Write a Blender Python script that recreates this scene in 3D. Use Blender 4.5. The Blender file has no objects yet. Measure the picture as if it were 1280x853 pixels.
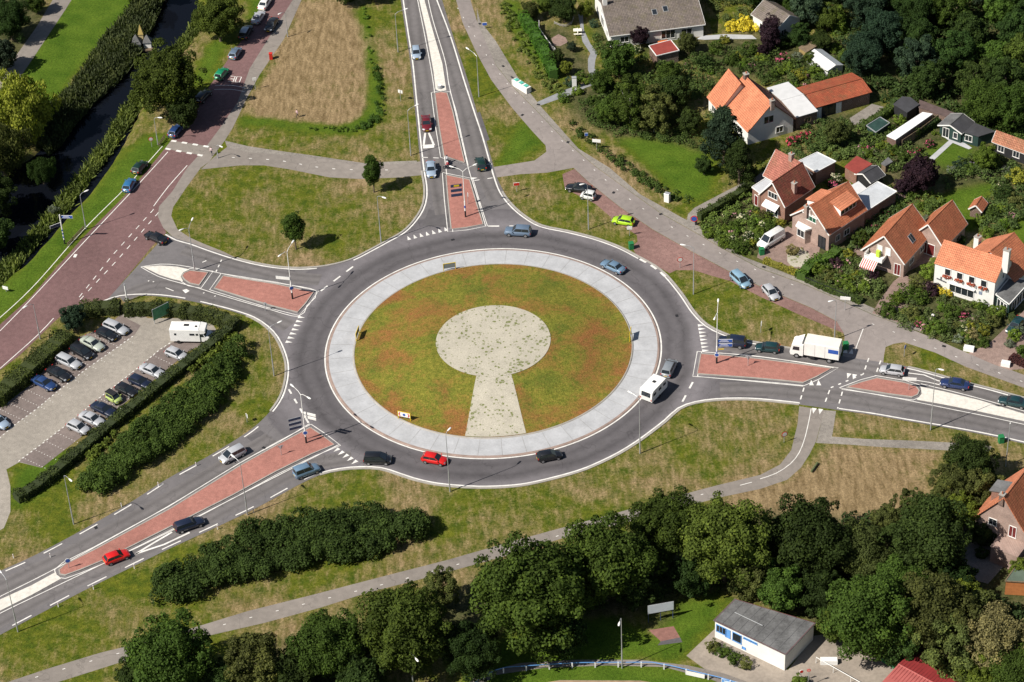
import bpy, math, random
import numpy as np
from mathutils import Vector, Matrix
from mathutils.geometry import tessellate_polygon
S = bpy.context.scene
COL = S.collection
R_ = math.radians
# ------------------------------------------------------------------ camera
FPX, DEP, ROLL, DIST = 3141.86, 0.66846128, -0.05007454, 398.248
fw = Vector((0, math.cos(DEP), -math.sin(DEP))); rt0 = Vector((1, 0, 0)); up0 = rt0.cross(fw)
rt = rt0*math.cos(ROLL)+up0*math.sin(ROLL); up = -rt0*math.sin(ROLL)+up0*math.cos(ROLL)
CPOS = -fw*DIST
cd = bpy.data.cameras.new('camera'); cam = bpy.data.objects.new('camera', cd); COL.objects.link(cam)
cd.sensor_width = 36; cd.lens = 36*FPX/1280; cd.clip_start = 1; cd.clip_end = 5000
M = Matrix.Identity(4)
for i in range(3):
    M[i][0] = rt[i]; M[i][1] = up[i]; M[i][2] = -fw[i]; M[i][3] = CPOS[i]
cam.matrix_world = M; S.camera = cam
# ------------------------------------------------------------------ light
SUN_EL, SUN_AZ = R_(46), R_(207)
w = bpy.data.worlds.new('World'); S.world = w; w.use_nodes = True
nt = w.node_tree; bg = nt.nodes['Background']; sky = nt.nodes.new('ShaderNodeTexSky')
sky.sky_type = 'NISHITA'; sky.sun_disc = False; sky.sun_elevation = SUN_EL; sky.sun_rotation = R_(243)
nt.links.new(sky.outputs[0], bg.inputs[0]); bg.inputs[1].default_value = 0.05
sl = bpy.data.lights.new('sun', 'SUN'); sl.energy = 4.9; sl.angle = R_(0.53); sl.color = (1, .945, .86)
so = bpy.data.objects.new('sun', sl); COL.objects.link(so)
sd = Vector((math.cos(SUN_AZ)*math.cos(SUN_EL), math.sin(SUN_AZ)*math.cos(SUN_EL), math.sin(SUN_EL)))
so.rotation_euler = sd.to_track_quat('Z', 'Y').to_euler()
S.view_settings.view_transform = 'Standard'; S.view_settings.look = 'None'
S.view_settings.exposure = 0.5; S.view_settings.gamma = 1
S.render.engine = 'CYCLES'
S.cycles.max_bounces = 4; S.cycles.diffuse_bounces = 2; S.cycles.glossy_bounces = 2; S.cycles.transmission_bounces = 2

def G(px, py, z=0.0):
    """point of the plane at height z that the photograph shows at px, py"""
    d = fw+rt*((px-640)/FPX)-up*((py-426.5)/FPX)
    t = (z-CPOS.z)/d.z
    return CPOS+d*t
def P(v):
    q = Vector(v)-CPOS; zz = q.dot(fw)
    return (640+FPX*q.dot(rt)/zz, 426.5-FPX*q.dot(up)/zz)
def GL(pts, z=0.0): return [G(a, b, z) for a, b in pts]
# ------------------------------------------------------------------ helpers
def tag(o, label=None, cat=None, group=None, kind=None):
    if label: o['label'] = label
    if cat: o['category'] = cat
    if group: o['group'] = group
    if kind: o['kind'] = kind
    return o
def empty(name, loc=(0, 0, 0), rz=0.0, parent=None):
    o = bpy.data.objects.new(name, None); COL.objects.link(o); o.location = loc; o.rotation_euler = (0, 0, rz)
    o.empty_display_size = .3
    if parent: o.parent = parent
    return o
def thing(name, label, cat, loc=(0, 0, 0), rz=0.0, group=None):
    return tag(empty(name, loc, rz), label, cat, group)
def dup(o, parent=None):
    c = o.copy(); COL.objects.link(c); c.parent = parent
    for ch in KIDS(o): dup(ch, c)
    return c
def KIDS(o): return [c for c in o.children]
class MB:
    def __init__(s): s.v = []; s.f = []; s.m = []; s.uv = []
    def poly(s, pts, mi=0, uv=None):
        b = len(s.v); s.v += [tuple(p) for p in pts]; s.f.append(tuple(range(b, b+len(pts)))); s.m.append(mi)
        s.uv.append(uv if uv else [(p[0], p[1]) for p in pts]); return s
    def box(s, c, d, rz=0.0, mi=0, M=None):
        hx, hy, hz = d[0]/2, d[1]/2, d[2]/2; q = []
        cs, sn = math.cos(rz), math.sin(rz)
        for z in (-hz, hz):
            for x, y in ((-hx, -hy), (hx, -hy), (hx, hy), (-hx, hy)):
                v = Vector((c[0]+x*cs-y*sn, c[1]+x*sn+y*cs, c[2]+z))
                q.append(M @ v if M else v)
        for f in ((3, 2, 1, 0), (4, 5, 6, 7), (0, 1, 5, 4), (1, 2, 6, 5), (2, 3, 7, 6), (3, 0, 4, 7)):
            s.poly([q[i] for i in f], mi)
        return s
    def beam(s, p, q, wd, ht, mi=0):
        p = Vector(p); q = Vector(q); d = (q-p); L = d.length; d = d/L
        sx = d.cross(Vector((0, 0, 1)))
        if sx.length < 1e-3: sx = Vector((1, 0, 0))
        sx.normalize(); sz = sx.cross(d)
        a = []
        for e in (p, q):
            for x, z in ((-1, -1), (1, -1), (1, 1), (-1, 1)): a.append(e+sx*x*wd/2+sz*z*ht/2)
        for f in ((0, 1, 2, 3), (7, 6, 5, 4), (1, 0, 4, 5), (2, 1, 5, 6), (3, 2, 6, 7), (0, 3, 7, 4)):
            s.poly([a[i] for i in f], mi)
        return s
    def tube(s, pts, rs, n=8, mi=0, cap=True):
        pts = [Vector(p) for p in pts]
        if not hasattr(rs, '__len__'): rs = [rs]*len(pts)
        rings = []
        for i, p in enumerate(pts):
            d = (pts[min(i+1, len(pts)-1)]-pts[max(i-1, 0)]).normalized()
            a = d.cross(Vector((0, 0, 1)))
            if a.length < .05: a = d.cross(Vector((1, 0, 0)))
            a.normalize(); b = d.cross(a)
            rings.append([p+a*math.cos(2*math.pi*k/n)*rs[i]+b*math.sin(2*math.pi*k/n)*rs[i] for k in range(n)])
        for i in range(len(pts)-1):
            for k in range(n):
                s.poly([rings[i][k], rings[i][(k+1) % n], rings[i+1][(k+1) % n], rings[i+1][k]], mi)
        if cap: s.poly(rings[0][::-1], mi); s.poly(rings[-1], mi)
        return s
    def prism(s, pts2, z0, z1, mi=0, mt=None):
        n = len(pts2); ar = sum(pts2[i][0]*pts2[(i+1) % n][1]-pts2[(i+1) % n][0]*pts2[i][1] for i in range(n))
        if ar < 0: pts2 = pts2[::-1]
        lo = [Vector((p[0], p[1], z0)) for p in pts2]; hi = [Vector((p[0], p[1], z1)) for p in pts2]
        for i in range(n): j = (i+1) % n; s.poly([lo[i], lo[j], hi[j], hi[i]], mi)
        t = tessellate_polygon([hi])
        for a in t:
            q = [hi[i] for i in a]
            if (q[1]-q[0]).cross(q[2]-q[0]).z < 0: q = q[::-1]
            s.poly(q, mi if mt is None else mt)
        return s
    def build(s, name, mats, parent=None, smooth=False, merge=False):
        me = bpy.data.meshes.new(name); me.from_pydata(s.v, [], s.f)
        if not isinstance(mats, (list, tuple)): mats = [mats]
        for m in mats: me.materials.append(m)
        me.polygons.foreach_set('material_index', s.m)
        ul = me.uv_layers.new(name='UVMap'); ul.data.foreach_set('uv', [c for f in s.uv for p in f for c in p[:2]])
        if merge or smooth:
            import bmesh
            bm = bmesh.new(); bm.from_mesh(me); bmesh.ops.remove_doubles(bm, verts=bm.verts, dist=.002)
            bm.to_mesh(me); bm.free()
        if smooth: me.polygons.foreach_set('use_smooth', [True]*len(me.polygons))
        me.update()
        o = bpy.data.objects.new(name, me); COL.objects.link(o)
        if parent: o.parent = parent
        return o
def catmull(pts, step=1.0, closed=False):
    pts = [Vector(p) for p in pts]; n = len(pts); out = []
    rng = range(n if closed else n-1)
    for i in rng:
        if closed: a, b, c, d = pts[(i-1) % n], pts[i], pts[(i+1) % n], pts[(i+2) % n]
        else:
            b, c = pts[i], pts[i+1]; a = pts[i-1] if i > 0 else b*2-c; d = pts[i+2] if i+2 < n else c*2-b
        k = max(1, int((c-b).length/step))
        # centripetal-ish safe catmull
        for j in range(k):
            t = j/k
            out.append(.5*((2*b)+(c-a)*t+(2*a-5*b+4*c-d)*t*t+(3*b-a-3*c+d)*t**3))
    if not closed: out.append(pts[-1])
    return out
def offset(pts, o):
    r = []
    for i, p in enumerate(pts):
        d = pts[min(i+1, len(pts)-1)]-pts[max(i-1, 0)]; d.z = 0
        if d.length < 1e-6: d = Vector((1, 0, 0))
        d.normalize(); r.append(p+Vector((-d.y, d.x, 0))*o)
    return r
def sheet(name, loops, z, mat, label=None, mb=None):
    """flat sheet; loops: list of world loops (outer then holes) or one loop"""
    if isinstance(loops[0], Vector): loops = [loops]
    fl = [Vector((p.x, p.y, z)) for l in loops for p in l]
    m = mb or MB()
    for t in tessellate_polygon([[Vector((p.x, p.y, z)) for p in l] for l in loops]):
        q = [fl[i] for i in t]
        if (q[1]-q[0]).cross(q[2]-q[0]).z < 0: q = q[::-1]
        m.poly(q)
    if mb: return m
    return tag(m.build(name, mat), kind='structure')
def ribbon(m, pts, wd, z, h=0.0, off=0.0, mi=0):
    a = offset(pts, off+wd/2); b = offset(pts, off-wd/2); L = 0
    for i in range(len(pts)-1):
        l2 = L+(pts[i+1]-pts[i]).length
        A0, A1, B0, B1 = [Vector((q.x, q.y, z+h)) for q in (a[i], a[i+1], b[i], b[i+1])]
        m.poly([B0, B1, A1, A0], mi, [(0, L), (0, l2), (1, l2), (1, L)])
        if h > 0:
            dz = Vector((0, 0, h))
            m.poly([A0, A1, A1-dz, A0-dz], mi); m.poly([B1, B0, B0-dz, B1-dz], mi)
        L = l2
    if h > 0:
        dz = Vector((0, 0, h))
        for i, fl in ((0, 1), (-1, 0)):
            A = Vector((a[i].x, a[i].y, z+h)); B = Vector((b[i].x, b[i].y, z+h))
            m.poly([B, A, A-dz, B-dz] if fl else [A, B, B-dz, A-dz], mi)
    return m
def cut(pts, s0, s1):
    """piece of a polyline between arc lengths"""
    out = []; L = 0
    for i in range(len(pts)-1):
        d = (pts[i+1]-pts[i]).length
        if L+d >= s0 and L <= s1 and d > 0:
            a = max(0, (s0-L)/d); b = min(1, (s1-L)/d)
            if not out: out.append(pts[i].lerp(pts[i+1], a))
            out.append(pts[i].lerp(pts[i+1], b))
        L += d
    return out
def plen(pts): return sum((pts[i+1]-pts[i]).length for i in range(len(pts)-1))
def dashes(m, pts, on, off_, wd, z, start=0.0):
    s = start; L = plen(pts)
    while s < L:
        q = cut(pts, s, min(L, s+on))
        if len(q) > 1: ribbon(m, q, wd, z)
        s += on+off_
    return m
# ------------------------------------------------------------------ materials
class N:
    def __init__(s, name):
        s.mat = bpy.data.materials.new(name); s.mat.use_nodes = True; s.t = s.mat.node_tree
        s.b = s.t.nodes['Principled BSDF']; s.out = s.t.nodes['Material Output']
    def n(s, typ, **k):
        nd = s.t.nodes.new(typ)
        for a, b in k.items(): setattr(nd, a, b)
        return nd
    def l(s, a, b): s.t.links.new(a, b)
    def pos(s, kind='world', scale=(1, 1, 1), rot=(0, 0, 0)):
        if kind == 'world': o = s.n('ShaderNodeNewGeometry').outputs['Position']
        elif kind == 'uv': o = s.n('ShaderNodeTexCoord').outputs['UV']
        else: o = s.n('ShaderNodeTexCoord').outputs['Object']
        mp = s.n('ShaderNodeMapping'); mp.inputs['Scale'].default_value = scale; mp.inputs['Rotation'].default_value = rot
        s.l(o, mp.inputs[0]); return mp.outputs[0]
    def noise(s, vec, scale, detail=3.0, rough=.55, dist=0.0):
        nd = s.n('ShaderNodeTexNoise'); nd.inputs['Scale'].default_value = scale; nd.inputs['Detail'].default_value = detail
        nd.inputs['Roughness'].default_value = rough; nd.inputs['Distortion'].default_value = dist
        s.l(vec, nd.inputs['Vector']); return nd.outputs['Fac']
    def math(s, op, a, b=None, c=None, clamp=False):
        nd = s.n('ShaderNodeMath', operation=op); nd.use_clamp = clamp
        for i, x in enumerate((a, b, c)):
            if x is None: continue
            if isinstance(x, (int, float)): nd.inputs[i].default_value = x
            else: s.l(x, nd.inputs[i])
        return nd.outputs[0]
    def map(s, v, a, b, c, d, clamp=True):
        nd = s.n('ShaderNodeMapRange'); nd.clamp = clamp; s.l(v, nd.inputs[0])
        for i, x in enumerate((a, b, c, d)): nd.inputs[i+1].default_value = x
        return nd.outputs[0]
    def mix(s, f, a, b, mode='MIX'):
        nd = s.n('ShaderNodeMix', data_type='RGBA', blend_type=mode)
        for i, x in ((0, f), (6, a), (7, b)):
            if isinstance(x, (int, float)): nd.inputs[i].default_value = x
            elif isinstance(x, (tuple, list)): nd.inputs[i].default_value = (x[0], x[1], x[2], 1)
            else: s.l(x, nd.inputs[i])
        return nd.outputs[2]
    def scale(s, col, f):
        """colour times scalar"""
        nd = s.n('ShaderNodeVectorMath', operation='SCALE')
        if isinstance(col, (tuple, list)): nd.inputs[0].default_value = col
        else: s.l(col, nd.inputs[0])
        if isinstance(f, (int, float)): nd.inputs['Scale'].default_value = f
        else: s.l(f, nd.inputs['Scale'])
        return nd.outputs[0]
    def fin(s, col, rough=.8, spec=.3, bump=None, bd=.05, metal=0.0, coat=0.0):
        if isinstance(col, (tuple, list)): s.b.inputs['Base Color'].default_value = (col[0], col[1], col[2], 1)
        else: s.l(col, s.b.inputs['Base Color'])
        if isinstance(rough, (int, float)): s.b.inputs['Roughness'].default_value = rough
        else: s.l(rough, s.b.inputs['Roughness'])
        s.b.inputs['Specular IOR Level'].default_value = spec; s.b.inputs['Metallic'].default_value = metal
        s.b.inputs['Coat Weight'].default_value = coat
        if bump is not None:
            bn = s.n('ShaderNodeBump'); bn.inputs['Strength'].default_value = 1; bn.inputs['Distance'].default_value = bd
            s.l(bump, bn.inputs['Height']); s.l(bn.outputs[0], s.b.inputs['Normal'])
        return s.mat
def simple(name, col, rough=.7, amt=.25, sc=1.5, metal=0.0, spec=.3, kind='world', coat=0.0, bump=0.0):
    m = N(name); v = m.pos(kind)
    a = m.noise(v, sc, 4); b = m.noise(v, sc*8, 2)
    f = m.math('ADD', m.map(a, .3, .7, 1-amt, 1+amt), m.map(b, .3, .7, -amt*.4, amt*.4))
    return m.fin(m.scale(col, f), rough, spec, b if bump else None, bump, metal, coat)
def asphalt(name, col, ring=False, tracks=False, amt=1.0):
    m = N(name); v = m.pos('world')
    a = m.noise(v, .05, 3); b = m.noise(v, .9, 4); c = m.noise(v, 9, 3)
    f = m.math('MULTIPLY', m.map(a, .3, .7, 1-.13*amt, 1+.13*amt), m.map(b, .3, .7, 1-.09*amt, 1+.09*amt))
    f = m.math('MULTIPLY', f, m.map(c, .3, .7, .9, 1.1))
    # cracks / patch seams
    vo = m.n('ShaderNodeTexVoronoi', feature='DISTANCE_TO_EDGE'); vo.inputs['Scale'].default_value = .11
    wv = m.n('ShaderNodeVectorMath', operation='ADD'); m.l(v, wv.inputs[0])
    nn = m.n('ShaderNodeTexNoise'); nn.inputs['Scale'].default_value = .5; m.l(v, nn.inputs['Vector']); 
    m.l(m.scale(nn.outputs['Color'], 3.0), wv.inputs[1]); m.l(wv.outputs[0], vo.inputs['Vector'])
    cr = m.map(vo.outputs['Distance'], 0.0, .010, .76, 1.0)
    st_ = m.map(m.noise(v, .33, 5, .7), .56, .72, 1.0, .80); f = m.math('MULTIPLY', m.math('MULTIPLY', f, cr), st_)
    colr = col
    if ring:
        d = m.n('ShaderNodeVectorMath', operation='DISTANCE'); m.l(v, d.inputs[0]); d.inputs[1].default_value = (-3.06, -1.61, 0)
        r = m.math('ADD', d.outputs['Value'], m.map(m.noise(v, .12, 2), 0, 1, -1.0, 1.0))
        cr_ = m.n('ShaderNodeValToRGB'); e = cr_.color_ramp.elements
        e[0].position = 0; e[0].color = (1.02, 1.0, .98, 1); e[1].position = 1; e[1].color = (1.2, 1.18, 1.15, 1)
        for p_, g_ in ((.05, .95), (.13, .74), (.20, .90), (.26, .88), (.33, .68), (.40, .86), (.48, 1.25), (.62, 1.42), (.78, 1.1), (.96, .92)):
            x = e.new(p_); x.color = (g_*1.0, g_*.975, g_*.985, 1)
        m.l(m.map(r, 26.5, 38.0, 0, 1), cr_.inputs[0])
        colr = m.mix(1.0, col, cr_.outputs[0], 'MULTIPLY')
    if tracks:
        uv = m.n('ShaderNodeSeparateXYZ'); m.l(m.n('ShaderNodeTexCoord').outputs['UV'], uv.inputs[0])
        t = m.math('ABSOLUTE', m.math('SUBTRACT', m.math('ABSOLUTE', m.math('SUBTRACT', uv.outputs[0], .5)), .26))
        dk = m.map(t, 0.0, .2, .80, 1.04)
        f = m.math('MULTIPLY', f, dk)
    return m.fin(m.scale(colr, f), .82, .25, c, .006)
def brickpave(name, c1, c2, amt=1.0, sc=4.5, rot=.5, mortar=(.25, .22, .2), big=.1):
    m = N(name); v = m.pos('world', rot=(0, 0, rot))
    br = m.n('ShaderNodeTexBrick'); br.inputs['Scale'].default_value = sc; br.inputs['Mortar Size'].default_value = .008
    br.inputs['Color1'].default_value = (*c1, 1); br.inputs['Color2'].default_value = (*c2, 1); br.inputs['Mortar'].default_value = (*mortar, 1)
    br.inputs['Mortar Smooth'].default_value = .5
    m.l(v, br.inputs['Vector'])
    a = m.noise(v, big, 4); b = m.noise(v, 1.3, 3); c = m.noise(v, 7, 2)
    f = m.math('MULTIPLY', m.map(a, .3, .7, 1-.16*amt, 1+.16*amt), m.map(b, .3, .7, 1-.13*amt, 1+.13*amt))
    f = m.math('MULTIPLY', f, m.map(c, .35, .65, .88, 1.12))
    return m.fin(m.scale(br.outputs[0], f), .85, .2, c, .008)
M_asph = asphalt('asphalt_road', (.117, .111, .115), ring=True)
M_track = asphalt('asphalt_wheel_tracks', (.142, .131, .129), tracks=True)
M_asph2 = asphalt('asphalt_service_road', (.235, .205, .19), amt=1.1)
M_asph3 = asphalt('asphalt_cycle_path', (.215, .19, .168), amt=1.2)
M_brick = brickpave('clinker_brick_road', (.172, .098, .096), (.132, .075, .074), mortar=(.15, .11, .10))
M_brickp = brickpave('clinker_parking_strip', (.25, .15, .13), (.17, .095, .085), amt=1.3, mortar=(.2, .15, .13))
M_island = brickpave('red_island_paving', (.36, .16, .128), (.29, .125, .102), amt=1.0, mortar=(.3, .17, .14))
M_walk = brickpave('concrete_slab_paving', (.26, .235, .205), (.2, .18, .16), amt=1.2, sc=3.0, mortar=(.15, .14, .12))
M_lot = brickpave('grey_parking_pavers', (.30, .27, .23), (.25, .225, .195), amt=.9, mortar=(.2, .18, .15))
M_lot2 = brickpave('purple_parking_pavers', (.19, .155, .14), (.16, .13, .12), amt=.9, mortar=(.13, .11, .1))
M_yard = brickpave('yard_paving', (.27, .19, .16), (.2, .14, .12), amt=1.3, mortar=(.16, .13, .11))
M_conc = simple('pale_concrete', (.385, .39, .40), .8, .12, .45)
M_kerb = simple('kerb_concrete', (.31, .29, .26), .85, .15, .8)
M_kerbd = simple('weathered_kerb', (.27, .2, .17), .85, .2, .8)
M_white = simple('road_paint', (.66, .64, .60), .7, .16, .9)
M_whitec = simple('white_cobble_concrete', (.60, .57, .51), .85, .14, 1.6)
M_gravel = N('pale_gravel')
def _gravel():
    m = M_gravel; v = m.pos('world')
    vo = m.n('ShaderNodeTexVoronoi'); vo.inputs['Scale'].default_value = 1.5; m.l(v, vo.inputs['Vector'])
    a = m.noise(v, .35, 4); b = m.noise(v, 6, 3)
    thr = m.map(a, .35, .7, .16, .50)
    sp = m.math('LESS_THAN', vo.outputs['Distance'], thr)
    sp = m.math('MULTIPLY', sp, m.map(m.noise(v, 2.5, 3), .40, .55, 0, .9))
    base = m.scale((.40, .37, .30), m.math('MULTIPLY', m.map(b, .3, .7, .8, 1.2), m.map(a, .3, .7, 1.08, .88)))
    c = m.mix(sp, base, (.12, .14, .035))
    return m.fin(c, .95, .1, b, .02)
_gravel()
M_sedum = N('sedum_carpet')
def _sedum():
    m = M_sedum; v = m.pos('world')
    d = m.n('ShaderNodeVectorMath', operation='DISTANCE'); m.l(v, d.inputs[0]); d.inputs[1].default_value = (-3.06, -1.61, 0)
    a = m.noise(v, .13, 5, .6, .6); b = m.noise(v, 1.4, 4, .7); c = m.noise(v, 5, 3, .7)
    edge = m.map(d.outputs['Value'], 15, 22, -.02, .045)
    f = m.map(m.math('ADD', m.math('ADD', m.math('MULTIPLY', a, .85), m.math('MULTIPLY', b, .30)), edge), .52, .73, 0, .85)
    green = m.mix(m.map(b, .35, .65, 0, 1), (.105, .118, .016), (.20, .18, .030))
    g2 = m.mix(m.map(m.noise(v, .22, 3), .5, .68, 0, .6), green, (.07, .10, .015))
    col = m.mix(f, g2, (.235, .092, .035))
    col = m.scale(col, m.map(c, .3, .7, .50, 1.50))
    return m.fin(col, .9, .1, c, .08)
_sedum()
M_ground = N('rough_grass_ground')
def _ground():
    m = M_ground; v = m.pos('world')
    at = m.n('ShaderNodeAttribute', attribute_name='zones'); sp = m.n('ShaderNodeSeparateColor'); m.l(at.outputs['Color'], sp.inputs[0])
    dry, lush, soil = sp.outputs[0], sp.outputs[1], sp.outputs[2]
    big = m.noise(v, .07, 5, .6, .4); mid = m.noise(v, .6, 5, .65); fine = m.noise(v, 2.6, 5, .8); vf = m.noise(v, 9, 2, .7)
    st = m.noise(m.pos('world', (.55, .14, 1), (0, 0, .25)), 2.2, 4, .65)
    t = m.math('ADD', m.math('MULTIPLY', big, 1.15), m.math('MULTIPLY', m.math('ADD', m.math('MULTIPLY', mid, .5), m.math('MULTIPLY', st, .5)), .75))
    t = m.math('ADD', t, m.math('MULTIPLY', fine, .42)); t = m.math('SUBTRACT', t, 1.16)   # about -.3 .. .3
    k = m.math('ADD', m.math('MULTIPLY', t, 3.2), dry)
    k = m.math('SUBTRACT', k, m.math('MULTIPLY', lush, 1.4))
    k = m.map(k, 0, 1, 0, 1)
    green = m.mix(m.map(mid, .35, .65, 0, 1), (.052, .080, .008), (.128, .138, .014))
    tan = m.mix(m.map(st, .35, .65, 0, 1), (.155, .108, .052), (.31, .225, .122))
    col = m.mix(k, green, tan)
    lg = m.mix(m.map(m.noise(v, .25, 4), .35, .65, 0, 1), (.048, .098, .008), (.085, .142, .014))
    col = m.mix(m.math('MULTIPLY', lush, .9), col, lg)
    so_ = m.mix(m.map(mid, .35, .65, 0, 1), (.035, .045, .014), (.10, .095, .045))
    col = m.mix(soil, col, so_)
    col = m.scale(col, m.math('MULTIPLY', m.map(fine, .3, .7, .52, 1.48), m.map(vf, .3, .7, .68, 1.32)))
    hb = m.math('ADD', fine, m.math('MULTIPLY', vf, .4))
    return m.fin(col, .95, .08, hb, .16)
_ground()
def foliage_mat():
    m = N('foliage_leaves')
    oi = m.n('ShaderNodeObjectInfo'); at = m.n('ShaderNodeAttribute', attribute_name='lv')
    f = m.map(at.outputs['Fac'], 0, 1, .50, 1.55)
    f = m.math('MULTIPLY', f, m.map(oi.outputs['Random'], 0, 1, .85, 1.15))
    col = m.scale(oi.outputs['Color'], f)
    yel = m.mix(m.map(at.outputs['Fac'], .6, 1, 0, .35), col, m.mix(1.0, col, (1.5, 1.25, .6), 'MULTIPLY'))
    m.fin(yel, .7, .08)
    tr = m.n('ShaderNodeBsdfTranslucent'); m.l(m.mix(1.0, yel, (1.2, 1.4, .5), 'MULTIPLY'), tr.inputs[0])
    mx = m.n('ShaderNodeMixShader'); mx.inputs[0].default_value = .22
    m.l(m.b.outputs[0], mx.inputs[1]); m.l(tr.outputs[0], mx.inputs[2]); m.l(mx.outputs[0], m.out.inputs[0])
    return m.mat
M_leaf = foliage_mat()
M_bark = simple('bark', (.13, .10, .07), .9, .3, 3, kind='obj')
M_birch = simple('birch_bark', (.45, .43, .38), .8, .3, 3, kind='obj')
M_dark = simple('black_plastic', (.02, .02, .022), .6, .2, 2, kind='obj')
M_galv = simple('galvanised_steel', (.42, .43, .44), .45, .1, 2, metal=.4, kind='obj')
M_wpaint = simple('white_gloss_paint', (.74, .73, .70), .5, .06, 1, kind='obj')
M_blue = simple('blue_sign_face', (.03, .09, .36), .4, .08, 2, kind='obj')
M_navy = simple('navy_sign_back', (.035, .05, .10), .5, .1, 2, kind='obj')
M_red = simple('red_paint', (.50, .03, .02), .4, .08, 2, kind='obj')
M_yel = simple('yellow_paint', (.62, .45, .02), .5, .08, 2, kind='obj')
M_green = simple('green_plastic', (.02, .17, .06), .5, .1, 2, kind='obj')
M_wood = simple('weathered_wood', (.17, .125, .08), .85, .25, 3, kind='obj')
M_glass = N('dark_window_glass').fin((.02, .025, .03), .06, .6)
# ================================================================== ground
RC = Vector((-3.06, -1.61, 0))
water_px = [(215,-60),(205,0),(190,22),(180,45),(170,68),(146,90),(112,118),(84,148),(62,176),(42,196),(10,210),(-40,215),
            (-60,420),(0,345),(26,326),(50,300),(76,270),(104,242),(126,212),(145,184),(158,158),(170,132),(195,95),(224,60),(245,30),(240,0),(245,-60)]
def inpoly(X, Y, poly):
    ins = np.zeros(X.shape, bool); n = len(poly); j = n-1
    for i in range(n):
        xi, yi = poly[i].x, poly[i].y; xj, yj = poly[j].x, poly[j].y
        c = ((yi > Y) != (yj > Y)) & (X < (xj-xi)*(Y-yi)/((yj-yi) if yj != yi else 1e-9)+xi)
        ins ^= c; j = i
    return ins
def blur(a, k):
    for _ in range(k):
        b = np.pad(a, 1, mode='edge')
        a = (b[:-2, 1:-1]+b[2:, 1:-1]+b[1:-1, :-2]+b[1:-1, 2:]+2*a)/6
    return a
hay_px = [(372,6),(410,-4),(438,8),(455,14),(462,52),(465,104),(468,134),(454,152),(424,160),(388,155),(330,152),(318,140),(312,122),(326,104),(348,78),(356,48)]
hay2_px = [(466,0),(496,0),(502,60),(510,120),(517,196),(478,198),(470,160),(476,120),(470,60)]
hay3_px = [(1030,562),(1070,558),(1180,562),(1176,590),(1156,625),(1130,660),(1080,668),(1010,665),(930,645),(900,640),(935,618),(985,606),(1010,588)]
hay4_px = [(300,812),(480,745),(640,694),(700,672),(690,720),(560,760),(400,800),(300,850),(150,870),(220,830)]
hay5_px = [(600,0),(640,0),(640,60),(680,120),(740,170),(800,235),(850,262),(845,280),(790,238),(700,165),(655,105),(612,40)]
lush_px = [[(90,-10),(170,-10),(165,18),(140,40),(108,75),(88,100),(62,140),(45,160),(20,100),(52,50)],
           [(205,168),(212,180),(180,214),(140,262),(95,300),(40,365),(0,400),(-40,430),(-60,400),(0,360),(35,328),(60,300),(100,262),(130,225),(150,200),(178,172)],
           [(262,55),(285,48),(270,80),(262,100),(240,110),(248,90)], [(340,-5),(318,-5),(312,20),(318,30)],
           [(772,172),(806,172),(850,180),(893,196),(892,220),(890,232),(878,252),(850,246),(830,228),(800,200)],
           [(1150,190),(1188,173),(1222,186),(1182,212),(1158,201)], [(1172,202),(1222,186),(1214,200),(1182,212)],
           [(1172,250),(1200,235),(1250,225),(1262,232),(1230,246),(1205,265),(1230,275),(1215,290),(1190,270)], [(1262,290),(1290,260),(1290,320),(1275,305)],
           [(575,853),(600,832),(700,822),(840,834),(905,853),(905,960),(575,960)], [(610,826),(700,822),(808,822),(850,824),(897,770),(905,750),(850,752),(820,800),(760,770),(620,800)],
           [(446,10),(458,12),(464,50),(470,90),(480,110),(479,138),(468,158),(440,168),(400,166),(340,158),(300,156),(300,148),(330,148),(370,154),(420,159),(450,150),(464,134),(462,100),(456,50)], [(630,0),(640,0),(662,30),(690,80),(702,98),(690,96),(660,66),(636,22)],
           [(40,575),(100,560),(50,620),(16,640),(18,590)], [(620,215),(680,180),(655,150),(640,170)]]
soil_px = [[(676,36),(712,30),(722,60),(735,72),(738,100),(720,96),(700,80),(690,60)], [(820,765),(850,762),(858,785),(812,790)],
           [(735,10),(760,0),(770,30),(800,55),(900,45),(960,40),(1000,60),(1060,40),(1110,100),(1100,140),(1070,120),(1020,100),(960,100),(900,95),(840,70),(750,60)],
           [(1000,140),(1100,140),(1180,150),(1240,180),(1290,190),(1290,240),(1250,235),(1160,240),(1100,220),(1040,190)],
           [(880,262),(940,235),(980,262),(1090,300),(1180,330),(1280,370),(1290,430),(1208,442),(1100,400),(940,322),(876,286)],
           [(1180,620),(1300,640),(1300,760),(1200,740)], [(940,640),(1290,660),(1290,860),(1010,860),(1000,760),(900,735),(800,760),(640,790),(400,850),(200,880),(150,860),(420,790),(620,720),(760,700),(900,670)],
           [(0,180),(60,200),(60,260),(0,340),(-60,400),(-60,180)], [(-60,-60),(40,-60),(60,30),(20,90),(10,180),(-60,180)],
           [(700,110),(760,100),(850,130),(890,200),(850,185),(770,172),(720,150)],
           [(1060,-30),(1300,-30),(1300,185),(1230,170),(1150,140),(1090,110),(1060,60)]]
x0, x1, y0, y1, st = -135, 135, -105, 160, .75
nx = int((x1-x0)/st)+1; ny = int((y1-y0)/st)+1
gx = np.linspace(x0, x1, nx); gy = np.linspace(y0, y1, ny); X, Y = np.meshgrid(gx, gy)
def zone(pxs, k=3):
    a = np.zeros(X.shape)
    for p in pxs: a = np.maximum(a, inpoly(X, Y, GL(p)).astype(float))
    return blur(a, k)
dry = .29+.93*zone([hay_px, hay3_px], 4)+.30*zone([hay2_px, hay4_px, hay5_px], 5)
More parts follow.
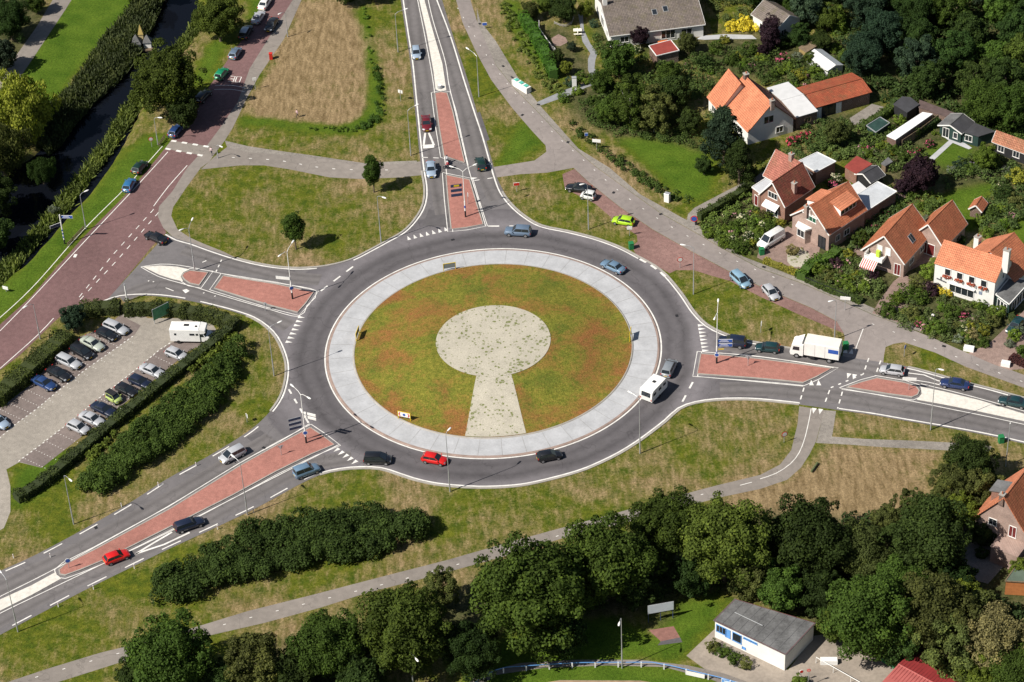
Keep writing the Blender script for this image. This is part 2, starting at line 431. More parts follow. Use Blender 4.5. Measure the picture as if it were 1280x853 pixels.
lush = zone(lush_px, 3); soil = zone(soil_px, 6)*.92*(1-.95*lush)
wat = zone([water_px], 5)
near_w = blur(zone([water_px], 1), 14)
dry = dry-.3*near_w
Z = -2.2*np.clip((wat-.02)/.5, 0, 1)
edge = np.ones(X.shape); edge[0, :] = edge[-1, :] = edge[:, 0] = edge[:, -1] = 0
Z = Z*edge
V = np.stack([X, Y, Z], -1).reshape(-1, 3)
idx = np.arange(nx*ny).reshape(ny, nx)
F = np.stack([idx[:-1, :-1], idx[:-1, 1:], idx[1:, 1:], idx[1:, :-1]], -1).reshape(-1, 4)
B = 2500
V = np.vstack([V, [(-B, -B, 0), (B, -B, 0), (B, B, 0), (-B, B, 0)]])
k = nx*ny; c00, c10, c11, c01 = idx[0, 0], idx[0, -1], idx[-1, -1], idx[-1, 0]
me = bpy.data.meshes.new('ground')
me.from_pydata(V.tolist(), [], F.tolist()+[[k, k+1]+idx[0, ::-1].tolist(), [k+1, k+2]+idx[::-1, -1].tolist(), [k+2, k+3]+idx[-1, :].tolist(), [k+3, k]+idx[:, 0].tolist()])
ca = me.color_attributes.new('zones', 'FLOAT_COLOR', 'POINT')
cols = np.ones((len(V), 4)); cols[:, 1:3] = 0; cols[:, 0] = .4
cols[:k, 0] = dry.reshape(-1); cols[:k, 1] = lush.reshape(-1); cols[:k, 2] = soil.reshape(-1)
ca.data.foreach_set('color', cols.reshape(-1))
me.materials.append(M_ground.mat); me.polygons.foreach_set('use_smooth', [True]*len(me.polygons))
ground = bpy.data.objects.new('ground', me); COL.objects.link(ground); tag(ground, kind='structure')
mw = N('canal_water'); vv = mw.pos('world')
M_water = mw.fin((.004, .005, .008), .08, .12, mw.noise(vv, 1.6, 3), .01)
MB().poly([G(-220, 620, -.9), G(60, 470, -.9), G(330, -10, -.9), G(360, -190, -.9), G(60, -190, -.9), G(-300, 100, -.9)]).build('water', M_water)
tag(bpy.data.objects['water'], kind='structure')
# ================================================================== roads
def cpx(pts, step=1.2, closed=False): return catmull(GL(pts), step, closed)
north_l = [(488,-110),(499,-20),(501,0),(507,40),(513,80),(518,130),(523,180),(527,214),(530,232),(530,248),(526,262),(517,276),(503,290),(482,302),(458,315),(440,324),(420,330),(396,334),(365,335),(330,331),(296,323),(262,312),(240,304),(222,299),(209,292)]
west_b = [(131,378),(150,372),(180,370),(210,372),(240,377),(266,383),(292,390),(315,398),(332,409),(344,422),(352,438),(357,456),(356,476),(350,496),(338,514),(320,532),(296,549),(254,574),(207,600),(160,630),(95,667),(40,696),(0,714),(-40,733),(-150,786)]
south = [(-150,872),(-40,816),(0,794),(32,777),(64,760),(110,736),(165,709),(210,687),(258,665),(290,650),(317,637),(345,622),(374,606),(400,594),(426,588),(450,586),(475,587),(495,593),(516,600),(537,605),(558,608),(598,610.5),(640,609),(672,604),(722,591),(752,579),(776,567),(797,554),(815,541),(833,527),(850,512),(870,504.5),(895,501),(922,500),(950,501),(999,506),(1048,513),(1090,519),(1130,526),(1205,539),(1250,548),(1280,555),(1330,566),(1470,596)]
east_t = [(1470,542),(1330,508),(1280,497),(1240,486),(1200,476),(1165,466),(1135,458.5),(1102,453),(1075,449),(1050,445),(1020,440),(985,435),(950,429),(926,424),(903,416),(884,406),(868,390),(853,368),(834,345),(818,332),(800,322),(775,309),(745,298),(710,289),(677,282),(656,270),(640,256),(628,240),(621,222),(616,205),(606,170),(596,140),(583,100),(567,48),(549,0),(542,-20),(514,-110)]
outline = [cpx(a, 1.2) for a in (north_l, west_b, south, east_t)]
road_loop = [p for c in outline for p in c]
sheet('road', road_loop, .012, M_asph)
kb = MB(); wl = MB()
def wline(pts, wd=.22, off=0.0, h=.024): ribbon(wl, pts, wd, h, off=off)
# kerb strips and edge lines along the outline. positive offset = left of travel direction
NL, WB, SO, ET = outline
def sec(c, a, b):
    """part of curve between nearest points to pixels a and b"""
    A = G(*a); Bp = G(*b)
    i = min(range(len(c)), key=lambda k: (c[k]-A).length); j = min(range(len(c)), key=lambda k: (c[k]-Bp).length)
    return c[min(i, j):max(i, j)+1]
for c in (sec(NL, (527,214), (296,323)), sec(WB, (310,396), (338,514)), sec(SO, (400,594), (999,506)), sec(ET, (1020,440), (628,240))):
    ribbon(kb, c, .34, .0, .11, off=.0)
ribbon(kb, sec(ET, (1280,497), (1135,458)), .3, 0, .05)
tag(kb.build('road_kerb', M_kerb), kind='structure')
def inner(c, off): return offset(c, off)
for c, o in ((sec(NL, (488,-105), (527,214)), .45), (sec(NL, (527,214), (440,324)), .45), (sec(NL, (400,334), (209,292)), .4),
             (sec(WB, (131,378), (228,375)), .45), (sec(WB, (252,380), (345,420)), .4), (sec(WB, (345,420), (338,514)), .4),
             (sec(SO, (402,593), (999,506)), .42), (sec(SO, (1048,513), (1460,594)), .4),
             (sec(ET, (1460,540), (1135,458)), .45), (sec(ET, (950,429), (834,345)), .45), (sec(ET, (800,322), (516,-105)), .45)):
    wline(c, .24, o)
dashes(wl, offset(sec(WB, (320,532), (-140,781)), .5), 3.1, 3.0, .2, .024)
dashes(wl, offset(sec(SO, (-140,868), (400,594)), .5), 3.1, 3.0, .2, .024, 1.2)
dashes(wl, offset(sec(ET, (834,345), (800,322)), .4), 1.4, 1.1, .4, .024)
def circ(r, n=160, c=RC, z=0, a0=0, a1=360): return [c+Vector((math.cos(R_(a0+(a1-a0)*i/n))*r, math.sin(R_(a0+(a1-a0)*i/n))*r, z)) for i in range(n+1)]
wline(circ(26.55), .22, 0)
# lane wheel tracks
tk = MB()
for l, wd in (([(515,0),(522,60),(532,120),(542,180),(551,240),(556,268)], 3.3), ([(540,-5),(556,48),(573,100),(590,160),(606,215),(622,250)], 3.3),
              ([(-10,741),(60,707),(120,676),(200,631),(290,578),(340,548)], 3.3), ([(-10,780),(60,742),(130,710),(210,673),(300,625),(380,584),(440,572)], 3.2),
              ([(1290,540),(1200,521),(1120,508),(1040,495),(960,487),(900,487)], 3.4), ([(1290,510),(1200,484),(1110,466),(1040,454),(960,440),(905,430)], 3.2),
              ([(230,312),(300,332),(360,346),(400,350)], 3.0), ([(150,372),(200,356),(260,370),(320,388),(362,408)], 3.0)):
    c = cpx(l, 1.5); ribbon(tk, c, wd, .016)
tag(tk.build('lane_surface', M_track), kind='structure')
# islands -----------------------------------------------------------
def island(px, rnd=0, white=None):
    lp = GL(px); return lp
isl = MB(); ik = MB()
def splitter(px, line_px=None):
    lp = GL(px); n = len(lp)
    c = sum(lp, Vector())/n
    m = MB(); m.prism([(p.x, p.y) for p in lp], .0, .13); 
    o = m.build('traffic_island', M_island); tag(o, kind='structure')
    cl = lp+[lp[0], lp[1]]
    ar = sum(lp[i].x*lp[(i+1) % n].y-lp[(i+1) % n].x*lp[i].y for i in range(n)); s = -1 if ar > 0 else 1
    ribbon(ik, lp+[lp[0]], .2, .0, .15, off=0)
    k = catmull(lp+[lp[0]], .8) if False else lp+[lp[0]]
    # white line outside
    outp = []
    for i in range(n):
        a, b, d = lp[i-1], lp[i], lp[(i+1) % n]
        e1 = (b-a).normalized(); e2 = (d-b).normalized(); n1 = Vector((-e1.y, e1.x, 0)); n2 = Vector((-e2.y, e2.x, 0))
        q = (n1+n2); q = q/max(q.length, .5); outp.append(b+q*s*.62/max(.55, q.dot(n1)))
    ribbon(wl, outp+[outp[0]], .13, .026)
splitter([(543.5,117.5),(551,115.8),(559,117),(566,140),(581,204),(555,195.5),(549,160)])
splitter([(557.5,219.5),(587,225.5),(596,256),(604,281),(584,285),(564,287),(560,250)])
splitter([(279,345.5),(310,350.5),(345,356),(392,366),(382,380),(372,391),(340,383),(300,371),(268,361)])
splitter([(230,342),(238,339),(260,341.5),(254,350),(249,357),(238,355),(231,350.5),(227.5,346)])
splitter([(388,535),(403,545),(418,556.5),(390,568),(345,590),(290,620),(214,658.5),(129,701),(100,713),(82,719.5),(75,718.5),(74,713),(82,706),(120,687),(214,636),(300,583),(350,555)])
splitter([(876,443),(910,445.5),(950,449.5),(1000,456),(1039,461.5),(1020,472),(1004,479),(980,476.5),(940,473),(871.5,468)])
splitter([(1058,484.5),(1078,478),(1096,473.3),(1130,479),(1145,483.5),(1149,489),(1147,494),(1140,497),(1110,493)])
tag(ik.build('island_kerb', M_kerb), kind='structure')
cs = MB()
def cobble(px):
    cs.prism([(p.x, p.y) for p in GL(px)], 0, .07)
cobble([(505,-110),(515,-60),(524,0),(533,40),(542,90),(544.5,112),(551,114.5),(558,113),(553,80),(540,35),(530.5,0),(520,-60),(508,-110)])
cobble([(179,334),(200,332.5),(222,334),(237,337.5),(229,341),(226,346),(229,352),(215,349),(200,344)])
cobble([(-120,808),(-20,760),(0,750),(40,732),(70,715.5),(71,719),(77,723.5),(40,744),(0,764),(-20,774),(-120,824)])
cobble([(1151,484),(1180,490),(1225,501),(1290,521),(1440,562),(1440,566),(1290,529),(1230,516),(1180,506),(1146,500),(1152,493)])
tag(cs.build('cobbled_strip', M_whitec), kind='structure')
# white lines beside cobbled strips and lanes
for l in ([(519,-20),(522,0),(532,50),(541,100),(549,160),(556,200),(562,250),(566,290)],
          [(532,-15),(541,25),(556,75),(561,105),(568,135),(584,205),(596,245),(607,283)],
          [(-20,757),(0,746),(60,716),(130,678),(214,631),(300,579),(350,552),(387,530)],
          [(-20,779),(0,767),(60,738),(110,714),(214,664),(290,624),(345,596),(396,570),(424,556)],
          [(1151,480),(1190,489.5),(1230,500),(1290,517)], [(1052,487),(1100,494),(1146,503),(1190,512),(1230,520),(1290,533)],
          [(872,471),(940,477),(1004,483)], [(877,440),(950,446),(1042,460)], [(877,440),(872,471)],
          [(176,334),(200,330.5),(225,332),(262,339),(300,347),(345,354),(396,364),(384,382),(373,396),(330,385),(268,367),(250,361),(225,354),(198,346),(176,334)]):
    wline(cpx(l, 1.5), .14)
wline(GL([(1135,466.5),(1155,469),(1172,476),(1190,481)]), .22); wline(GL([(1128,473),(1160,478),(1195,486)]), .18)
# V marks before the yield points
def mark(px, wd=.3): wline(GL(px), wd, 0, .028)
mark([(531.5,166.5),(529.5,183)], .35); mark([(536,166.5),(542.5,182)], .35)
sheet('x', GL([(529,181.5),(542,180.5),(543,185),(529,186)]), .027, None, mb=wl)
mark([(170,692.5),(192,679),(215,665.5)], .3); mark([(170,692.5),(205,681),(237,666)], .3)
# dashes at crossings and joints
for a, b, on, of, wd in (((516,279),(562,289),0.9,.9,.5),):
    pass
def teeth(a, b, n, size, flip=1):
    A = G(*a); Bp = G(*b); d = (Bp-A); L = d.length; d.normalize(); nrm = Vector((-d.y, d.x, 0))*flip
    for i in range(n):
        c = A+d*(L*(i+.5)/n); size_ = size*.8; h = size_*.42
        t = [c-d*h, c+d*h, c+nrm*size_*1.5]
        if (t[1]-t[0]).cross(t[2]-t[0]).z < 0: t.reverse()
        wl.poly([Vector((p.x, p.y, .025)) for p in t])
teeth((508,301),(562,288),7,.95,1); teeth((374,394),(356,430),7,.95,1); teeth((421,559),(449,578),5,.95,-1); teeth((872,405),(878,441),8,.95,1)
def dl(a, b, on=1.3, of=1.3, wd=.3): dashes(wl, GL([a, b]), on, of, wd, .024)
dl((610,283),(652,283),1.9,1.7,.35); dl((401,364),(446,330),1.7,1.5,.3); dl((361,487),(388,533),1.2,1.4,.3); dl((866,478),(848,512),1.6,1.8,.3)
dl((528,197),(552,198),1,.9,.2); dl((592,207),(619,205),.9,1.4,.2); dl((593,226),(620,222),.9,1.4,.2); dl((528,214),(551,217),.5,1.5,.15)
dl((583,226),(604,281),.5,2.,.15)
dl((1005,485),(999,505),1,.9,.2); dl((1037,488),(1030,507),1,.9,.2); dl((1053,490),(1047,511),1,.9,.2)
dl((1086,448),(1079,468),1,.9,.2); dl((1101,451),(1094,470),1,.9,.2); dl((1079,468),(1036,486),.5,.9,.25)
teeth((1010,482),(1028,482),2,1.1,1); teeth((1058,466.5),(1072,469),2,1.1,-1); teeth((1014,510),(1030,512),2,1.1,-1); teeth((1053,441),(1067,443),2,1.1,1)
teeth((588,221),(589,226),1,1.0,1)
dl((258,318+8),(249,330),.8,.8,.2); dl((277,325),(270,340),.7,.7,.2)
for p in ((185,352),(191,353),(254,367),(268,371)): ribbon(wl, [G(*p), G(p[0]+1.5, p[1]-1)], .2, .025)
mark([(207,360),(217,364)], .15)
sheet('x', GL([(228,363),(233,361.5),(237,364),(232,367)]), .026, None, mb=wl)
# ------------------------------------------------------ roundabout middle
ap = MB()
def annulus(m, ra, rb, z0, z1, n=120):
    for i in range(n):
        a, b = 2*math.pi*i/n, 2*math.pi*(i+1)/n
        q = [RC+Vector((math.cos(t)*r, math.sin(t)*r, z)) for t, r, z in ((a, ra, z0), (a, rb, z1), (b, rb, z1), (b, ra, z0))]
        m.poly(q)
annulus(ap, 22.2, 25.95, .16, .12)
tag(ap.build('truck_apron', M_conc), kind='structure')
kk = MB(); annulus(kk, 25.95, 26.25, .118, .10); annulus(kk, 26.25, 26.38, .10, .0)
tag(kk.build('apron_kerb', M_kerbd), kind='structure')
jo = MB()
for i in range(44):
    a = 2*math.pi*i/44+.03; d = Vector((math.cos(a), math.sin(a), 0)); s_ = Vector((-d.y, d.x, 0))*.035
    p, q = RC+d*22.25+Vector((0, 0, .166)), RC+d*25.9+Vector((0, 0, .127))
    jo.poly([p-s_, q-s_, q+s_, p+s_])
tag(jo.build('apron_joint', simple('dark_joint', (.27, .265, .26), .9)), kind='structure')
k2 = MB(); annulus(k2, 21.9, 22.05, .26, .26); annulus(k2, 22.05, 22.2, .26, .15)
tag(k2.build('island_edging', M_kerb), kind='structure')
HD = 1.5
def zi(x, y):
    r = math.hypot(x-RC.x, y-RC.y); t = min(1, max(0, (21.95-r)/12.6)); return .24+HD*(t*t*(3-2*t))
im = MB(); NR, NA = 40, 128
for i in range(NR):
    for j in range(NA):
        q = []
        for ii, jj in ((i, j), (i+1, j), (i+1, j+1), (i, j+1)):
            r = 21.95*ii/NR; a = 2*math.pi*jj/NA; x, y = RC.x+r*math.cos(a), RC.y+r*math.sin(a); q.append(Vector((x, y, zi(x, y))))
        im.poly(q[1:] if i == 0 else q)
mo = im.build('sedum_mound', M_sedum.mat, smooth=True); tag(mo, kind='structure')
DC = G(616.5, 426, .24+HD); DR = 9.05
gm = MB()
for i in range(1, 13):
    for j in range(72):
        q = []
        for ii, jj in ((i-1, j), (i, j), (i, j+1), (i-1, j+1)):
            r = DR*ii/12; a = 2*math.pi*jj/72; x, y = DC.x+r*math.cos(a), DC.y+r*math.sin(a); q.append(Vector((x, y, .05+zi(x, y)+.02)))
        gm.poly(q[1:] if i == 1 else q)
tl, tr_, bl, br_ = G(597, 466, 1.4), G(638, 466, 1.4), G(580.5, 548, .3), G(658.5, 544, .3)
for i in range(20):
    for j in range(8):
        q = []
        for ii, jj in ((i+1, j), (i+1, j+1), (i, j+1), (i, j)):
            p = tl.lerp(tr_, jj/8).lerp(bl.lerp(br_, jj/8), ii/20)
            r = math.hypot(p.x-RC.x, p.y-RC.y)
            if r > 21.8: p = RC+(p-RC)*(21.8/r)
            q.append(Vector((p.x, p.y, zi(p.x, p.y)+.045)))
        gm.poly(q)
tag(gm.build('gravel_keyhole', M_gravel.mat), kind='structure')
# ================================================================== other paving
def area(name, px, z, mat, smooth=None):
    lp = cpx(px, 1.2, True) if smooth else GL(px)
    return sheet(name, lp, z, mat)

area('brick_road', [(-180,540),(-60,452),(0,406),(39,371),(103,298),(155,246),(180,218),(206,186),(232,152),(262,108),(284,76),(314,34),(340,0),(360,-30),(405,-110),(440,-110),(395,-30),(366,0),(337,46),(312,86),(297,128),(273,163),(255,187),(234,210),(215,240),(201,262),(203,282),(208,291),(191,307),(134,376),(103,381),(80,392),(66,404),(49,421),(25,444),(0,463),(-60,508),(-180,600)], .004, M_brick)
area('footpath', [(72,-10),(96,-10),(82,12),(60,45),(30,90),(5,125),(-30,150),(-30,125),(0,100),(20,70),(45,35)], .012, M_asph3)
area('crossing', [(206,186),(214,176),(262,183),(254,195)], .010, M_asph3)
area('pavement', [(366,0),(337,46),(312,86),(297,128),(273,163),(255,187),(234,210),(215,240),(199,258),(197,270),(204,285),(219,299),(244,309),(262,314.5),(290,324),(296,325),(296,323),(280,315),(250,303),(237,297),(222,287),(214,270),(216.5,259),(232,236),(251,210),(262,202),(268,193),(281,176),(291,160),(310,120),(325,93),(355,49),(377,0),(395,-30),(384,-30)], .007, M_asph3)
area('cycle_path', [(268,196),(262,202),(251,212),(300,207),(330,207),(362,212),(412,222),(450,224),(500,222),(528,219),(527,202),(478,205),(454,204),(400,198),(350,193),(310,190),(284,184)], .009, M_asph3)
area('pavement', [(281,176),(310,183),(350,189),(387,194),(454,204),(400,198.5),(350,193.5),(310,190.5),(284,184.5)], .010, M_walk)
area('pavement', [(470,203),(521,201),(521,205),(478,206)], .0105, M_walk)
# east service road, its pavement and parking strip
sr_l = [(566,-20),(570,0),(578,28),(596,67),(614,100),(640,135),(666,165),(682,182),(683,190),(668,201),(630,207),(617,209),(621,222),(650,218),(684,216),(717,210),(736,228),(775,259),(816,287),(862,313),(911,339),(950,358),(1014,385),(1046,402),(1056,420),(1053,446),(1076,450),(1104,454),(1105,444),(1107,434),(1117,430),(1130,428),(1151,435),(1169,441),(1208,459),(1280,485),(1340,506),(1470,554),(1470,538),(1340,490),(1280,469),(1208,441),(1169,424),(1130,408),(1094,395),(1001,354),(950,336),(903,311),(867,290),(826,267),(785,238),(746,210),(705,175),(669,137),(643,111),(620,82),(596,26),(588,0),(580,-20),(560,-110),(546,-110)]
area('service_road', sr_l, .006, M_asph2)
pv = [(596,10),(600,26),(620,52),(646,95),(674,131),(723,186),(762,210),(800,243),(852,272),(878,285),(929,321),(950,329),(1001,349),(1061,372),(1098,388),(1140,404),(1169,422),(1130,407.5),(1094,394.5),(1001,353.5),(950,335.5),(903,310.5),(867,289.5),(826,266.5),(785,237.5),(746,209.5),(705,174.5),(669,136.5),(643,110.5),(620,81.5),(597,30)]
area('pavement', pv, .0085, M_walk)
ps = [(703,218),(718,211.5),(736,228.5),(775,259.5),(816,287.5),(862,313.5),(911,339.5),(950,358.5),(1014,385.5),(1046,402.5),(1055,417),(1000,394),(950,371),(911,351),(893,346),(867,338),(845,338),(837,342),(818,331),(795,318),(790,309),(797,302),(796,294),(785,287),(764,272),(744,255),(722,244),(706,236)]
area('parking_strip', ps, .010, M_brickp)
area('drive_paving', [(858,279),(860,268),(868,260),(908,239),(926,230),(945,221),(960,210),(965,218),(942,234),(905,254),(874,271),(867,285)], .010, M_walk)
area('gravel_patch', [(984,318),(990,311),(1003,311),(1012,318),(1012,327),(1003,334),(990,334),(984,327)], .016, M_gravel.mat)
area('driveway', [(1090,392),(1100,375),(1117,352),(1130,342),(1165,325),(1170,305),(1150,300),(1135,330),(1120,340),(1150,352),(1168,352),(1150,368),(1133,385),(1128,397),(1135,408),(1098,394)], .010, M_yard)
area('driveway', [(1210,442),(1236,430),(1262,405),(1300,370),(1300,460),(1262,463),(1240,455)], .010, M_yard)
area('front_yard', [(946,322),(952,305),(985,283),(1000,292),(1025,310),(1020,330),(1000,345),(975,336)], .010, M_yard)
# south cycle path
cp = [(999,508),(997,530),(989,563),(975,581),(950,594),(900,606),(831,624),(772,641),(640,677),(560,700),(478,721),(390,744),(310,764),(258,780),(180,803),(126,816),(60,836),(0,856),(-40,870),(-40,890),(30,866),(85,849),(170,822),(260,795),(330,779),(400,760),(460,741),(550,718),(640,693),(700,674),(780,654),(839,638),(900,622),(950,611.5),(984,600),(1001,585),(1012,568),(1020,552),(1026,530),(1030,513)]
area('cycle_path', cp, .007, M_asph3)
area('pavement', [(1030,513),(1045,514),(1043,528),(1040,546),(1080,549),(1140,551),(1200,554),(1240,558),(1235,566),(1180,563),(1100,559),(1060,556),(1020,554),(1025,535)], .0085, M_walk)
wline(cpx([(1014,511),(1011,527),(1006,548),(999,566),(988,580),(970,592),(950,599)]), .12)
dl((940,603),(925,607),2,8,.12)
# car park
lot = [(154,393),(130,410),(100,421),(68,448),(41,479),(0,510),(-60,550),(-60,640),(0,610),(8,587),(24,578),(52,585),(80,563),(120,532),(160,501),(205,465),(235,440),(268,424),(270,412),(262,400),(235,398),(212,398),(185,398),(172,391)]
area('car_park', lot, .004, M_lot)
area('parking_bays', [(150,394),(130,411),(100,421),(68,448),(41,479),(0,510),(-20,524),(-20,560),(0,546),(20,530),(45,512),(75,487),(110,460),(150,432),(168,419),(176,407)], .008, M_lot2)
area('parking_bays', [(23,577),(52,585),(80,563),(120,532),(160,501),(205,465),(235,440),(256,428),(248,424),(220,426),(200,437),(170,462),(130,493),(90,526),(55,553)], .008, M_lot2)
area('car_park_exit', [(-60,560),(0,520),(8,587),(13,608),(13,640),(5,660),(-60,700)], .006, M_lot)
bd = MB()
for l in ([(23,577),(55,553),(90,526),(130,493),(170,462),(200,437),(214,428)], [(-10,556),(20,530),(45,512),(75,487),(110,460),(150,432),(168,419)]):
    dashes(bd, GL(l), .35, .5, .16, .013)
for i in range(14):
    t = i/13; a = (28+(205-28)*t, 572+(434-572)*t); dashes(bd, GL([a, (a[0]+36, a[1]+17)]), .12, .45, .12, .013)
for i in range(13):
    t = i/12; a = (0+(130)*t, 512+(412-512)*t); dashes(bd, GL([a, (a[0]+36, a[1]+17)]), .12, .45, .12, .013)
tag(bd.build('bay_marking', M_white), kind='structure')
# brick road lines
wline(cpx([(-20,415),(39,361),(103,289),(155,237),(180,209),(203,183)], 2), .14, 0, .016)
wline(cpx([(0,414),(39,374),(103,305),(155,250),(190,212),(210,190)], 2), .14, 0, .016)
wline(cpx([(192,258),(210,234),(234,207)], 2), .14, 0, .016)
wline(cpx([(0,461),(46,420),(67,398)], 2), .14, 0, .016)
dashes(wl, GL([(192,262),(140,320),(98,373)]), 1.1, 1.4, .14, .016); dashes(wl, GL([(198,266),(147,325),(100,375)]), 1.1, 1.4, .14, .016)
for a, b in (((214,176),(262,184)), ((207,186),(254,195))): dashes(wl, GL([a, b]), 1.0, 1.1, .5, .016)
wline(GL([(93,322+0),(95,318)]), .5, 0, .016)
dashes(wl, cpx([(572,10),(590,40),(612,75),(640,112),(680,155),(720,192),(770,236),(820,272),(870,301),(930,331),(1000,360)], 2), .4, 3.2, .12, .012)
dashes(wl, cpx([(1090,405),(1140,424),(1200,448),(1280,478)], 2), .4, 3.3, .12, .012)
dashes(wl, cpx([(10,857),(130,822),(310,773),(478,731),(560,709),(640,687),(772,648),(900,612)], 2), .4, 3.4, .12, .012)
dashes(wl, cpx([(290,197),(350,201),(412,211),(500,213)], 2), .5, 2.6, .18, .014)
wline(GL([(1079,411),(1069,438)]), .14, 0, .016)
# 30 painted on the brick road
def ptext(strokes, o, ux, uy):
    for s_ in strokes: ribbon(wl, [o+ux*a+uy*b for a, b in s_], .17, .018)
o_ = G(285.5, 102); ux = (G(306, 105)-G(288, 103.5)).normalized(); uy = (G(297, 92)-G(292, 104)).normalized()
ptext([[(0, 1.8), (.9, 1.8), (.9, 0), (0, 0)], [(.2, .9), (.9, .9)], [(1.25, 0), (2.1, 0), (2.1, 1.8), (1.25, 1.8), (1.25, 0)]], o_, ux, uy)
wline(cpx([(269,107),(290,107),(306,110)]), .12, 0, .016); wline(cpx([(268,112),(290,112),(306,115)]), .12, 0, .016)
tag(wl.build('road_marking', M_white), kind='structure')
# private paths, patios
area('garden_path', [(723,18),(728,16),(730,38),(738,55),(747,66),(744,76),(743,86),(752,96),(749,104),(732,110),(710,120),(676,132),(671,128),(705,113),(728,105),(740,98),(735,88),(735,74),(738,67),(728,52)], .012, simple('slate_path', (.23,.235,.245), .8, .12, 1))
area('garden_path', [(870,49),(878,45),(905,43),(940,44),(946,49),(905,49),(880,50)], .012, M_conc)
area('garden_path', [(1187,175),(1194,176),(1168,200),(1161,198)], .014, M_conc)
area('terrace', [(1179,171),(1190,169),(1215,185),(1211,187),(1189,178)], .015, M_conc)
area('terrace', [(1062,148),(1090,130),(1105,134),(1080,155),(1066,156)], .012, M_walk)
area('garden_path', [(1222,223),(1236,222),(1252,214),(1260,206),(1256,206),(1243,213)], .012, M_yard)
area('garden_path', [(1078,198+30),(1120,240),(1140,228),(1128,222),(1140,210),(1150,215),(1160,225),(1125,252)], .012, M_yard)
area('garden_path', [(1070,307),(1092,320),(1090,345),(1078,342),(1062,325)], .012, M_yard)
area('garden_path', [(1196,403),(1215,392),(1236,400),(1240,410),(1225,404),(1200,410)], .012, M_yard)
area('pond_ring', [(689,48),(698,43),(707,47),(710,53),(700,58),(692,57)], .012, M_yard)
area('terrace', [(858,820),(898,782),(905,790),(985,838),(1018,795),(1050,790),(1130,843),(1140,860),(1010,870),(935,858),(880,836)], .012, simple('old_concrete_yard', (.27,.23,.19), .85, .22, .25))
area('footpath', [(575,862),(600,842),(650,829),(720,825),(800,825),(860,832),(905,842),(960,862),(935,870),(890,850),(830,834),(760,832),(680,835),(620,844),(600,858)], .014, M_asph3)
area('sand_pit', [(811,788),(842,783),(850,797),(826,802)], .012, simple('red_brick_terrace', (.22,.11,.09), .85, .2, 1.5))
area('sand_pit', [(826,802),(850,797),(853,803),(822,807)], .013, simple('dark_terrace', (.09,.085,.09), .85, .2, 1.5))
area('sports_field', [(600,866),(700,850.5),(800,851),(900,866),(900,900),(600,900)], .012, simple('dirt', (.28,.2,.14), .9, .2, 1))
area('terrace', [(1195,650),(1260,655),(1262,700),(1235,730),(1200,720)], .012, M_walk)

dg_ = MB()
for a_, b_ in [(629,83),(653,144),(673,131),(710,178),(767,241),(826,268),(600,30),(955,334),(1180,433),(700,470),(415,455),(488,546),(846,395),(566,300),(330,560),(120,660),(1075,486)]:
    c = G(a_, b_); dg_.box((c.x, c.y, .02), (.6, .45, .03), random.uniform(0, 3))
tag(dg_.build('drain_covers', M_dark), kind='structure')
pt_ = MB()
for q_, z_ in (([(536,262),(563,268),(564,285),(528,282)], .0145), ([(905,472),(960,474),(960,498),(912,500)], .0145), ([(345,345),(372,352),(368,336),(350,335)], .0145), ([(326,538),(345,552),(330,565),(308,547)], .0145), ([(600,140),(612,175),(604,178),(592,143)], .0145)): sheet('x', GL(q_), z_, None, mb=pt_)
tag(pt_.build('road_repair', asphalt('asphalt_patch', (.105,.098,.10))), kind='structure')
# ================================================================== vegetation
RNG = np.random.default_rng(7)
def leaf_mesh(name, cen, rad, n, size, up=.25, out=None, aspect=1.0, droop=0.0, flat=0.0, col_by=None):
    """many small leaf clumps spread over the surface of overlapping clusters"""
    cen = np.asarray(cen, float); rad = np.asarray(rad, float)
    if out is None: out = cen.mean(0)
    w_ = rad**2; pick = RNG.choice(len(cen), n, p=w_/w_.sum())
    d = RNG.normal(size=(n, 3)); d /= np.linalg.norm(d, axis=1)[:, None]
    o = cen[pick]-out; o /= (np.linalg.norm(o, axis=1)[:, None]+1e-6)
    d = d+o*.55+np.array([0, 0, up]); d /= np.linalg.norm(d, axis=1)[:, None]
    pos = cen[pick]+d*(rad[pick]*RNG.uniform(.62, 1.06, n))[:, None]
    if droop: pos[:, 2] -= droop*RNG.uniform(0, 1, n)**2
    nr = d*.75+RNG.normal(size=(n, 3))*.42; nr[:, 2] += .15; nr /= np.linalg.norm(nr, axis=1)[:, None]
    t = np.cross(nr, RNG.normal(size=(n, 3))); t /= np.linalg.norm(t, axis=1)[:, None]
    if flat: t = t*(1-flat)+np.array([0, 0, -1.0])*flat; t /= np.linalg.norm(t, axis=1)[:, None]
    b = np.cross(nr, t); s = size*RNG.uniform(.55, 1.3, n)[:, None]*.5
    q = np.stack([pos-t*s*aspect-b*s*.35, pos-t*s*.1+b*s, pos+t*s*aspect, pos+t*s*.15-b*s], 1)
    clv = RNG.uniform(0, 1, len(cen))
    lv = np.clip(clv[pick]*.45+RNG.uniform(0, 1, n)*.55, 0, 1)
    return raw_quads(name, q, lv)
def raw_quads(name, q, lv):
    n = len(q); me = bpy.data.meshes.new(name)
    me.vertices.add(n*4); me.vertices.foreach_set('co', q.reshape(-1))
    me.loops.add(n*4); me.loops.foreach_set('vertex_index', np.arange(n*4, dtype=np.int32))
    me.polygons.add(n); me.polygons.foreach_set('loop_start', np.arange(0, n*4, 4, dtype=np.int32))
    try: me.polygons.foreach_set('loop_total', np.full(n, 4, dtype=np.int32))
    except Exception: pass
    a = me.attributes.new('lv', 'FLOAT', 'FACE'); a.data.foreach_set('value', np.asarray(lv, np.float32))
    me.materials.append(M_leaf); me.update(); me.validate()
    return me
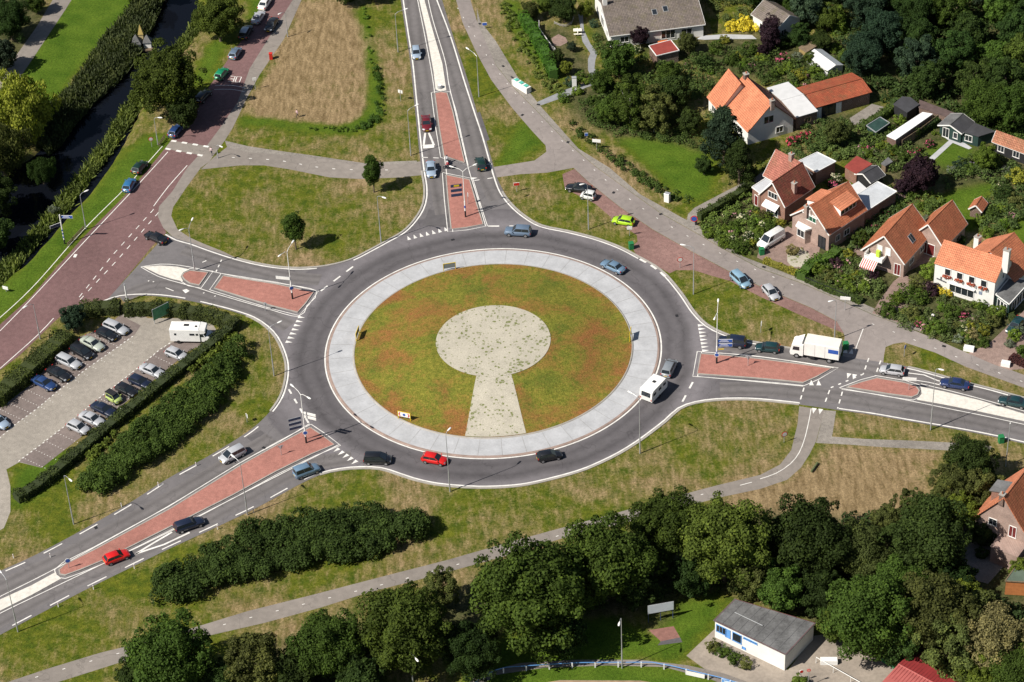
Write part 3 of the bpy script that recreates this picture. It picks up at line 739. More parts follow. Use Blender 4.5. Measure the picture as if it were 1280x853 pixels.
def crown_clusters(kind, k, rs):
    c = []; r = []
    ga = math.pi*(3-math.sqrt(5))
    for i in range(k):
        y = 1-2*(i+.5)/k; rr = math.sqrt(1-y*y); a = i*ga
        d = np.array([rr*math.cos(a), rr*math.sin(a), y])+RNG.normal(size=3)*.16
        f = RNG.uniform(.50, .93)
        if kind == 'round': p = d*f*np.array([1, 1, .88]); q = RNG.uniform(.12, .26)*(1.0 if k > 100 else 1.15)
        elif kind == 'loose': p = d*RNG.uniform(.45, 1.0)*np.array([1, 1, 1.05]); q = RNG.uniform(.14, .27)
        elif kind == 'tall': p = d*f*np.array([.62, .62, 1.3]); q = RNG.uniform(.17, .28)
        elif kind == 'cone':
            h = (y+1)/2; R = (1-h)*.62+.05; p = np.array([math.cos(a)*R*RNG.uniform(.6, 1), math.sin(a)*R*RNG.uniform(.6, 1), -1+2.3*h]); q = .13+.17*(1-h)
        elif kind == 'layer': 
            h = RNG.integers(0, 6)/5; R = .95*(1-.62*h)*RNG.uniform(.3, 1); p = np.array([math.cos(a)*R, math.sin(a)*R, -.7+1.7*h+RNG.normal()*.05]); q = RNG.uniform(.14, .26)
        elif kind == 'willow': p = d*RNG.uniform(.55, .95)*np.array([1, 1, .8]); q = RNG.uniform(.2, .3)
        else: p = d*f; q = RNG.uniform(.25, .4)
        c.append(p); r.append(q)
    if kind in ('round', 'tall', 'shrub', 'willow'):
        for i in range(max(3, k//8)):
            c.append(RNG.normal(size=3)*.25); r.append(.45 if kind != 'tall' else .35)
    return np.array(c)*rs, np.array(r)*rs
PROTO = {}
def crown_proto(kind, R, n, size, k, var, **kw):
    for i in range(var):
        c, r = crown_clusters(kind, k, R)
        PROTO.setdefault((kind, R), []).append((leaf_mesh('crown', c, r, n, size, **kw), c, r))
crown_proto('round', 6.0, 36000, .33, 150, 4)
crown_proto('round', 3.2, 13000, .27, 80, 3)
crown_proto('loose', 4.0, 14000, .28, 90, 3)
crown_proto('tall', 4.0, 12000, .30, 80, 2)
crown_proto('cone', 3.0, 4500, .34, 60, 2)
crown_proto('layer', 4.5, 16000, .27, 110, 2)
crown_proto('willow', 5.0, 26000, .30, 90, 2, droop=1.6, aspect=1.8, flat=.6)
crown_proto('loose', 2.0, 4000, .22, 40, 2)
crown_proto('shrub', 1.0, 1500, .16, 24, 4)
crown_proto('flower', 1.0, 420, .2, 14, 2)
DG = (.026, .046, .011); MG = (.046, .074, .013); LG = (.085, .125, .018); YG = (.17, .175, .025); OL = (.070, .078, .022); PU = (.028, .014, .020)
BG = (.026, .046, .026); BR = (.15, .13, .055); GY = (.11, .13, .09); YE = (.52, .42, .04); PK = (.55, .12, .22); RD = (.50, .07, .12); WH = (.55, .52, .38); LM = (.085, .15, .018)
LABELS = {}
def uniq(base, px, group):
    LABELS.setdefault(base, []).append((px, group)); return None
PENDING = []
def tree(px, py, rpx, kind='round', col=MG, desc='broad green tree', where='', squash=1.0, h=None, name='tree', group=None, bark=None, label=None):
    """crown centre as seen at px,py; rpx = crown radius in photo pixels"""
    mp = .1268
    R = rpx*mp
    vs = {'round': 1.0, 'loose': 1.05, 'tall': 1.5, 'cone': 1.25, 'layer': 1.15, 'willow': 1.0}[kind]
    cz = h if h else R*vs*.86+R*.28
    c = G(px, py, cz)
    if kind == 'round': key = ('round', 6.0) if R > 4.2 else ('round', 3.2)
    elif kind == 'loose': key = ('loose', 4.0) if R > 2.6 else ('loose', 2.0)
    else: key = [k for k in PROTO if k[0] == kind][0]
    me, cc, rr = random.choice(PROTO[key]); s = R/key[1]*(.88 if kind in ('round', 'loose', 'willow') else 1)
    if kind in ('tall', 'cone'): s *= 1.45
    gz = 0.0
    t = thing(name, 'x', 'tree', (c.x, c.y, gz), random.uniform(0, 6.28))
    cr = bpy.data.objects.new('crown', me); COL.objects.link(cr); cr.parent = t; cr.location = (0, 0, cz)
    cr.scale = (s, s, s*squash); v = random.uniform(.8, 1.28); hy = random.uniform(.88, 1.18) if col[1] > col[0]*1.3 else random.uniform(.86, 1.0); cr.color = (col[0]*v*hy, col[1]*v, col[2]*v, 1)
    tb = MB(); th = cz-.1*R
    tb.tube([(0, 0, -.1), (.05, 0, th*.4), (0, .05, th*.8), (.03, 0, cz+.25*R)], [.055*R+.06, .042*R+.05, .034*R+.03, .012*R+.02], 7)
    sel = sorted(range(len(cc)), key=lambda i: -rr[i])[:40]; random.shuffle(sel)
    for i in sel[:7]:
        p = Vector(cc[i])*s*.82; p.z = p.z*squash+cz; b0 = Vector((0, 0, min(max(p.z-R*.7, th*.55), th)))
        md = b0.lerp(p, .5)+Vector((0, 0, -.08*R)); tb.tube([b0, md, p], [.02*R+.02, .013*R+.015, .012], 5)
    tk_ = tb.build('trunk', bark or M_bark, t)
    PENDING.append((t, desc, where, px, py, group))
    if label: t['label'] = label; PENDING[-1] = (t, None, None, px, py, group)
    return t
def shrub(px, py, rpx, col=MG, desc='round green shrub', where='', sq=.8, kind='shrub', name='shrub', cat='shrub', sx=1.0, rz=0, base=True, group=None, label=None):
    R = rpx*.1268; key = (kind, 1.0)
    c = G(px, py, R*sq*.75)
    me, cc, rr = random.choice(PROTO[key])
    o = bpy.data.objects.new(name, me); COL.objects.link(o); o.location = (c.x, c.y, R*sq*.72)
    o.scale = (R*sx, R, R*sq); o.rotation_euler = (0, 0, rz or random.uniform(0, 6.28)); v = random.uniform(.95, 1.5)
    o.color = (col[0]*v, col[1]*v, col[2]*v, 1); tag(o, 'x', cat)
    PENDING.append((o, desc, where, px, py, group))
    if label: o['label'] = label; PENDING[-1] = (o, None, None, px, py, group)
    return o
def flowering(px, py, rpx, col, desc, where, sq=.8):
    """bush with blossom clumps: a leafy body and a blossom part"""
    o = shrub(px, py, rpx, DG, desc, where, sq, name='flowering_shrub')
    f = bpy.data.objects.new('blossom', random.choice(PROTO[('flower', 1.0)])[0]); COL.objects.link(f); f.parent = o
    f.location = (0, 0, .12); f.scale = (1.04, 1.04, 1.02); f.color = (*col, 1)
    return o
ORD = ['leftmost', 'second from left', 'third from left', 'fourth from left', 'fifth from left', 'sixth from left', 'seventh from left',
       'eighth from left', 'ninth from left', 'tenth from left', 'eleventh from left', 'twelfth from left', 'thirteenth from left', 'fourteenth from left', 'fifteenth from left']
NUMW = {2: 'two', 3: 'three', 4: 'four', 5: 'five', 6: 'six', 7: 'seven', 8: 'eight', 9: 'nine', 10: 'ten', 11: 'eleven', 12: 'twelve', 13: 'thirteen', 14: 'fourteen', 15: 'fifteen'}
def finish_labels():
    g = {}
    for t, d, w_, px, py, gr in PENDING:
        if d is None:
            if gr: t['group'] = gr
            continue
        g.setdefault((d, w_), []).append((px, py, t, gr))
    for (d, w_), l in g.items():
        l.sort(key=lambda a: (a[0], a[1]))
        for i, (px, py, t, gr) in enumerate(l):
            base = f'{d} {w_}'.strip()
            if len(l) > 1:
                if i == len(l)-1: o_ = 'rightmost'
                else: o_ = ORD[min(i, len(ORD)-1)]
                base += f', {o_}'
            t['label'] = base
            if gr: t['group'] = gr
# ---- bottom rows of trees
W1 = 'in the row below the cycle path'
for px, py, r, k, c, d, h in [(172,842,26,'round',DG,'dark green tree',None),(212,822,50,'round',MG,'broad green tree',None),(318,826,36,'loose',OL,'thin olive tree',None),
        (410,806,42,'round',MG,'broad green tree',None),(505,785,54,'round',MG,'broad green tree',None),(590,812,34,'round',DG,'dark green tree',None),(548,738,24,'loose',OL,'thin olive tree',None),
        (662,738,66,'round',MG,'broad green tree',None),(705,790,30,'round',DG,'dark green tree',None),(756,700,54,'round',MG,'broad green tree',None),(828,660,46,'round',MG,'broad green tree',None),(795,735,28,'round',DG,'dark green tree',None),
        (862,722,26,'round',DG,'dark green tree',None),(905,674,56,'round',MG,'broad green tree',None),(365,840,28,'round',DG,'dark green tree',None),(450,850,30,'round',DG,'dark green tree',None),(940,715,30,'loose',OL,'thin olive tree',None),(270,850,26,'round',DG,'dark green tree',None)]:
    tree(px, py, r, k, c, d, W1, h=h, group='trees in the row below the cycle path')
W2 = 'in the wood at the lower right'
for px, py, r, k, c, d in [(955,690,30,'round',DG,'dark green tree'),(1010,672,50,'round',DG,'dark green tree'),(978,735,30,'round',MG,'green tree'),(1075,690,36,'round',OL,'olive green tree'),(1160,672,52,'round',DG,'dark green tree'),
        (1085,768,52,'round',MG,'green tree'),(1028,738,30,'round',DG,'dark green tree'),(1170,765,50,'round',OL,'olive green tree'),(1190,812,36,'loose',OL,'thin olive tree'),(1125,735,36,'round',MG,'green tree'),
        (1045,778,24,'round',MG,'green tree'),(1242,802,42,'round',BR,'brownish tree'),(1218,766,30,'round',OL,'olive green tree'),(1212,748,24,'round',LG,'light green tree'),(1225,845,26,'round',LG,'light green tree'),
        (1120,800,30,'round',DG,'dark green tree'),(1275,845,36,'round',MG,'green tree'),(1195,720,26,'round',DG,'dark green tree'),(1110,650,22,'round',OL,'olive green tree'),(1140,630,20,'loose',OL,'olive green tree'),(1275,712,14,'round',LG,'light green tree')]:
    tree(px, py, r, k, c, d, W2, group='trees in the lower right wood')
W3 = 'beside the lower right brick house'
for px, py, r, k, c, d in [(1212,578,34,'round',DG,'dark green tree'),(1190,608,28,'loose',OL,'thin olive tree'),(1222,612,26,'loose',OL,'thin olive tree'),(1205,640,24,'round',LG,'light green tree'),(1178,640,22,'round',DG,'dark green tree'),(1228,668,17,'round',DG,'dark green tree'),(1236,600,15,'round',MG,'green tree')]:
    tree(px, py, r, k, c, d, W3, group='trees beside the lower right house')
# ---- upper left
for px, py, r, k, c, d, w_ in [(272,20,38,'round',MG,'round green tree','between the canal and the parked cars'),(208,98,53,'round',MG,'very broad green tree','between the canal and the brick road'),(228,138,26,'round',DG,'dark green tree','between the canal and the brick road'),
        (22,132,50,'willow',(.19,.20,.03),'yellow green weeping willow','on the left bank of the canal'),(0,185,40,'willow',OL,'dark weeping willow','on the left bank of the canal'),(52,212,20,'willow',DG,'dark weeping willow','on the left bank of the canal'),
        (10,22,34,'round',DG,'dark tree','beside the path at the upper left corner'),(44,2,18,'round',MG,'green tree','beside the path at the upper left corner'),(0,66,28,'round',BG,'bluish green tree','beside the path at the upper left corner'),
        (-12,240,34,'round',DG,'dark tree','over the canal at the left edge'),(-8,290,26,'round',DG,'dark tree','over the canal at the left edge'),(166,-16,20,'round',DG,'dark tree','at the top of the canal lawn'),(205,-12,16,'round',DG,'dark green tree','at the top of the canal lawn'),
        (432,-12,22,'round',DG,'dark tree','at the top of the mown field'),(468,-14,20,'round',DG,'dark green tree','at the top of the mown field'),
        (91,396,19,'round',BG,'bluish green tree','at the upper corner of the car park'),
        (465,213,12.5,'tall',(.06,.10,.016),'small upright tree','on the grass beside the upper cycle path'),(367,284,13,'tall',(.05,.085,.015),'small dark green tree','on the grass west of the roundabout')]:
    tree(px, py, r, k, c, d, w_, h=(4.6 if r == 13 or r == 12.5 else None))
# ---- upper right gardens and wood
GW = 'in the garden below the grey roofed bungalow'
for px, py, r, k, c, d in [(775,72,30,'round',MG,'green tree'),(752,100,20,'round',MG,'green tree'),(788,128,34,'loose',MG,'light barked birch'),(818,138,30,'loose',OL,'light barked birch'),(842,112,28,'round',DG,'dark green tree'),
        (760,136,22,'round',MG,'green tree'),(860,52,17,'round',OL,'olive green tree'),(800,45,15,'round',PU,'purple leaved tree'),(862,150,20,'round',DG,'dark green tree'),(835,90,20,'round',MG,'green tree')]:
    tree(px, py, r, k, c, d, GW, bark=M_birch if 'birch' in d else None)
for px, py, r, k, c, d, w_ in [(905,172,34,'layer',BG,'dark pine','in front of the white gabled house'),(924,205,26,'layer',DG,'dark pine','in front of the white gabled house'),(880,206,14,'round',DG,'small dark tree','beside the upper lawn'),
        (963,42,16,'tall',PU,'purple leaved tree','in front of the small grey roofed house'),(955,62,11,'round',PU,'purple leaved tree','in front of the small grey roofed house'),(1050,26,13,'cone',LG,'slender light conifer','behind the greenhouse'),(1047,165,21,'round',OL,'olive green tree','in front of the long orange barn'),
        (1150,216,28,'round',PU,'broad purple leaved tree','in the middle of the back gardens'),(1128,232,13,'round',PU,'small purple leaved tree','in the middle of the back gardens'),(1233,196,19,'round',LG,'light green tree','beside the orange roofed shed'),
        (1078,298,14,'loose',MG,'grey green tree','between the two brick gabled houses'),(1103,300,10,'round',MG,'grey green tree','beside the striped awning'),(684,2,18,'round',MG,'green tree','behind the walled play garden'),(705,10,22,'round',DG,'dark tree','behind the walled play garden'),(662,12,16,'round',OL,'olive tree','behind the walled play garden'),(732,12,14,'round',LG,'light green tree','behind the walled play garden'),
        (695,70,13,'round',DG,'dark green tree','at the end of the long hedge'),(708,84,11,'round',YG,'yellow green tree','at the end of the long hedge'),(715,58,8,'round',BG,'bluish tree','at the end of the long hedge')]:
    tree(px, py, r, k, c, d, w_, h=(None))
W5 = 'in the upper right wood'
wood = []
for j, (yy, xs) in enumerate([(-25,(900,945,1000,1060,1110,1165,1220,1275)),(5,(1020,1085,1135,1190,1245,1290)),(38,(1098,1150,1205,1262)),(70,(1085,1140,1190,1240,1285)),(104,(1165,1215,1262)),(134,(1232,1272))]):
    for i, xx in enumerate(xs):
        wood.append((xx+random.uniform(-8, 8), yy+random.uniform(-7, 7), random.uniform(27, 37), j))
rown = ['back row', 'second row', 'third row', 'fourth row', 'fifth row', 'front row']
for px, py, r, j in wood:
    c = random.choice([DG, DG, MG, MG, BG]); d = {DG: 'dark green tree', MG: 'mid green tree', BG: 'bluish green tree'}[c]
    tree(px, py, r, random.choice(['round', 'round', 'round', 'loose']), tuple(v*1.1 for v in c), d, f'in the {rown[j]} of the upper right wood', group='trees of the upper right wood')
for px, py, r in [(1000,44,20),(1026,50,18),(1035,20,22),(990,8,20),(1012,72,10)]:
    tree(px, py, r, 'round', random.choice([DG, MG]), 'leafy tree', 'behind the small grey roofed house')
# ---- hedges and thickets
def hedge_mesh(pts, wd, ht, dens=26, size=.24, seedv=0):
    L = plen(pts); n = int((2*ht+wd)*L*dens); s = np.sort(RNG.uniform(0, L, n)); cum = [0]
    for i in range(len(pts)-1): cum.append(cum[-1]+(pts[i+1]-pts[i]).length)
    xs = np.interp(s, cum, [p.x for p in pts]); ys = np.interp(s, cum, [p.y for p in pts])
    dx = np.gradient(xs)+1e-9*RNG.normal(size=n); 
    tx = np.interp(s+.3, cum, [p.x for p in pts])-np.interp(s-.3, cum, [p.x for p in pts]); ty = np.interp(s+.3, cum, [p.y for p in pts])-np.interp(s-.3, cum, [p.y for p in pts])
    ln = np.hypot(tx, ty)+1e-9; tx /= ln; ty /= ln
    wob = 1+.12*np.sin(s*1.1+seedv)+.1*np.sin(s*2.7)
    side = RNG.uniform(0, 2*ht+wd, n); o = np.where(side < ht, -wd/2, np.where(side > ht+wd, wd/2, side-ht-wd/2)); z = np.where(side < ht, side, np.where(side > ht+wd, 2*ht+wd-side, ht))
    o = o*wob*RNG.uniform(.85, 1.08, n); z = z*wob*RNG.uniform(.88, 1.04, n)
    pos = np.stack([xs-ty*o, ys+tx*o, z], 1)
    nr = np.stack([-ty*np.where(side < ht, -1, np.where(side > ht+wd, 1, 0)), tx*np.where(side < ht, -1, np.where(side > ht+wd, 1, 0)), ((side >= ht) & (side <= ht+wd)).astype(float)], 1)+RNG.normal(size=(n, 3))*.45
    nr /= np.linalg.norm(nr, axis=1)[:, None]
    t = np.cross(nr, RNG.normal(size=(n, 3))); t /= np.linalg.norm(t, axis=1)[:, None]; b = np.cross(nr, t); sz = size*RNG.uniform(.6, 1.3, n)[:, None]*.6
    q = np.stack([pos-t*sz, pos+b*sz, pos+t*sz, pos-b*sz], 1)
    return raw_quads('hedge', q, np.clip(.5+.3*np.sin(s*.9+seedv)*.6+RNG.normal(size=n)*.25, 0, 1))
def hedge(px, wd, ht, col, label, name='hedge', size=.19, dens=40, smooth=True, cat='hedge'):
    pts = [G(a, b, ht*.6) for a, b in px]; 
    for p in pts: p.z = 0
    pts = catmull(pts, .8) if smooth else pts
    me = hedge_mesh(pts, wd, ht, dens, size, random.uniform(0, 9))
    o = bpy.data.objects.new(name, me); COL.objects.link(o); o.color = (*col, 1)
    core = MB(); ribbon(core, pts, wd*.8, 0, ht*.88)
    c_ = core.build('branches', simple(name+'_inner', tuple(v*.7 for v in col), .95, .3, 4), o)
    tag(o, label, cat); return o
hedge([(20,622),(50,604),(90,571),(130,537),(175,500),(220,464),(262,431),(295,404)], 1.9, 1.35, (.042,.058,.020), 'long dark hedge between the car park and the thicket')
hedge([(155,386),(185,385),(215,386),(236,389)], 2.2, 1.8, (.048,.062,.018), 'dark hedge left of the green sign board at the car park')
hedge([(226,388),(250,391),(275,397),(296,406)], 2.2, 1.9, (.048,.062,.018), 'dark hedge between the green sign board and the white camper van')
hedge([(100,388),(125,384),(150,383)], 2.6, 1.8, (.048,.062,.018), 'short hedge right of the bluish tree at the car park')
hedge([(-10,500),(25,470),(55,443),(84,418)], 3.2, 1.9, (.05,.066,.018), 'wide hedge between the brick road and the upper row of parked cars')
hedge([(654,20),(668,42),(684,72),(692,92)], 1.8, 2.4, (.055,.13,.016), 'bright green clipped hedge beside the walled play garden')
hedge([(874,270),(900,256),(925,241),(943,230)], 1.3, 1.5, (.045,.065,.016), 'long clipped hedge left of the dark red roofed house')
hedge([(1078,158),(1092,149),(1108,140),(1118,132)], 1.4, 1.5, (.055,.085,.018), 'clipped hedge beside the concrete terrace of the orange barn')
hedge([(886,262),(905,252),(925,240)], 1.1, 1.0, (.06,.10,.02), 'low loose hedge in the front garden of the dark red house')
hedge([(955,325),(975,332),(995,341)], .9, .8, (.20,.19,.03), 'low yellow green hedge below the white van')
hedge([(1001,345),(1015,330),(1035,322),(1048,312)], 1.9, 1.5, (.065,.12,.018), 'bright green hedge beside the gravel front yard')
hedge([(1008,348),(1030,358),(1055,368),(1078,376)], 1.2, .8, (.05,.075,.018), 'low hedge along the pavement of the striped awning house')
hedge([(1262,385),(1266,400),(1273,415)], 1.0, .9, (.045,.065,.02), 'low hedge at the right edge drive')
hedge([(1263,446),(1280,454),(1300,462)], 1.2, .9, (.05,.02,.02), 'low reddish hedge behind the white planter wall at right')
hedge([(1140,168),(1156,158),(1172,150)], 1.6, 1.6, (.035,.06,.016), 'dark hedge along the long white roof')

def thicket(name, px, hgt, col, label, n_c, leaves, size=.42, cat='bushes', flatten=False, kind='stuff', rr=(1.0, 2.1)):
    poly = [G(a, b, hgt*.5) for a, b in px]; xs = [p.x for p in poly]; ys = [p.y for p in poly]; c = []; r = []
    A = inpoly
    while len(c) < n_c:
        x = random.uniform(min(xs), max(xs)); y = random.uniform(min(ys), max(ys))
        if A(np.array([x]), np.array([y]), poly)[0]:
            q = random.uniform(*rr); wv_ = .80+.20*math.sin(x*.55+1.3*math.sin(y*.4))*math.cos(y*.5); h = hgt*wv_*(random.uniform(.62, 1.12) if rr[1] > 1.4 and hgt > 2 else random.uniform(.55, 1.05)); c.append((x, y, max(h-q, q*.4))); r.append(q)
    m_ = leaf_mesh(name, c, r, leaves, size, up=.55, out=np.array([np.mean(xs), np.mean(ys), -2.0]))
    o = bpy.data.objects.new(name, m_); COL.objects.link(o); o.color = (*col, 1)
    tag(o, label, cat, kind=kind); return o
thicket('thicket', [(98,600),(124,574),(170,531),(210,497),(246,470),(276,440),(300,426),(304,440),(298,462),(285,480),(262,508),(235,532),(205,555),(175,578),(145,600),(115,612),(98,610)], 2.9, (.048,.078,.016), 'dense green thicket between the car park hedge and the road', 420, 80000, .26, rr=(.6, 1.5))
thicket('thicket', [(195,742),(200,720),(215,708),(245,692),(285,672),(330,652),(380,640),(430,630),(480,640),(530,648),(540,660),(520,668),(480,682),(430,695),(380,700),(330,715),(280,725),(240,740),(215,752)], 3.6, (.038,.062,.015), 'dense dark thicket on the bank below the roundabout', 520, 95000, .27, rr=(.6, 1.6))
thicket('undergrowth', [(110,570),(150,535),(200,490),(250,450),(290,415),(300,425),(240,462),(200,490),(150,535),(115,575)], .8, (.09,.12,.02), 'low light green growth between hedge and thicket', 60, 5000, .3, rr=(.5, .9))
# reeds along the canal
def reeds(name, px, n, h, col, label):
    poly = GL(px); xs = [p.x for p in poly]; ys = [p.y for p in poly]
    Xr = RNG.uniform(min(xs), max(xs), n*3); Yr = RNG.uniform(min(ys), max(ys), n*3); k = inpoly(Xr, Yr, poly); Xr, Yr = Xr[k][:n], Yr[k][:n]; m_ = len(Xr)
    cl = np.sin(Xr*.9)*np.cos(Yr*.7)*.5+.5+RNG.normal(size=m_)*.2
    ix = np.clip(((Xr-x0)/st).astype(int), 0, nx-1); iy = np.clip(((Yr-y0)/st).astype(int), 0, ny-1); zz = np.maximum(Z[iy, ix], -.95)
    ht = h*RNG.uniform(.6, 1.15, m_)*(.75+.4*cl); a = RNG.uniform(0, 6.28, m_); wd = RNG.uniform(.07, .17, m_)
    ax, ay = np.cos(a)*wd, np.sin(a)*wd; lx, ly = RNG.normal(size=m_)*.45, RNG.normal(size=m_)*.45
    b0 = np.stack([Xr-ax, Yr-ay, zz], 1); b1 = np.stack([Xr+ax, Yr+ay, zz], 1)
    t1 = np.stack([Xr+lx+ax*.7, Yr+ly+ay*.7, zz+ht], 1); t0 = np.stack([Xr+lx-ax*.7, Yr+ly-ay*.7, zz+ht], 1)
    me_ = raw_quads(name, np.stack([b0, b1, t1, t0], 1), np.clip(cl*.6+RNG.uniform(0, .5, m_), 0, 1))
    o = bpy.data.objects.new(name, me_); COL.objects.link(o); o.color = (*col, 1); tag(o, label, 'reeds', kind='stuff')
reeds('reeds', [(215,-30),(200,5),(192,28),(180,48),(170,72),(150,96),(118,124),(92,154),(74,180),(60,190),(46,160),(62,140),(90,112),(110,85),(130,52),(150,32),(165,10),(180,-30)], 26000, 1.5, (.062,.078,.034), 'tall grey green reeds on the left bank of the canal')
reeds('reeds', [(232,60),(222,78),(190,115),(168,145),(150,172),(130,200),(112,222),(88,256),(62,285),(38,312),(10,345),(-30,390),(-30,350),(10,318),(40,285),(64,255),(92,222),(112,196),(130,170),(142,150),(155,128),(180,95),(205,66),(230,40),(246,20),(250,40)], 20000, 1.1, (.085,.11,.028), 'green and olive reeds on the right bank of the canal')
# ground cover in gardens and wood floor
def cover(name, px, n, size, col, label, h=.7, rr=(.4, .9), nc=None, cat='ground cover'):
    thicket(name, px, h, col, label, nc or n//45, n, size, cat=cat, rr=rr)
cover('garden_planting', [(880,268),(905,256),(940,238),(942,252),(960,262),(975,272),(960,286),(945,300),(935,318),(900,300),(878,284)], 7000, .26, (0.109,0.160,0.036), 'mixed green planting in the front garden of the dark red house', .9)
cover('garden_planting', [(1030,325),(1050,315),(1070,318),(1085,335),(1085,345),(1110,356),(1095,372),(1060,366),(1020,350)], 5000, .26, (0.087,0.123,0.036), 'mixed planting in the front garden of the striped awning house', .9)
cover('garden_planting', [(1112,398),(1130,380),(1160,365),(1190,372),(1235,395),(1258,385),(1245,405),(1215,430),(1180,428),(1140,412)], 8000, .26, (0.080,0.109,0.036), 'mixed planting in front of the white restaurant', .8)
cover('garden_planting', [(740,20),(750,55),(765,60),(830,80),(880,68),(960,58),(1000,70),(1040,90),(1050,100),(975,120),(935,90),(905,86),(880,120),(850,150),(800,150),(740,120),(750,100),(745,60)], 22000, .3, (0.072,0.109,0.029), 'mixed planting in the gardens around the bungalow', 1.0, rr=(.6, 1.2))
cover('garden_planting', [(1085,158),(1100,160),(1140,180),(1165,192),(1150,205),(1110,212),(1075,198),(1050,200),(1010,185),(1000,172),(1040,160)], 9000, .28, (0.080,0.116,0.032), 'mixed planting in the middle back gardens', 1.0, rr=(.5, 1.0))
cover('garden_planting', [(1215,195),(1262,198),(1285,215),(1285,262),(1262,290),(1225,295),(1222,262),(1240,232),(1225,222),(1200,222),(1185,235),(1180,225),(1200,208)], 11000, .28, (0.072,0.109,0.032), 'mixed planting in the back gardens at the right edge', 1.0, rr=(.6, 1.1))
cover('garden_planting', [(1055,262),(1085,255),(1120,250),(1140,262),(1112,285),(1095,300),(1080,310),(1058,318),(1055,285)], 7000, .28, (0.058,0.090,0.029), 'dark planting between the brick gabled houses', .9, rr=(.5, 1.0))
cover('garden_planting', [(905,120),(880,150),(895,185),(935,235),(960,200),(985,185),(1005,180),(1000,160),(1040,145),(1060,150),(1075,175),(1060,185),(1030,185),(1010,200),(985,195),(940,215),(925,190),(900,160)], 9000, .24, (0.065,0.102,0.029), 'mixed planting round the white gabled house', .9, rr=(.5,1.0))
cover('garden_planting', [(1095,240),(1130,225),(1170,240),(1180,255),(1165,285),(1150,270),(1130,262),(1120,250)], 5000, .24, (0.087,0.131,0.032), 'mixed planting behind the two gabled houses', .7, rr=(.4,.8))
cover('garden_planting', [(985,-20),(1090,-10),(1095,60),(1100,110),(1062,100),(1040,85),(1040,60),(1020,50),(1000,40)], 9000, .26, (0.065,0.102,0.029), 'mixed planting between the greenhouse and the wood', 1.1, rr=(.6,1.2))
cover('garden_planting', [(720,120),(760,125),(850,150),(880,170),(890,190),(860,180),(800,172),(770,170),(735,150)], 8000, .26, (0.065,0.102,0.026), 'shaded planting under the birches', .8, rr=(.5,1.0))
cover('garden_planting', [(880,-20),(1000,-20),(985,10),(950,10),(960,30),(905,25),(885,10)], 5000, .26, (0.087,0.116,0.036), 'mixed planting behind the yellow shrubs', .8, rr=(.5,1.0))
cover('garden_planting', [(1196,128),(1240,150),(1290,168),(1290,185),(1245,170),(1210,160),(1185,140)], 4000, .28, (0.072,0.116,0.026), 'green growth between the summer house and the wood', 1.2, rr=(.5,1.0))
cover('undergrowth', [(1060,-20),(1290,-20),(1290,170),(1215,165),(1170,140),(1110,125),(1075,80)], 26000, .42, (.035,.058,.016), 'dark undergrowth below the upper right wood', 1.6, rr=(.8, 1.6), nc=400)
cover('undergrowth', [(960,650),(1180,640),(1200,680),(1190,730),(1290,760),(1290,850),(1150,830),(1060,790),(1000,745),(960,700)], 20000, .42, (.032,.052,.016), 'dark undergrowth below the lower right wood', 1.4, rr=(.8, 1.6), nc=320)
cover('undergrowth', [(100,880),(200,850),(300,840),(420,820),(520,800),(620,770),(700,740),(800,700),(900,700),(930,740),(860,740),(760,755),(620,780),(500,830),(400,880)], 20000, .3, (.035,.055,.015), 'dark undergrowth below the row of trees', .9, rr=(.6, 1.2), nc=260)
cover('rough_growth', [(464,70),(472,84),(479,110),(480,138),(470,156),(452,164),(446,158),(462,148),(470,134),(471,110),(466,88)], 3000, .22, (.055,.105,.018), 'taller dark green growth at the corner of the mown field', .75, rr=(.35,.65))
cover('rough_growth', [(450,6),(458,8),(464,45),(470,84),(466,88),(459,60)], 900, .2, (.085,.15,.02), 'low green ditch growth beside the mown field', .3, rr=(.2,.4))
cover('rough_growth', [(446,158),(452,164),(425,166),(385,162),(380,157),(420,160)], 900, .2, (.085,.14,.02), 'low green growth along the lower edge of the mown field', .3, rr=(.2,.4))
cover('rough_growth', [(716,152),(730,163),(760,185),(790,206),(815,226),(840,238),(868,246),(862,254),(835,248),(800,228),(770,205),(735,178),(712,160)], 5000, .24, (.05,.08,.018), 'uneven dark growth along the lower edge of the birch garden', .7, rr=(.35,.8))
cover('rough_growth', [(622,0),(640,8),(660,40),(684,88),(705,112),(690,118),(668,95),(648,62),(632,30)], 5000, .24, (.10,.13,.03), 'rough green growth outside the clipped garden hedge', .5, rr=(.3,.6))
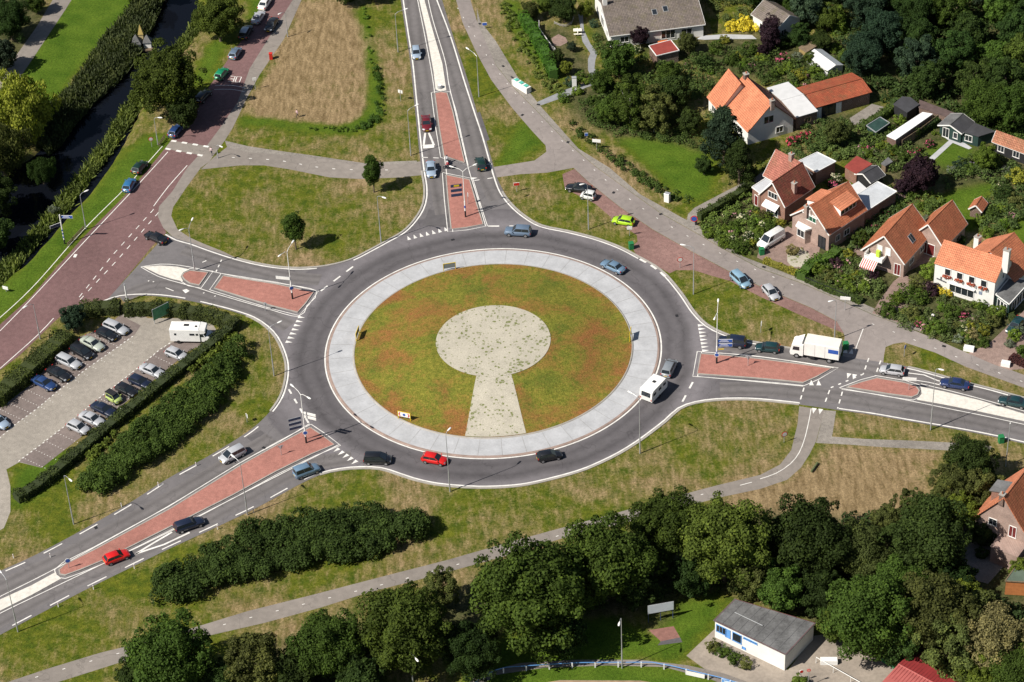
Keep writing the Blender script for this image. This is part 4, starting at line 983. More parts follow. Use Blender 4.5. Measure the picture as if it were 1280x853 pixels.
# individual garden shrubs
for l in [
 (886,292,9,LG,'rounded light green shrub','in the front garden of the dark red house'),(905,303,10,LG,'rounded light green shrub','in the front garden of the dark red house'),(925,310,11,MG,'rounded green shrub','in the front garden of the dark red house'),(948,292,9,LG,'rounded light green shrub','in the front garden of the dark red house'),(955,272,9,OL,'climbing yellow green shrub','against the front of the dark red house'),(918,282,8,MG,'rounded green shrub','in the front garden of the dark red house'),(900,282,7,OL,'olive shrub','in the front garden of the dark red house'),(962,282,8,MG,'rounded green shrub','in the front garden of the dark red house'),(976,278,7,YG,'yellow leaved shrub','against the front of the dark red house'),(939,280,6,MG,'small green shrub','in the front garden of the dark red house'),
 (991,313,9,BR,'small brownish tree like shrub','in the gravel front yard'),(1022,337,10,LG,'light green shrub','beside the gravel front yard'),(1036,345,9,OL,'olive shrub','beside the gravel front yard'),(1045,330,9,PU,'dark purple shrub','beside the gravel front yard'),
 (1058,352,9,LG,'rounded light green shrub','in the striped awning garden'),(1064,362,8,LG,'rounded light green shrub','in the striped awning garden'),(1080,360,9,LG,'rounded light green shrub','in the striped awning garden'),(1092,346,8,PU,'dark purple shrub','in the striped awning garden'),(1060,318,8,YG,'yellow green shrub','in the striped awning garden'),(1072,324,6,OL,'olive shrub','in the striped awning garden'),(1087,322,6,LG,'light green shrub','against the striped awning house'),(1098,325,9,MG,'grey green shrub','against the striped awning house'),(1048,344,7,OL,'olive shrub','in the striped awning garden'),
 (1110,388,12,MG,'large dark green shrub','at the corner of the restaurant garden'),(1120,374,10,LG,'light green shrub','at the corner of the restaurant garden'),(1133,366,13,MG,'large dark green shrub','at the corner of the restaurant garden'),(1146,356,12,OL,'olive shrub','left of the white restaurant'),(1164,338,13,LG,'light green shrub','left of the white restaurant'),(1150,372,11,MG,'green shrub','left of the white restaurant'),(1128,391,6,LG,'small light green shrub','at the corner of the restaurant garden'),(1165,362,10,PU,'dark purple shrub','left of the white restaurant'),(1140,392,11,OL,'olive shrub','in the restaurant garden'),
 (1172,361,6,YE,'yellow shrub','against the white restaurant wall'),(1178,364,6,YE,'yellow shrub','against the white restaurant wall'),(1184,366,6,YE,'yellow shrub','against the white restaurant wall'),(1221,381,7,LG,'light green shrub','under the restaurant side window'),(1229,383,7,MG,'green shrub','under the restaurant side window'),(1246,391,12,LG,'large light green shrub','at the right end of the restaurant'),(1240,402,10,OL,'olive shrub','at the right end of the restaurant'),(1230,412,8,YG,'yellow green shrub','in the restaurant garden'),(1215,420,9,BR,'brownish shrub','in the restaurant garden'),(1172,409,12,MG,'green shrub','in the restaurant garden'),(1160,412,7,LG,'light green shrub','in the restaurant garden'),(1190,391,12,MG,'green shrub','in the restaurant garden'),(1208,422,8,LG,'light green shrub','in the restaurant garden'),(1150,402,7,LG,'light green shrub','in the restaurant garden'),(1196,407,6,OL,'olive shrub','in the restaurant garden'),(1230,428,8,MG,'green shrub','in the restaurant garden'),(1198,424,7,GY,'grey shrub','in the restaurant garden'),(1222,404,7,OL,'olive shrub','in the restaurant garden'),(1183,414,7,MG,'green shrub','in the restaurant garden'),
 (1268,420,9,LG,'light green shrub','beside the drive at the right edge'),(1276,412,7,GY,'pale variegated shrub','beside the drive at the right edge'),(1262,430,6,GY,'pale variegated shrub','beside the drive at the right edge'),(1279,440,9,MG,'green shrub','beside the drive at the right edge'),
 (726,96,9,MG,'green shrub','beside the slate garden path'),(714,103,9,BG,'bluish shrub','beside the slate garden path'),(722,114,8,LG,'light green shrub','beside the slate garden path'),(733,102,6,LG,'light green shrub','beside the slate garden path'),(742,30,7,BG,'bluish shrub','beside the slate garden path'),(741,126,9,MG,'green shrub','beside the slate garden path'),(704,122,9,MG,'green shrub','beside the slate garden path'),
 (930,30,14,YE,'spreading yellow shrub','beside the small grey roofed house'),(915,33,10,YE,'spreading yellow shrub','beside the small grey roofed house'),(946,34,9,YE,'spreading yellow shrub','beside the small grey roofed house'),
 (895,60,12,MG,'green shrub','below the bungalow drive'),(915,75,11,MG,'green shrub','below the bungalow drive'),(938,62,13,MG,'green shrub','below the bungalow drive'),(905,50,8,YG,'yellow green shrub','below the bungalow drive'),(880,80,13,DG,'dark shrub','below the bungalow drive'),(955,75,9,LG,'light green shrub','below the bungalow drive'),(985,85,10,LG,'light green shrub','behind the white gabled house'),(1000,95,10,YG,'yellow green shrub','behind the white gabled house'),(1020,90,11,LG,'light green shrub','behind the white gabled house'),(965,95,9,MG,'green shrub','behind the white gabled house'),(975,108,7,MG,'green shrub','behind the white gabled house'),(992,112,9,MG,'green shrub','behind the white gabled house'),(996,72,9,GY,'pale feathery shrub','behind the white gabled house'),(1008,66,8,GY,'pale feathery shrub','behind the white gabled house'),(978,52,14,DG,'large dark shrub','in front of the small grey roofed house'),(1045,60,10,LG,'light green shrub','beside the greenhouse'),(1056,72,10,LG,'light green shrub','beside the greenhouse'),(1030,98,9,MG,'green shrub','beside the greenhouse'),
 (1116,188,9,MG,'green shrub','behind the red roofed shed'),(1100,182,7,LG,'light green shrub','behind the red roofed shed'),(1130,196,8,MG,'green shrub','behind the red roofed shed'),(1092,170,8,MG,'green shrub','behind the red roofed shed'),(1124,150,9,LG,'light green shrub','left of the long white roof'),(1112,158,9,MG,'green shrub','left of the long white roof'),(1134,138,7,LG,'light green shrub','left of the long white roof'),(1148,136,6,LG,'light green shrub','left of the long white roof'),
 (1168,166,4,LG,'slim upright conifer shrub','beside the black summer house'),(1175,167,4,LG,'slim upright conifer shrub','beside the black summer house'),(1200,206,10,BG,'bluish shrub','at the corner of the garden lawn'),(1189,213,7,GY,'pale variegated shrub','at the corner of the garden lawn'),(1212,212,9,MG,'green shrub','at the corner of the garden lawn'),(1245,205,9,LG,'light green shrub','below the orange roofed shed'),(1257,212,6,GY,'whitish round shrub','below the orange roofed shed'),(1232,218,6,PU,'purple round shrub','below the orange roofed shed'),(1275,222,14,YG,'large yellow green shrub','at the right edge of the gardens'),(1255,245,13,DG,'dark shrub','at the right edge of the gardens'),(1270,252,12,OL,'olive shrub','at the right edge of the gardens'),(1240,268,10,MG,'green shrub','below the little orange hut'),(1252,262,8,LG,'light green shrub','below the little orange hut'),(1225,275,8,LG,'light green shrub','below the little orange hut'),(1235,292,9,LG,'light green shrub','behind the white restaurant'),(1200,300,8,DG,'dark shrub','behind the white restaurant'),(1218,262,5,MG,'green shrub','below the little orange hut'),
 (1262,160,10,MG,'green shrub','behind the orange roofed shed'),(1160,275,7,GY,'pale grassy shrub','behind the two gabled houses'),(1150,258,7,LG,'light green shrub','behind the two gabled houses'),(1125,262,8,MG,'green shrub','behind the two gabled houses'),(1100,262,9,DG,'dark shrub','behind the striped awning house'),(1140,245,6,MG,'green shrub','behind the two gabled houses'),
 (1208,742,10,LG,'bright green shrub','beside the lower right wooden shed'),(1228,692,8,DG,'dark clipped shrub','in front of the lower right brick house'),(1276,690,10,LG,'light green shrub','in front of the lower right brick house'),(1000,853,9,LG,'light green shrub','in the clubhouse yard'),
 (892,808,8,OL,'low olive shrub','in the clubhouse planting bed'),(905,815,8,MG,'low green shrub','in the clubhouse planting bed'),(918,823,8,MG,'low green shrub','in the clubhouse planting bed'),(932,830,8,OL,'low olive shrub','in the clubhouse planting bed'),
 (66,262,7,GY,'pale green willow shrub','on the canal bank'),(1010,60,8,MG,'green shrub','beside the brown shed')]:
    shrub(*l)
for l in [(978,74,9,PK,'round pink flowering shrub','behind the white gabled house'),(990,177,8,RD,'red flowering shrub','below the white gabled house'),(1002,172,8,RD,'red flowering shrub','below the white gabled house'),(1013,168,7,RD,'red flowering shrub','below the white gabled house'),(1088,188,6,PK,'pink flowering shrub','behind the red roofed shed'),(1078,186,5,RD,'red flowering shrub','behind the red roofed shed'),(1162,180,7,PK,'pink flowering shrub','beside the garden lawn'),(1148,188,5,RD,'red flowering shrub','beside the garden lawn'),(1138,192,6,PK,'pink flowering shrub','beside the garden lawn'),
          (1046,224,8,WH,'pale flowering shrub','beside the flat roofed garage'),(1040,230,7,PK,'pink flowering shrub','beside the flat roofed garage'),(1094,284,5,PK,'pink flowering shrub','beside the striped awning house'),(1106,266,5,PK,'pink flowering shrub','behind the striped awning house'),(1148,405,6,PK,'pink flowering shrub','in the restaurant garden'),(1203,393,7,PK,'pink flowering shrub','in the restaurant garden'),(1187,412,5,PK,'pink flowering shrub','in the restaurant garden'),(1208,412,5,(.40,.14,.45),'violet flowering shrub','in the restaurant garden'),(1213,207,5,(.35,.2,.5),'violet flowering shrub','beside the garden lawn'),(936,296,8,WH,'white flowering shrub','in the front garden of the dark red house'),(928,272,7,WH,'white flowering shrub','in the front garden of the dark red house'),(915,298,6,WH,'white flowering shrub','in the front garden of the dark red house'),(1215,426,4,YE,'yellow flowering shrub','in the restaurant garden')]:
    flowering(*l)

_gz = [('in the middle back gardens', [(1085,165),(1140,182),(1130,200),(1100,200),(1060,190)]), ('in the right edge gardens', [(1222,200),(1275,205),(1280,260),(1250,285),(1230,262)]), ('behind the white gabled house', [(975,80),(1035,92),(1010,112),(975,112),(960,90)]),
       ('in the bungalow garden', [(760,30+28),(900,70),(950,60),(950,85),(880,100),(850,80)]), ('in the dark red house garden', [(885,276),(935,250),(965,275),(945,305),(900,298)]), ('in the awning house garden', [(1035,335),(1060,325),(1090,345),(1080,365),(1040,352)]), ('in the restaurant front garden', [(1130,398),(1180,375),(1230,400),(1205,428),(1160,420)])]
_kinds = [('pale pink blossoming shrub', (.55,.30,.34)), ('cream blossoming shrub', (.55,.52,.36)), ('lime green shrub', None), ('soft green shrub', None), ('golden leaved shrub', None)]
for wh, pg in _gz:
    pp = [Vector((a, b, 0)) for a, b in pg]; n_ = 0
    while n_ < 11:
        x = random.uniform(min(p.x for p in pp), max(p.x for p in pp)); y = random.uniform(min(p.y for p in pp), max(p.y for p in pp))
        if not inpoly(np.array([x]), np.array([y]), pp)[0]: continue
        k = n_ % 5; n_ += 1; r_ = random.uniform(4.5, 8)
        if _kinds[k][1]: flowering(x, y, r_*.8, _kinds[k][1], _kinds[k][0], wh)
        else: shrub(x, y, r_, [LM, LG, YG][k-2], _kinds[k][0], wh)
# ================================================================== vehicles
def paint_mat():
    m = N('car_paint'); oi = m.n('ShaderNodeObjectInfo'); v = m.pos('obj')
    c = m.scale(oi.outputs['Color'], m.map(m.noise(v, 1.2, 3), .3, .7, .93, 1.07))
    return m.fin(c, .38, .5, coat=.7, metal=.12)
M_paint = paint_mat()
M_cglass = N('car_glass').fin((.018, .024, .03), .05, .7)
M_tyre = simple('tyre_rubber', (.018, .018, .018), .85, .2, 5, kind='obj')
M_rim = simple('alloy_rim', (.38, .38, .39), .35, .1, 5, metal=.6, kind='obj')
M_hl = N('headlight_glass').fin((.62, .64, .66), .12, .7)
M_tl = N('tail_light_lens').fin((.42, .02, .015), .2, .6)
M_plate = simple('yellow_number_plate', (.62, .42, .03), .5, .05, 5, kind='obj')
def inset(q, l, r, b, t, push=.012):
    """q: bl, br, tr, tl"""
    q = [Vector(p) for p in q]
    f = lambda u, v: (q[0].lerp(q[1], u)).lerp(q[3].lerp(q[2], u), v)
    n = (q[1]-q[0]).cross(q[3]-q[0]).normalized()
    return [f(l, b)+n*push, f(1-r, b)+n*push, f(1-r, 1-t)+n*push, f(l, 1-t)+n*push]
CT = {  # length width height, lower body stations (t, top, wfac), cabin: rear base, rear top, front top, front base, belt height
 'hatch': (3.85, 1.66, 1.44, [(-.5,.62,.80),(-.485,.86,.90),(-.42,.92,.97),(-.2,.92,1),(.1,.90,1),(.25,.88,.99),(.40,.78,.95),(.475,.68,.88),(.5,.50,.78)], (-.47,-.37,.06,.25), .90),
 'saloon': (4.5, 1.74, 1.41, [(-.5,.60,.78),(-.49,.86,.86),(-.44,.93,.94),(-.28,.94,1),(.1,.90,1),(.22,.88,.99),(.38,.80,.95),(.475,.68,.86),(.5,.50,.76)], (-.34,-.20,.07,.22), .91),
 'estate': (4.55, 1.74, 1.46, [(-.5,.58,.82),(-.49,.84,.90),(-.44,.93,.97),(-.2,.93,1),(.1,.90,1),(.23,.88,.99),(.38,.80,.95),(.475,.68,.86),(.5,.50,.76)], (-.485,-.43,.07,.22), .91),
 'mpv': (4.2, 1.76, 1.63, [(-.5,.62,.84),(-.49,.92,.92),(-.42,1.0,.98),(-.1,.99,1),(.15,.97,1),(.30,.93,.99),(.42,.82,.94),(.48,.68,.86),(.5,.50,.78)], (-.485,-.43,.10,.33), .98),
 'suv': (4.5, 1.82, 1.72, [(-.5,.62,.86),(-.49,.98,.92),(-.44,1.06,.97),(-.1,1.06,1),(.18,1.04,1),(.25,1.02,.99),(.42,.98,.96),(.485,.86,.9),(.5,.55,.84)], (-.48,-.43,.06,.21), 1.04),
 'small_van': (4.1, 1.72, 1.80, [(-.5,.60,.90),(-.495,1.0,.95),(-.45,1.06,.99),(-.1,1.05,1),(.15,1.02,1),(.27,.99,.99),(.40,.88,.95),(.48,.72,.88),(.5,.52,.8)], (-.49,-.47,.08,.25), 1.04),
 'delivery_van': (5.1, 1.92, 2.1, [(-.5,.55,.95),(-.495,1.1,.98),(-.45,1.2,1),(-.1,1.2,1),(.2,1.18,1),(.33,1.1,.99),(.43,.98,.95),(.485,.8,.88),(.5,.5,.8)], (-.492,-.48,.16,.33), 1.16),
 'mini': (2.6, 1.52, 1.54, [(-.5,.62,.82),(-.48,.92,.92),(-.40,.96,.98),(-.1,.95,1),(.1,.94,1),(.25,.92,.99),(.40,.84,.93),(.48,.70,.86),(.5,.50,.78)], (-.47,-.40,.10,.32), .93),
}
def car_proto(t, conv=False):
    L, W, H, stn, cb, belt = CT[t]; hw = W/2
    root = empty('car'); m = MB(); zb = .24
    def sect(tt, zt, wf):
        w = hw*wf; x = tt*L; zs = zb+(.12 if abs(tt) > .46 else 0)
        return [(x, -w*.88, zs), (x, -w*.985, zs+.12), (x, -w, (zs+zt)/2), (x, -w*.965, zt-.07), (x, -w*.87, zt), (x, 0, zt+.02), (x, w*.87, zt), (x, w*.965, zt-.07), (x, w, (zs+zt)/2), (x, w*.985, zs+.12), (x, w*.88, zs)]
    ss = [sect(*s) for s in stn]
    for i in range(len(ss)-1):
        for k in range(10): m.poly([ss[i][k], ss[i+1][k], ss[i+1][k+1], ss[i][k+1]][::-1])
    m.poly(ss[0]); m.poly(ss[-1][::-1])
    for i in range(len(ss)-1): m.poly([ss[i][0], ss[i][10], ss[i+1][10], ss[i+1][0]][::-1])
    m.build('body', M_paint, root, smooth=True)
    a0, b0, b1, a1 = [v*L for v in cb]; wb = hw*.93; wt = hw*.74; zt = H
    cm = MB(); zb_ = belt-.03
    S_ = {}
    for sd_ in (-1, 1):
        S_[sd_] = [Vector((a0, sd_*wb, zb_)), Vector((a1, sd_*wb*.97, zb_)), Vector((b1, sd_*wt*.98, zt-.07)), Vector((b0, sd_*wt*.98, zt-.07))]
    tops = {sd_: [Vector((b1-.10, sd_*wt*.84, zt)), Vector((b0+.08, sd_*wt*.84, zt))] for sd_ in (-1, 1)}
    for sd_ in (-1, 1):
        q = S_[sd_]; cm.poly(q if sd_ < 0 else q[::-1])
    r_, l_ = S_[-1], S_[1]
    ws = [r_[1], l_[1], l_[2], r_[2]]; rw = [l_[0], r_[0], r_[3], l_[3]]
    cm.poly(ws); cm.poly(rw)
    roof = MB()
    if not conv:
        bm_ = [(b0+b1)/2]
        roof.poly([tops[-1][1], tops[-1][0], tops[1][0], tops[1][1]])
        roof.poly([r_[3], r_[2], tops[-1][0], tops[-1][1]]); roof.poly([l_[2], l_[3], tops[1][1], tops[1][0]])
        roof.poly([r_[2], l_[2], tops[1][0], tops[-1][0]]); roof.poly([l_[3], r_[3], tops[-1][1], tops[1][1]])
        rfo = roof.build('roof', M_paint, root, smooth=True)
    co = cm.build('cabin', M_paint, root)
    MB().poly(inset(ws, .05, .05, .07, .05)).build('windscreen', M_cglass, root)
    MB().poly(inset(rw, .07, .07, .10 if t != 'saloon' else .05, .08)).build('rear_window', M_cglass, root)
    for sd_ in (-1, 1):
        q = S_[sd_]; q = [q[0], q[1], q[2], q[3]] if sd_ < 0 else [q[1], q[0], q[3], q[2]]
        if t == 'delivery_van':
            a = [.72, .04] if sd_ < 0 else [.04, .72]
            MB().poly(inset(q, a[0], a[1], .12, .12)).build('side_window', M_cglass, root)
        else:
            for (l, r) in ((.05, .52), (.50, .05)):
                MB().poly(inset(q, l if sd_ < 0 else r, r if sd_ < 0 else l, .14, .12)).build('side_window', M_cglass, root)
        MB().box((a1-.12, sd_*(hw+.09), belt+.04), (.12, .2, .14)).build('wing_mirror', M_paint, root)
        MB().poly(inset([(L*.478, sd_*hw*.90, .58), (L*.492, sd_*hw*.45, .58), (L*.47, sd_*hw*.50, .78), (L*.445, sd_*hw*.93, .78)] if sd_ < 0 else [(L*.492, hw*.45, .58), (L*.478, hw*.90, .58), (L*.445, hw*.93, .78), (L*.47, hw*.50, .78)], 0, 0, 0, 0, .03)).build('headlight', M_hl, root)
        MB().box((-L*.485, sd_*hw*.80, .80), (.10, .22, .20)).build('tail_light', M_tl, root)
        for wx in (-.31, .315):
            r = .31 if t not in ('suv', 'delivery_van') else .36
            wm = MB().tube([(wx*L, sd_*(hw-.22), r), (wx*L, sd_*(hw+.012), r)], r, 16).build('wheel', M_tyre, root)
            MB().tube([(wx*L, sd_*(hw-.1), r), (wx*L, sd_*(hw+.03), r)], r*.62, 10).build('rim', M_rim, wm)
    MB().box((L*.5+.005, 0, .42), (.03, .5, .11)).build('number_plate', M_plate, root)
    MB().box((-L*.5-.005, 0, .56), (.03, .5, .11)).build('number_plate', M_plate, root)
    MB().box((L*.497, 0, .60), (.05, hw*.8, .10)).build('grille', M_dark, root)
    if conv:
        sh = MB(); sh.box(((b0+b1)/2-.1, 0, zt-.08), (b1-b0+.5, wt*1.9, .12)); sh.build('folding_roof', M_dark, root, smooth=False)
    return root
CP = {}
CARCOL = {'silver': (.42,.43,.45), 'silverblue': (.30,.38,.48), 'maroon': (.14,.012,.018), 'black': (.012,.013,.016), 'blackblue': (.012,.018,.04), 'navy': (.015,.03,.10), 'bluegrey': (.12,.17,.24),
          'steelblue': (.13,.21,.30), 'grey': (.22,.24,.26), 'red': (.60,.012,.010), 'teal': (.010,.04,.045), 'green': (.01,.22,.10), 'dkgreen': (.008,.030,.022), 'blue': (.03,.14,.30), 'darkblue': (.02,.05,.15),
          'lime': (.36,.60,.02), 'white': (.70,.70,.68), 'lightblue': (.22,.36,.46), 'palegreen': (.40,.44,.38), 'limepale': (.42,.52,.16)}
def car(t, tail, head, col, label, group=None, conv=False, cat='car', name=None):
    key = (t, conv)
    if key not in CP: CP[key] = car_proto(t, conv); o = CP[key]
    else: o = dup(CP[key])
    a, b = G(*tail, .55), G(*head, .55); c = (a+b)/2
    o.location = (c.x, c.y, .022); o.rotation_euler = (0, 0, math.atan2(b.y-a.y, b.x-a.x))
    o.name = name or {'delivery_van': 'delivery_van', 'small_van': 'small_van'}.get(t, 'car')
    for ch in o.children:
        n_ = ch.name.split('.')[0]
        if n_ in ('body', 'cabin', 'roof', 'wing_mirror'): ch.color = (*CARCOL[col], 1)
    tag(o, label, cat, group); return o
RD_, PK_, LOT_ = 'cars on the roundabout and its roads', 'cars parked beside the road', 'cars in the car park'
for a in [
 ('hatch',(519,56),(521.5,77),'silverblue','pale blue hatchback nearest the top edge on the north road',RD_),
 ('saloon',(532,144),(534,165),'maroon','dark red car waiting above the white triangle on the north road',RD_),
 ('saloon',(538,202),(539.5,222),'silverblue','pale blue saloon crossing the cycle path beside the north island',RD_),
 ('hatch',(603.5,214),(598.5,196),'dkgreen','black hatchback leaving north beside the cycle crossing',RD_),
 ('suv',(663,291),(632,289),'bluegrey','blue grey off-roader at the top of the roundabout',RD_),
 ('saloon',(780,340),(752,327),'steelblue','silver blue saloon at the upper right of the roundabout',RD_),
 ('mpv',(831,472),(842,449),'grey','grey people carrier towing the white caravan',RD_),
 ('hatch',(671.5,573),(702,567),'black','small black hatchback at the bottom of the roundabout',RD_),
 ('hatch',(528,571.5),(558,577),'red','red hatchback at the bottom of the roundabout behind a lamp post',RD_),
 ('mpv',(455,574),(489,574.5),'black','black people carrier entering the roundabout at the shark teeth',RD_),
 ('small_van',(367,595),(400,583),'steelblue','blue grey high-roofed car queuing on the southwest road',RD_),
 ('mpv',(304,562),(277,576),'silver','silver people carrier leaving on the southwest road',RD_),
 ('estate',(218,662),(255,649.5),'blackblue','black estate car over the white arrow on the southwest road',RD_),
 ('hatch',(129,703),(162.5,690),'red','bright red hatchback near the tip of the southwest island',RD_),
 ('suv',(931,430),(899,426),'blackblue','dark blue off-roader waiting beside the east direction signs',RD_),
 ('hatch',(975,436.5),(944,433.5),'teal','dark green hatchback waiting in front of the white lorry',RD_),
 ('hatch',(1131,465.5),(1099,461),'silver','silver hatchback behind the lorry on the east road',RD_),
 ('saloon',(1213,483),(1174,477),'navy','dark blue saloon beside the white painted strip on the east road',RD_),
 ('saloon',(1286,506),(1247,499),'teal','dark green saloon at the right edge of the east road',RD_),
 ('saloon',(207,303),(183,292),'black','black saloon turning onto the brick road at the west arm',RD_),
 ('hatch',(157,240),(166,223),'blue','bright blue hatchback parked on the brick road nearest the signpost',PK_),
 ('hatch',(168,217),(181,202),'dkgreen','dark green car parked behind the bright blue hatchback',PK_),
 ('hatch',(214,171),(225,157),'darkblue','dark blue car parked in the tree shade at the zebra dashes',PK_),
 ('hatch',(233,149),(245,133),'maroon','dark red car parked in the deep tree shade',PK_),
 ('estate',(247,128),(261,113),'black','black car parked in the tree shade below the green one',PK_),
 ('hatch',(271,100),(283,85),'green','bright green small car parked beside the painted number thirty',PK_),
 ('hatch',(289,74.5),(299,59),'bluegrey','blue grey hatchback parked above the bright green car',PK_),
 ('suv',(302,51),(313,31),'black','black off-roader with silver roof parked under the round tree',PK_),
 ('saloon',(317,31),(329,13),'silver','silver saloon parked near the top edge of the brick road',PK_),
 ('saloon',(325,14),(337,-5),'white','white car cut by the top edge on the brick road',PK_),
 ('saloon',(345,22),(334,40),'black','black car driving down the brick road opposite the silver ones',RD_),
 ('saloon',(740,237.5),(707,233.5),'black','black car parked at the top of the brick strip beside a white mini',PK_),
 ('mini',(745,247),(725,243),'white','tiny white car parked beside the black one',PK_),
 ('hatch',(793,279),(765,274),'lime','lime green hatchback parked at the grass verge',PK_),
 ('mpv',(915,341),(936,360),'lightblue','light blue car parked on the brick strip along the service road',PK_),
 ('hatch',(953,354),(974,378),'silver','silver car with an orange patch parked on the service road strip',PK_),
 ('saloon',(1277,398),(1262,417),'teal','dark green car parked on the drive of the restaurant',PK_),
 ('estate',(131,404),(159,416),'silver','silver estate at the right end of the upper row',LOT_),
 ('hatch',(120,412),(147,425),'black','black hatchback second from the right in the upper row',LOT_),
 ('saloon',(102,423),(129,437),'palegreen','pale greenish silver saloon in the upper row',LOT_),
 ('mpv',(89,433),(116,448),'black','black people carrier left of the greenish saloon in the upper row',LOT_),
 ('estate',(72,446),(100,459),'silver','silver estate between two black cars in the upper row',LOT_),
 ('saloon',(60,460),(87,475),'black','black saloon beside the blue car in the upper row',LOT_),
 ('saloon',(42,473),(68,485.5),'darkblue','blue car at the left end of the unbroken upper row',LOT_),
 ('saloon',(-12,520),(7,533),'silverblue','silver car cut by the left edge in the upper row',LOT_),
 ('hatch',(208,438),(233,448),'silver','silver hatchback below the white camper van',LOT_),
 ('saloon',(174,457),(207,471),'silver','silver saloon at the right end of the lower row',LOT_),
 ('hatch',(162,472),(187,483),'blackblue','dark blue hatchback beside the silver saloon in the lower row',LOT_),
 ('hatch',(145,482),(171,494),'black','black hatchback right of the lime car in the lower row',LOT_),
 ('saloon',(115,505),(144,519),'blackblue','black saloon between the lime car and a silver saloon',LOT_),
 ('saloon',(100,517),(130,531),'silver','silver saloon second from the left in the lower row',LOT_),
 ('hatch',(84,528),(112,541),'silver','silver hatchback at the left end of the lower row',LOT_)]:
    car(*a)
car('mini', (132,492), (153,504), 'limepale', 'lime yellow small car with black folding roof in the lower row', LOT_, conv=True)
for o in bpy.data.objects:
    if o.get('label', '').startswith('black off-roader with silver roof'):
        for ch in o.children:
            if ch.name.startswith('roof'): ch.color = (.5, .52, .55, 1)
    if o.get('label', '').startswith('silver car with an orange'):
        MB().box((.4, .845, .62), (1.2, .015, .38)).build('orange_panel', simple('orange_sticker', (.75, .16, .03), .5, .1, 3, kind='obj'), o)
car('delivery_van', (977,293), (950,309), 'white', 'white delivery van parked in front of the half-timbered gable house', None, cat='van')
# lorry
t = thing('box_lorry', 'white box lorry with a blue panel waiting on the east road', 'lorry')
a, b = G(1047, 443, 1.2), G(992, 434, 1.2); c = (a+b)/2; t.location = (c.x, c.y, .022); t.rotation_euler = (0, 0, math.atan2(b.y-a.y, b.x-a.x))
def rbox(m, x0_, x1_, y0_, y1_, z0_, z1_, r=.06, mi=0):
    """box with chamfered upper edges"""
    lo = [(x0_, y0_), (x1_, y0_), (x1_, y1_), (x0_, y1_)]; up_ = [(x0_+r, y0_+r), (x1_-r, y0_+r), (x1_-r, y1_-r), (x0_+r, y1_-r)]
    for i in range(4):
        j = (i+1) % 4
        m.poly([(*lo[i], z0_), (*lo[j], z0_), (*lo[j], z1_-r), (*lo[i], z1_-r)], mi); m.poly([(*lo[i], z1_-r), (*lo[j], z1_-r), (*up_[j], z1_), (*up_[i], z1_)], mi)
    m.poly([(*p, z1_) for p in up_], mi); m.poly([(*p, z0_) for p in lo[::-1]], mi); return m
M_cream = simple('cream_roof_sheet', (.72, .69, .58), .6, .05, 1, kind='obj')
bx_ = rbox(MB(), -3.9, 1.6, -1.22, 1.22, .95, 3.35, .05).build('cargo_box', M_wpaint, t)
rbox(MB(), -3.86, 1.56, -1.18, 1.18, 3.352, 3.40, .02).build('box_roof', M_cream, bx_)
MB().box((-3.0, 1.23, 2.45), (1.6, .02, .75)).build('blue_panel', M_blue, bx_)
for xx in (-1.7, -.1): MB().box((xx, 1.225, 2.1), (.05, .012, 2.2)).build('panel_seam', M_galv, bx_)
cbm = MB()
pr = [(1.75, .55), (3.75, .55), (3.85, 1.3), (3.6, 2.35), (3.3, 2.6), (1.75, 2.7)]
for s_ in (-1, 1):
    q = [(x, s_*1.1, z) for x, z in pr]; cbm.poly(q if s_ < 0 else q[::-1])
for i in range(len(pr)): j = (i+1) % len(pr); cbm.poly([(pr[i][0], 1.1, pr[i][1]), (pr[j][0], 1.1, pr[j][1]), (pr[j][0], -1.1, pr[j][1]), (pr[i][0], -1.1, pr[i][1])][::-1])
cb_ = cbm.build('cab', M_wpaint, t)
MB().poly([(3.86, -1.0, 1.4), (3.86, 1.0, 1.4), (3.635, .95, 2.3), (3.635, -.95, 2.3)]).build('windscreen', M_cglass, t)
dfm = MB(); dfm.poly([(2.0, -.9, 2.72), (3.2, -.9, 2.66), (3.2, .9, 2.66), (2.0, .9, 2.72)]); dfm.poly([(3.2, -.9, 2.66), (1.9, -.9, 3.4), (1.9, .9, 3.4), (3.2, .9, 2.66)]); dfm.poly([(3.2, -.9, 2.66), (2.0, -.9, 2.72), (1.9, -.9, 3.4)]); dfm.poly([(3.2, .9, 2.66), (1.9, .9, 3.4), (2.0, .9, 2.72)])
dfm.build('wind_deflector', M_wpaint, cb_)
for s_ in (-1, 1):
    q = [(2.35, s_*1.112, 1.55), (3.45, s_*1.112, 1.55), (3.3, s_*1.112, 2.25), (2.35, s_*1.112, 2.25)]; MB().poly(q if s_ < 0 else q[::-1]).build('side_window', M_cglass, t)
    MB().box((3.87, s_*.8, .85), (.06, .35, .2)).build('headlight', M_hl, t)
    for wx in (2.75, -2.4):
        wm = MB().tube([(wx, s_*.8, .45), (wx, s_*1.15, .45)], .45, 18).build('wheel', M_tyre, t); MB().tube([(wx, s_*1.0, .45), (wx, s_*1.17, .45)], .25, 12).build('rim', M_rim, wm)
MB().box((-.9, 0, .78), (6.2, 1.2, .3)).box((.4, 1.0, .62), (1.0, .35, .45)).build('chassis', M_dark, t)
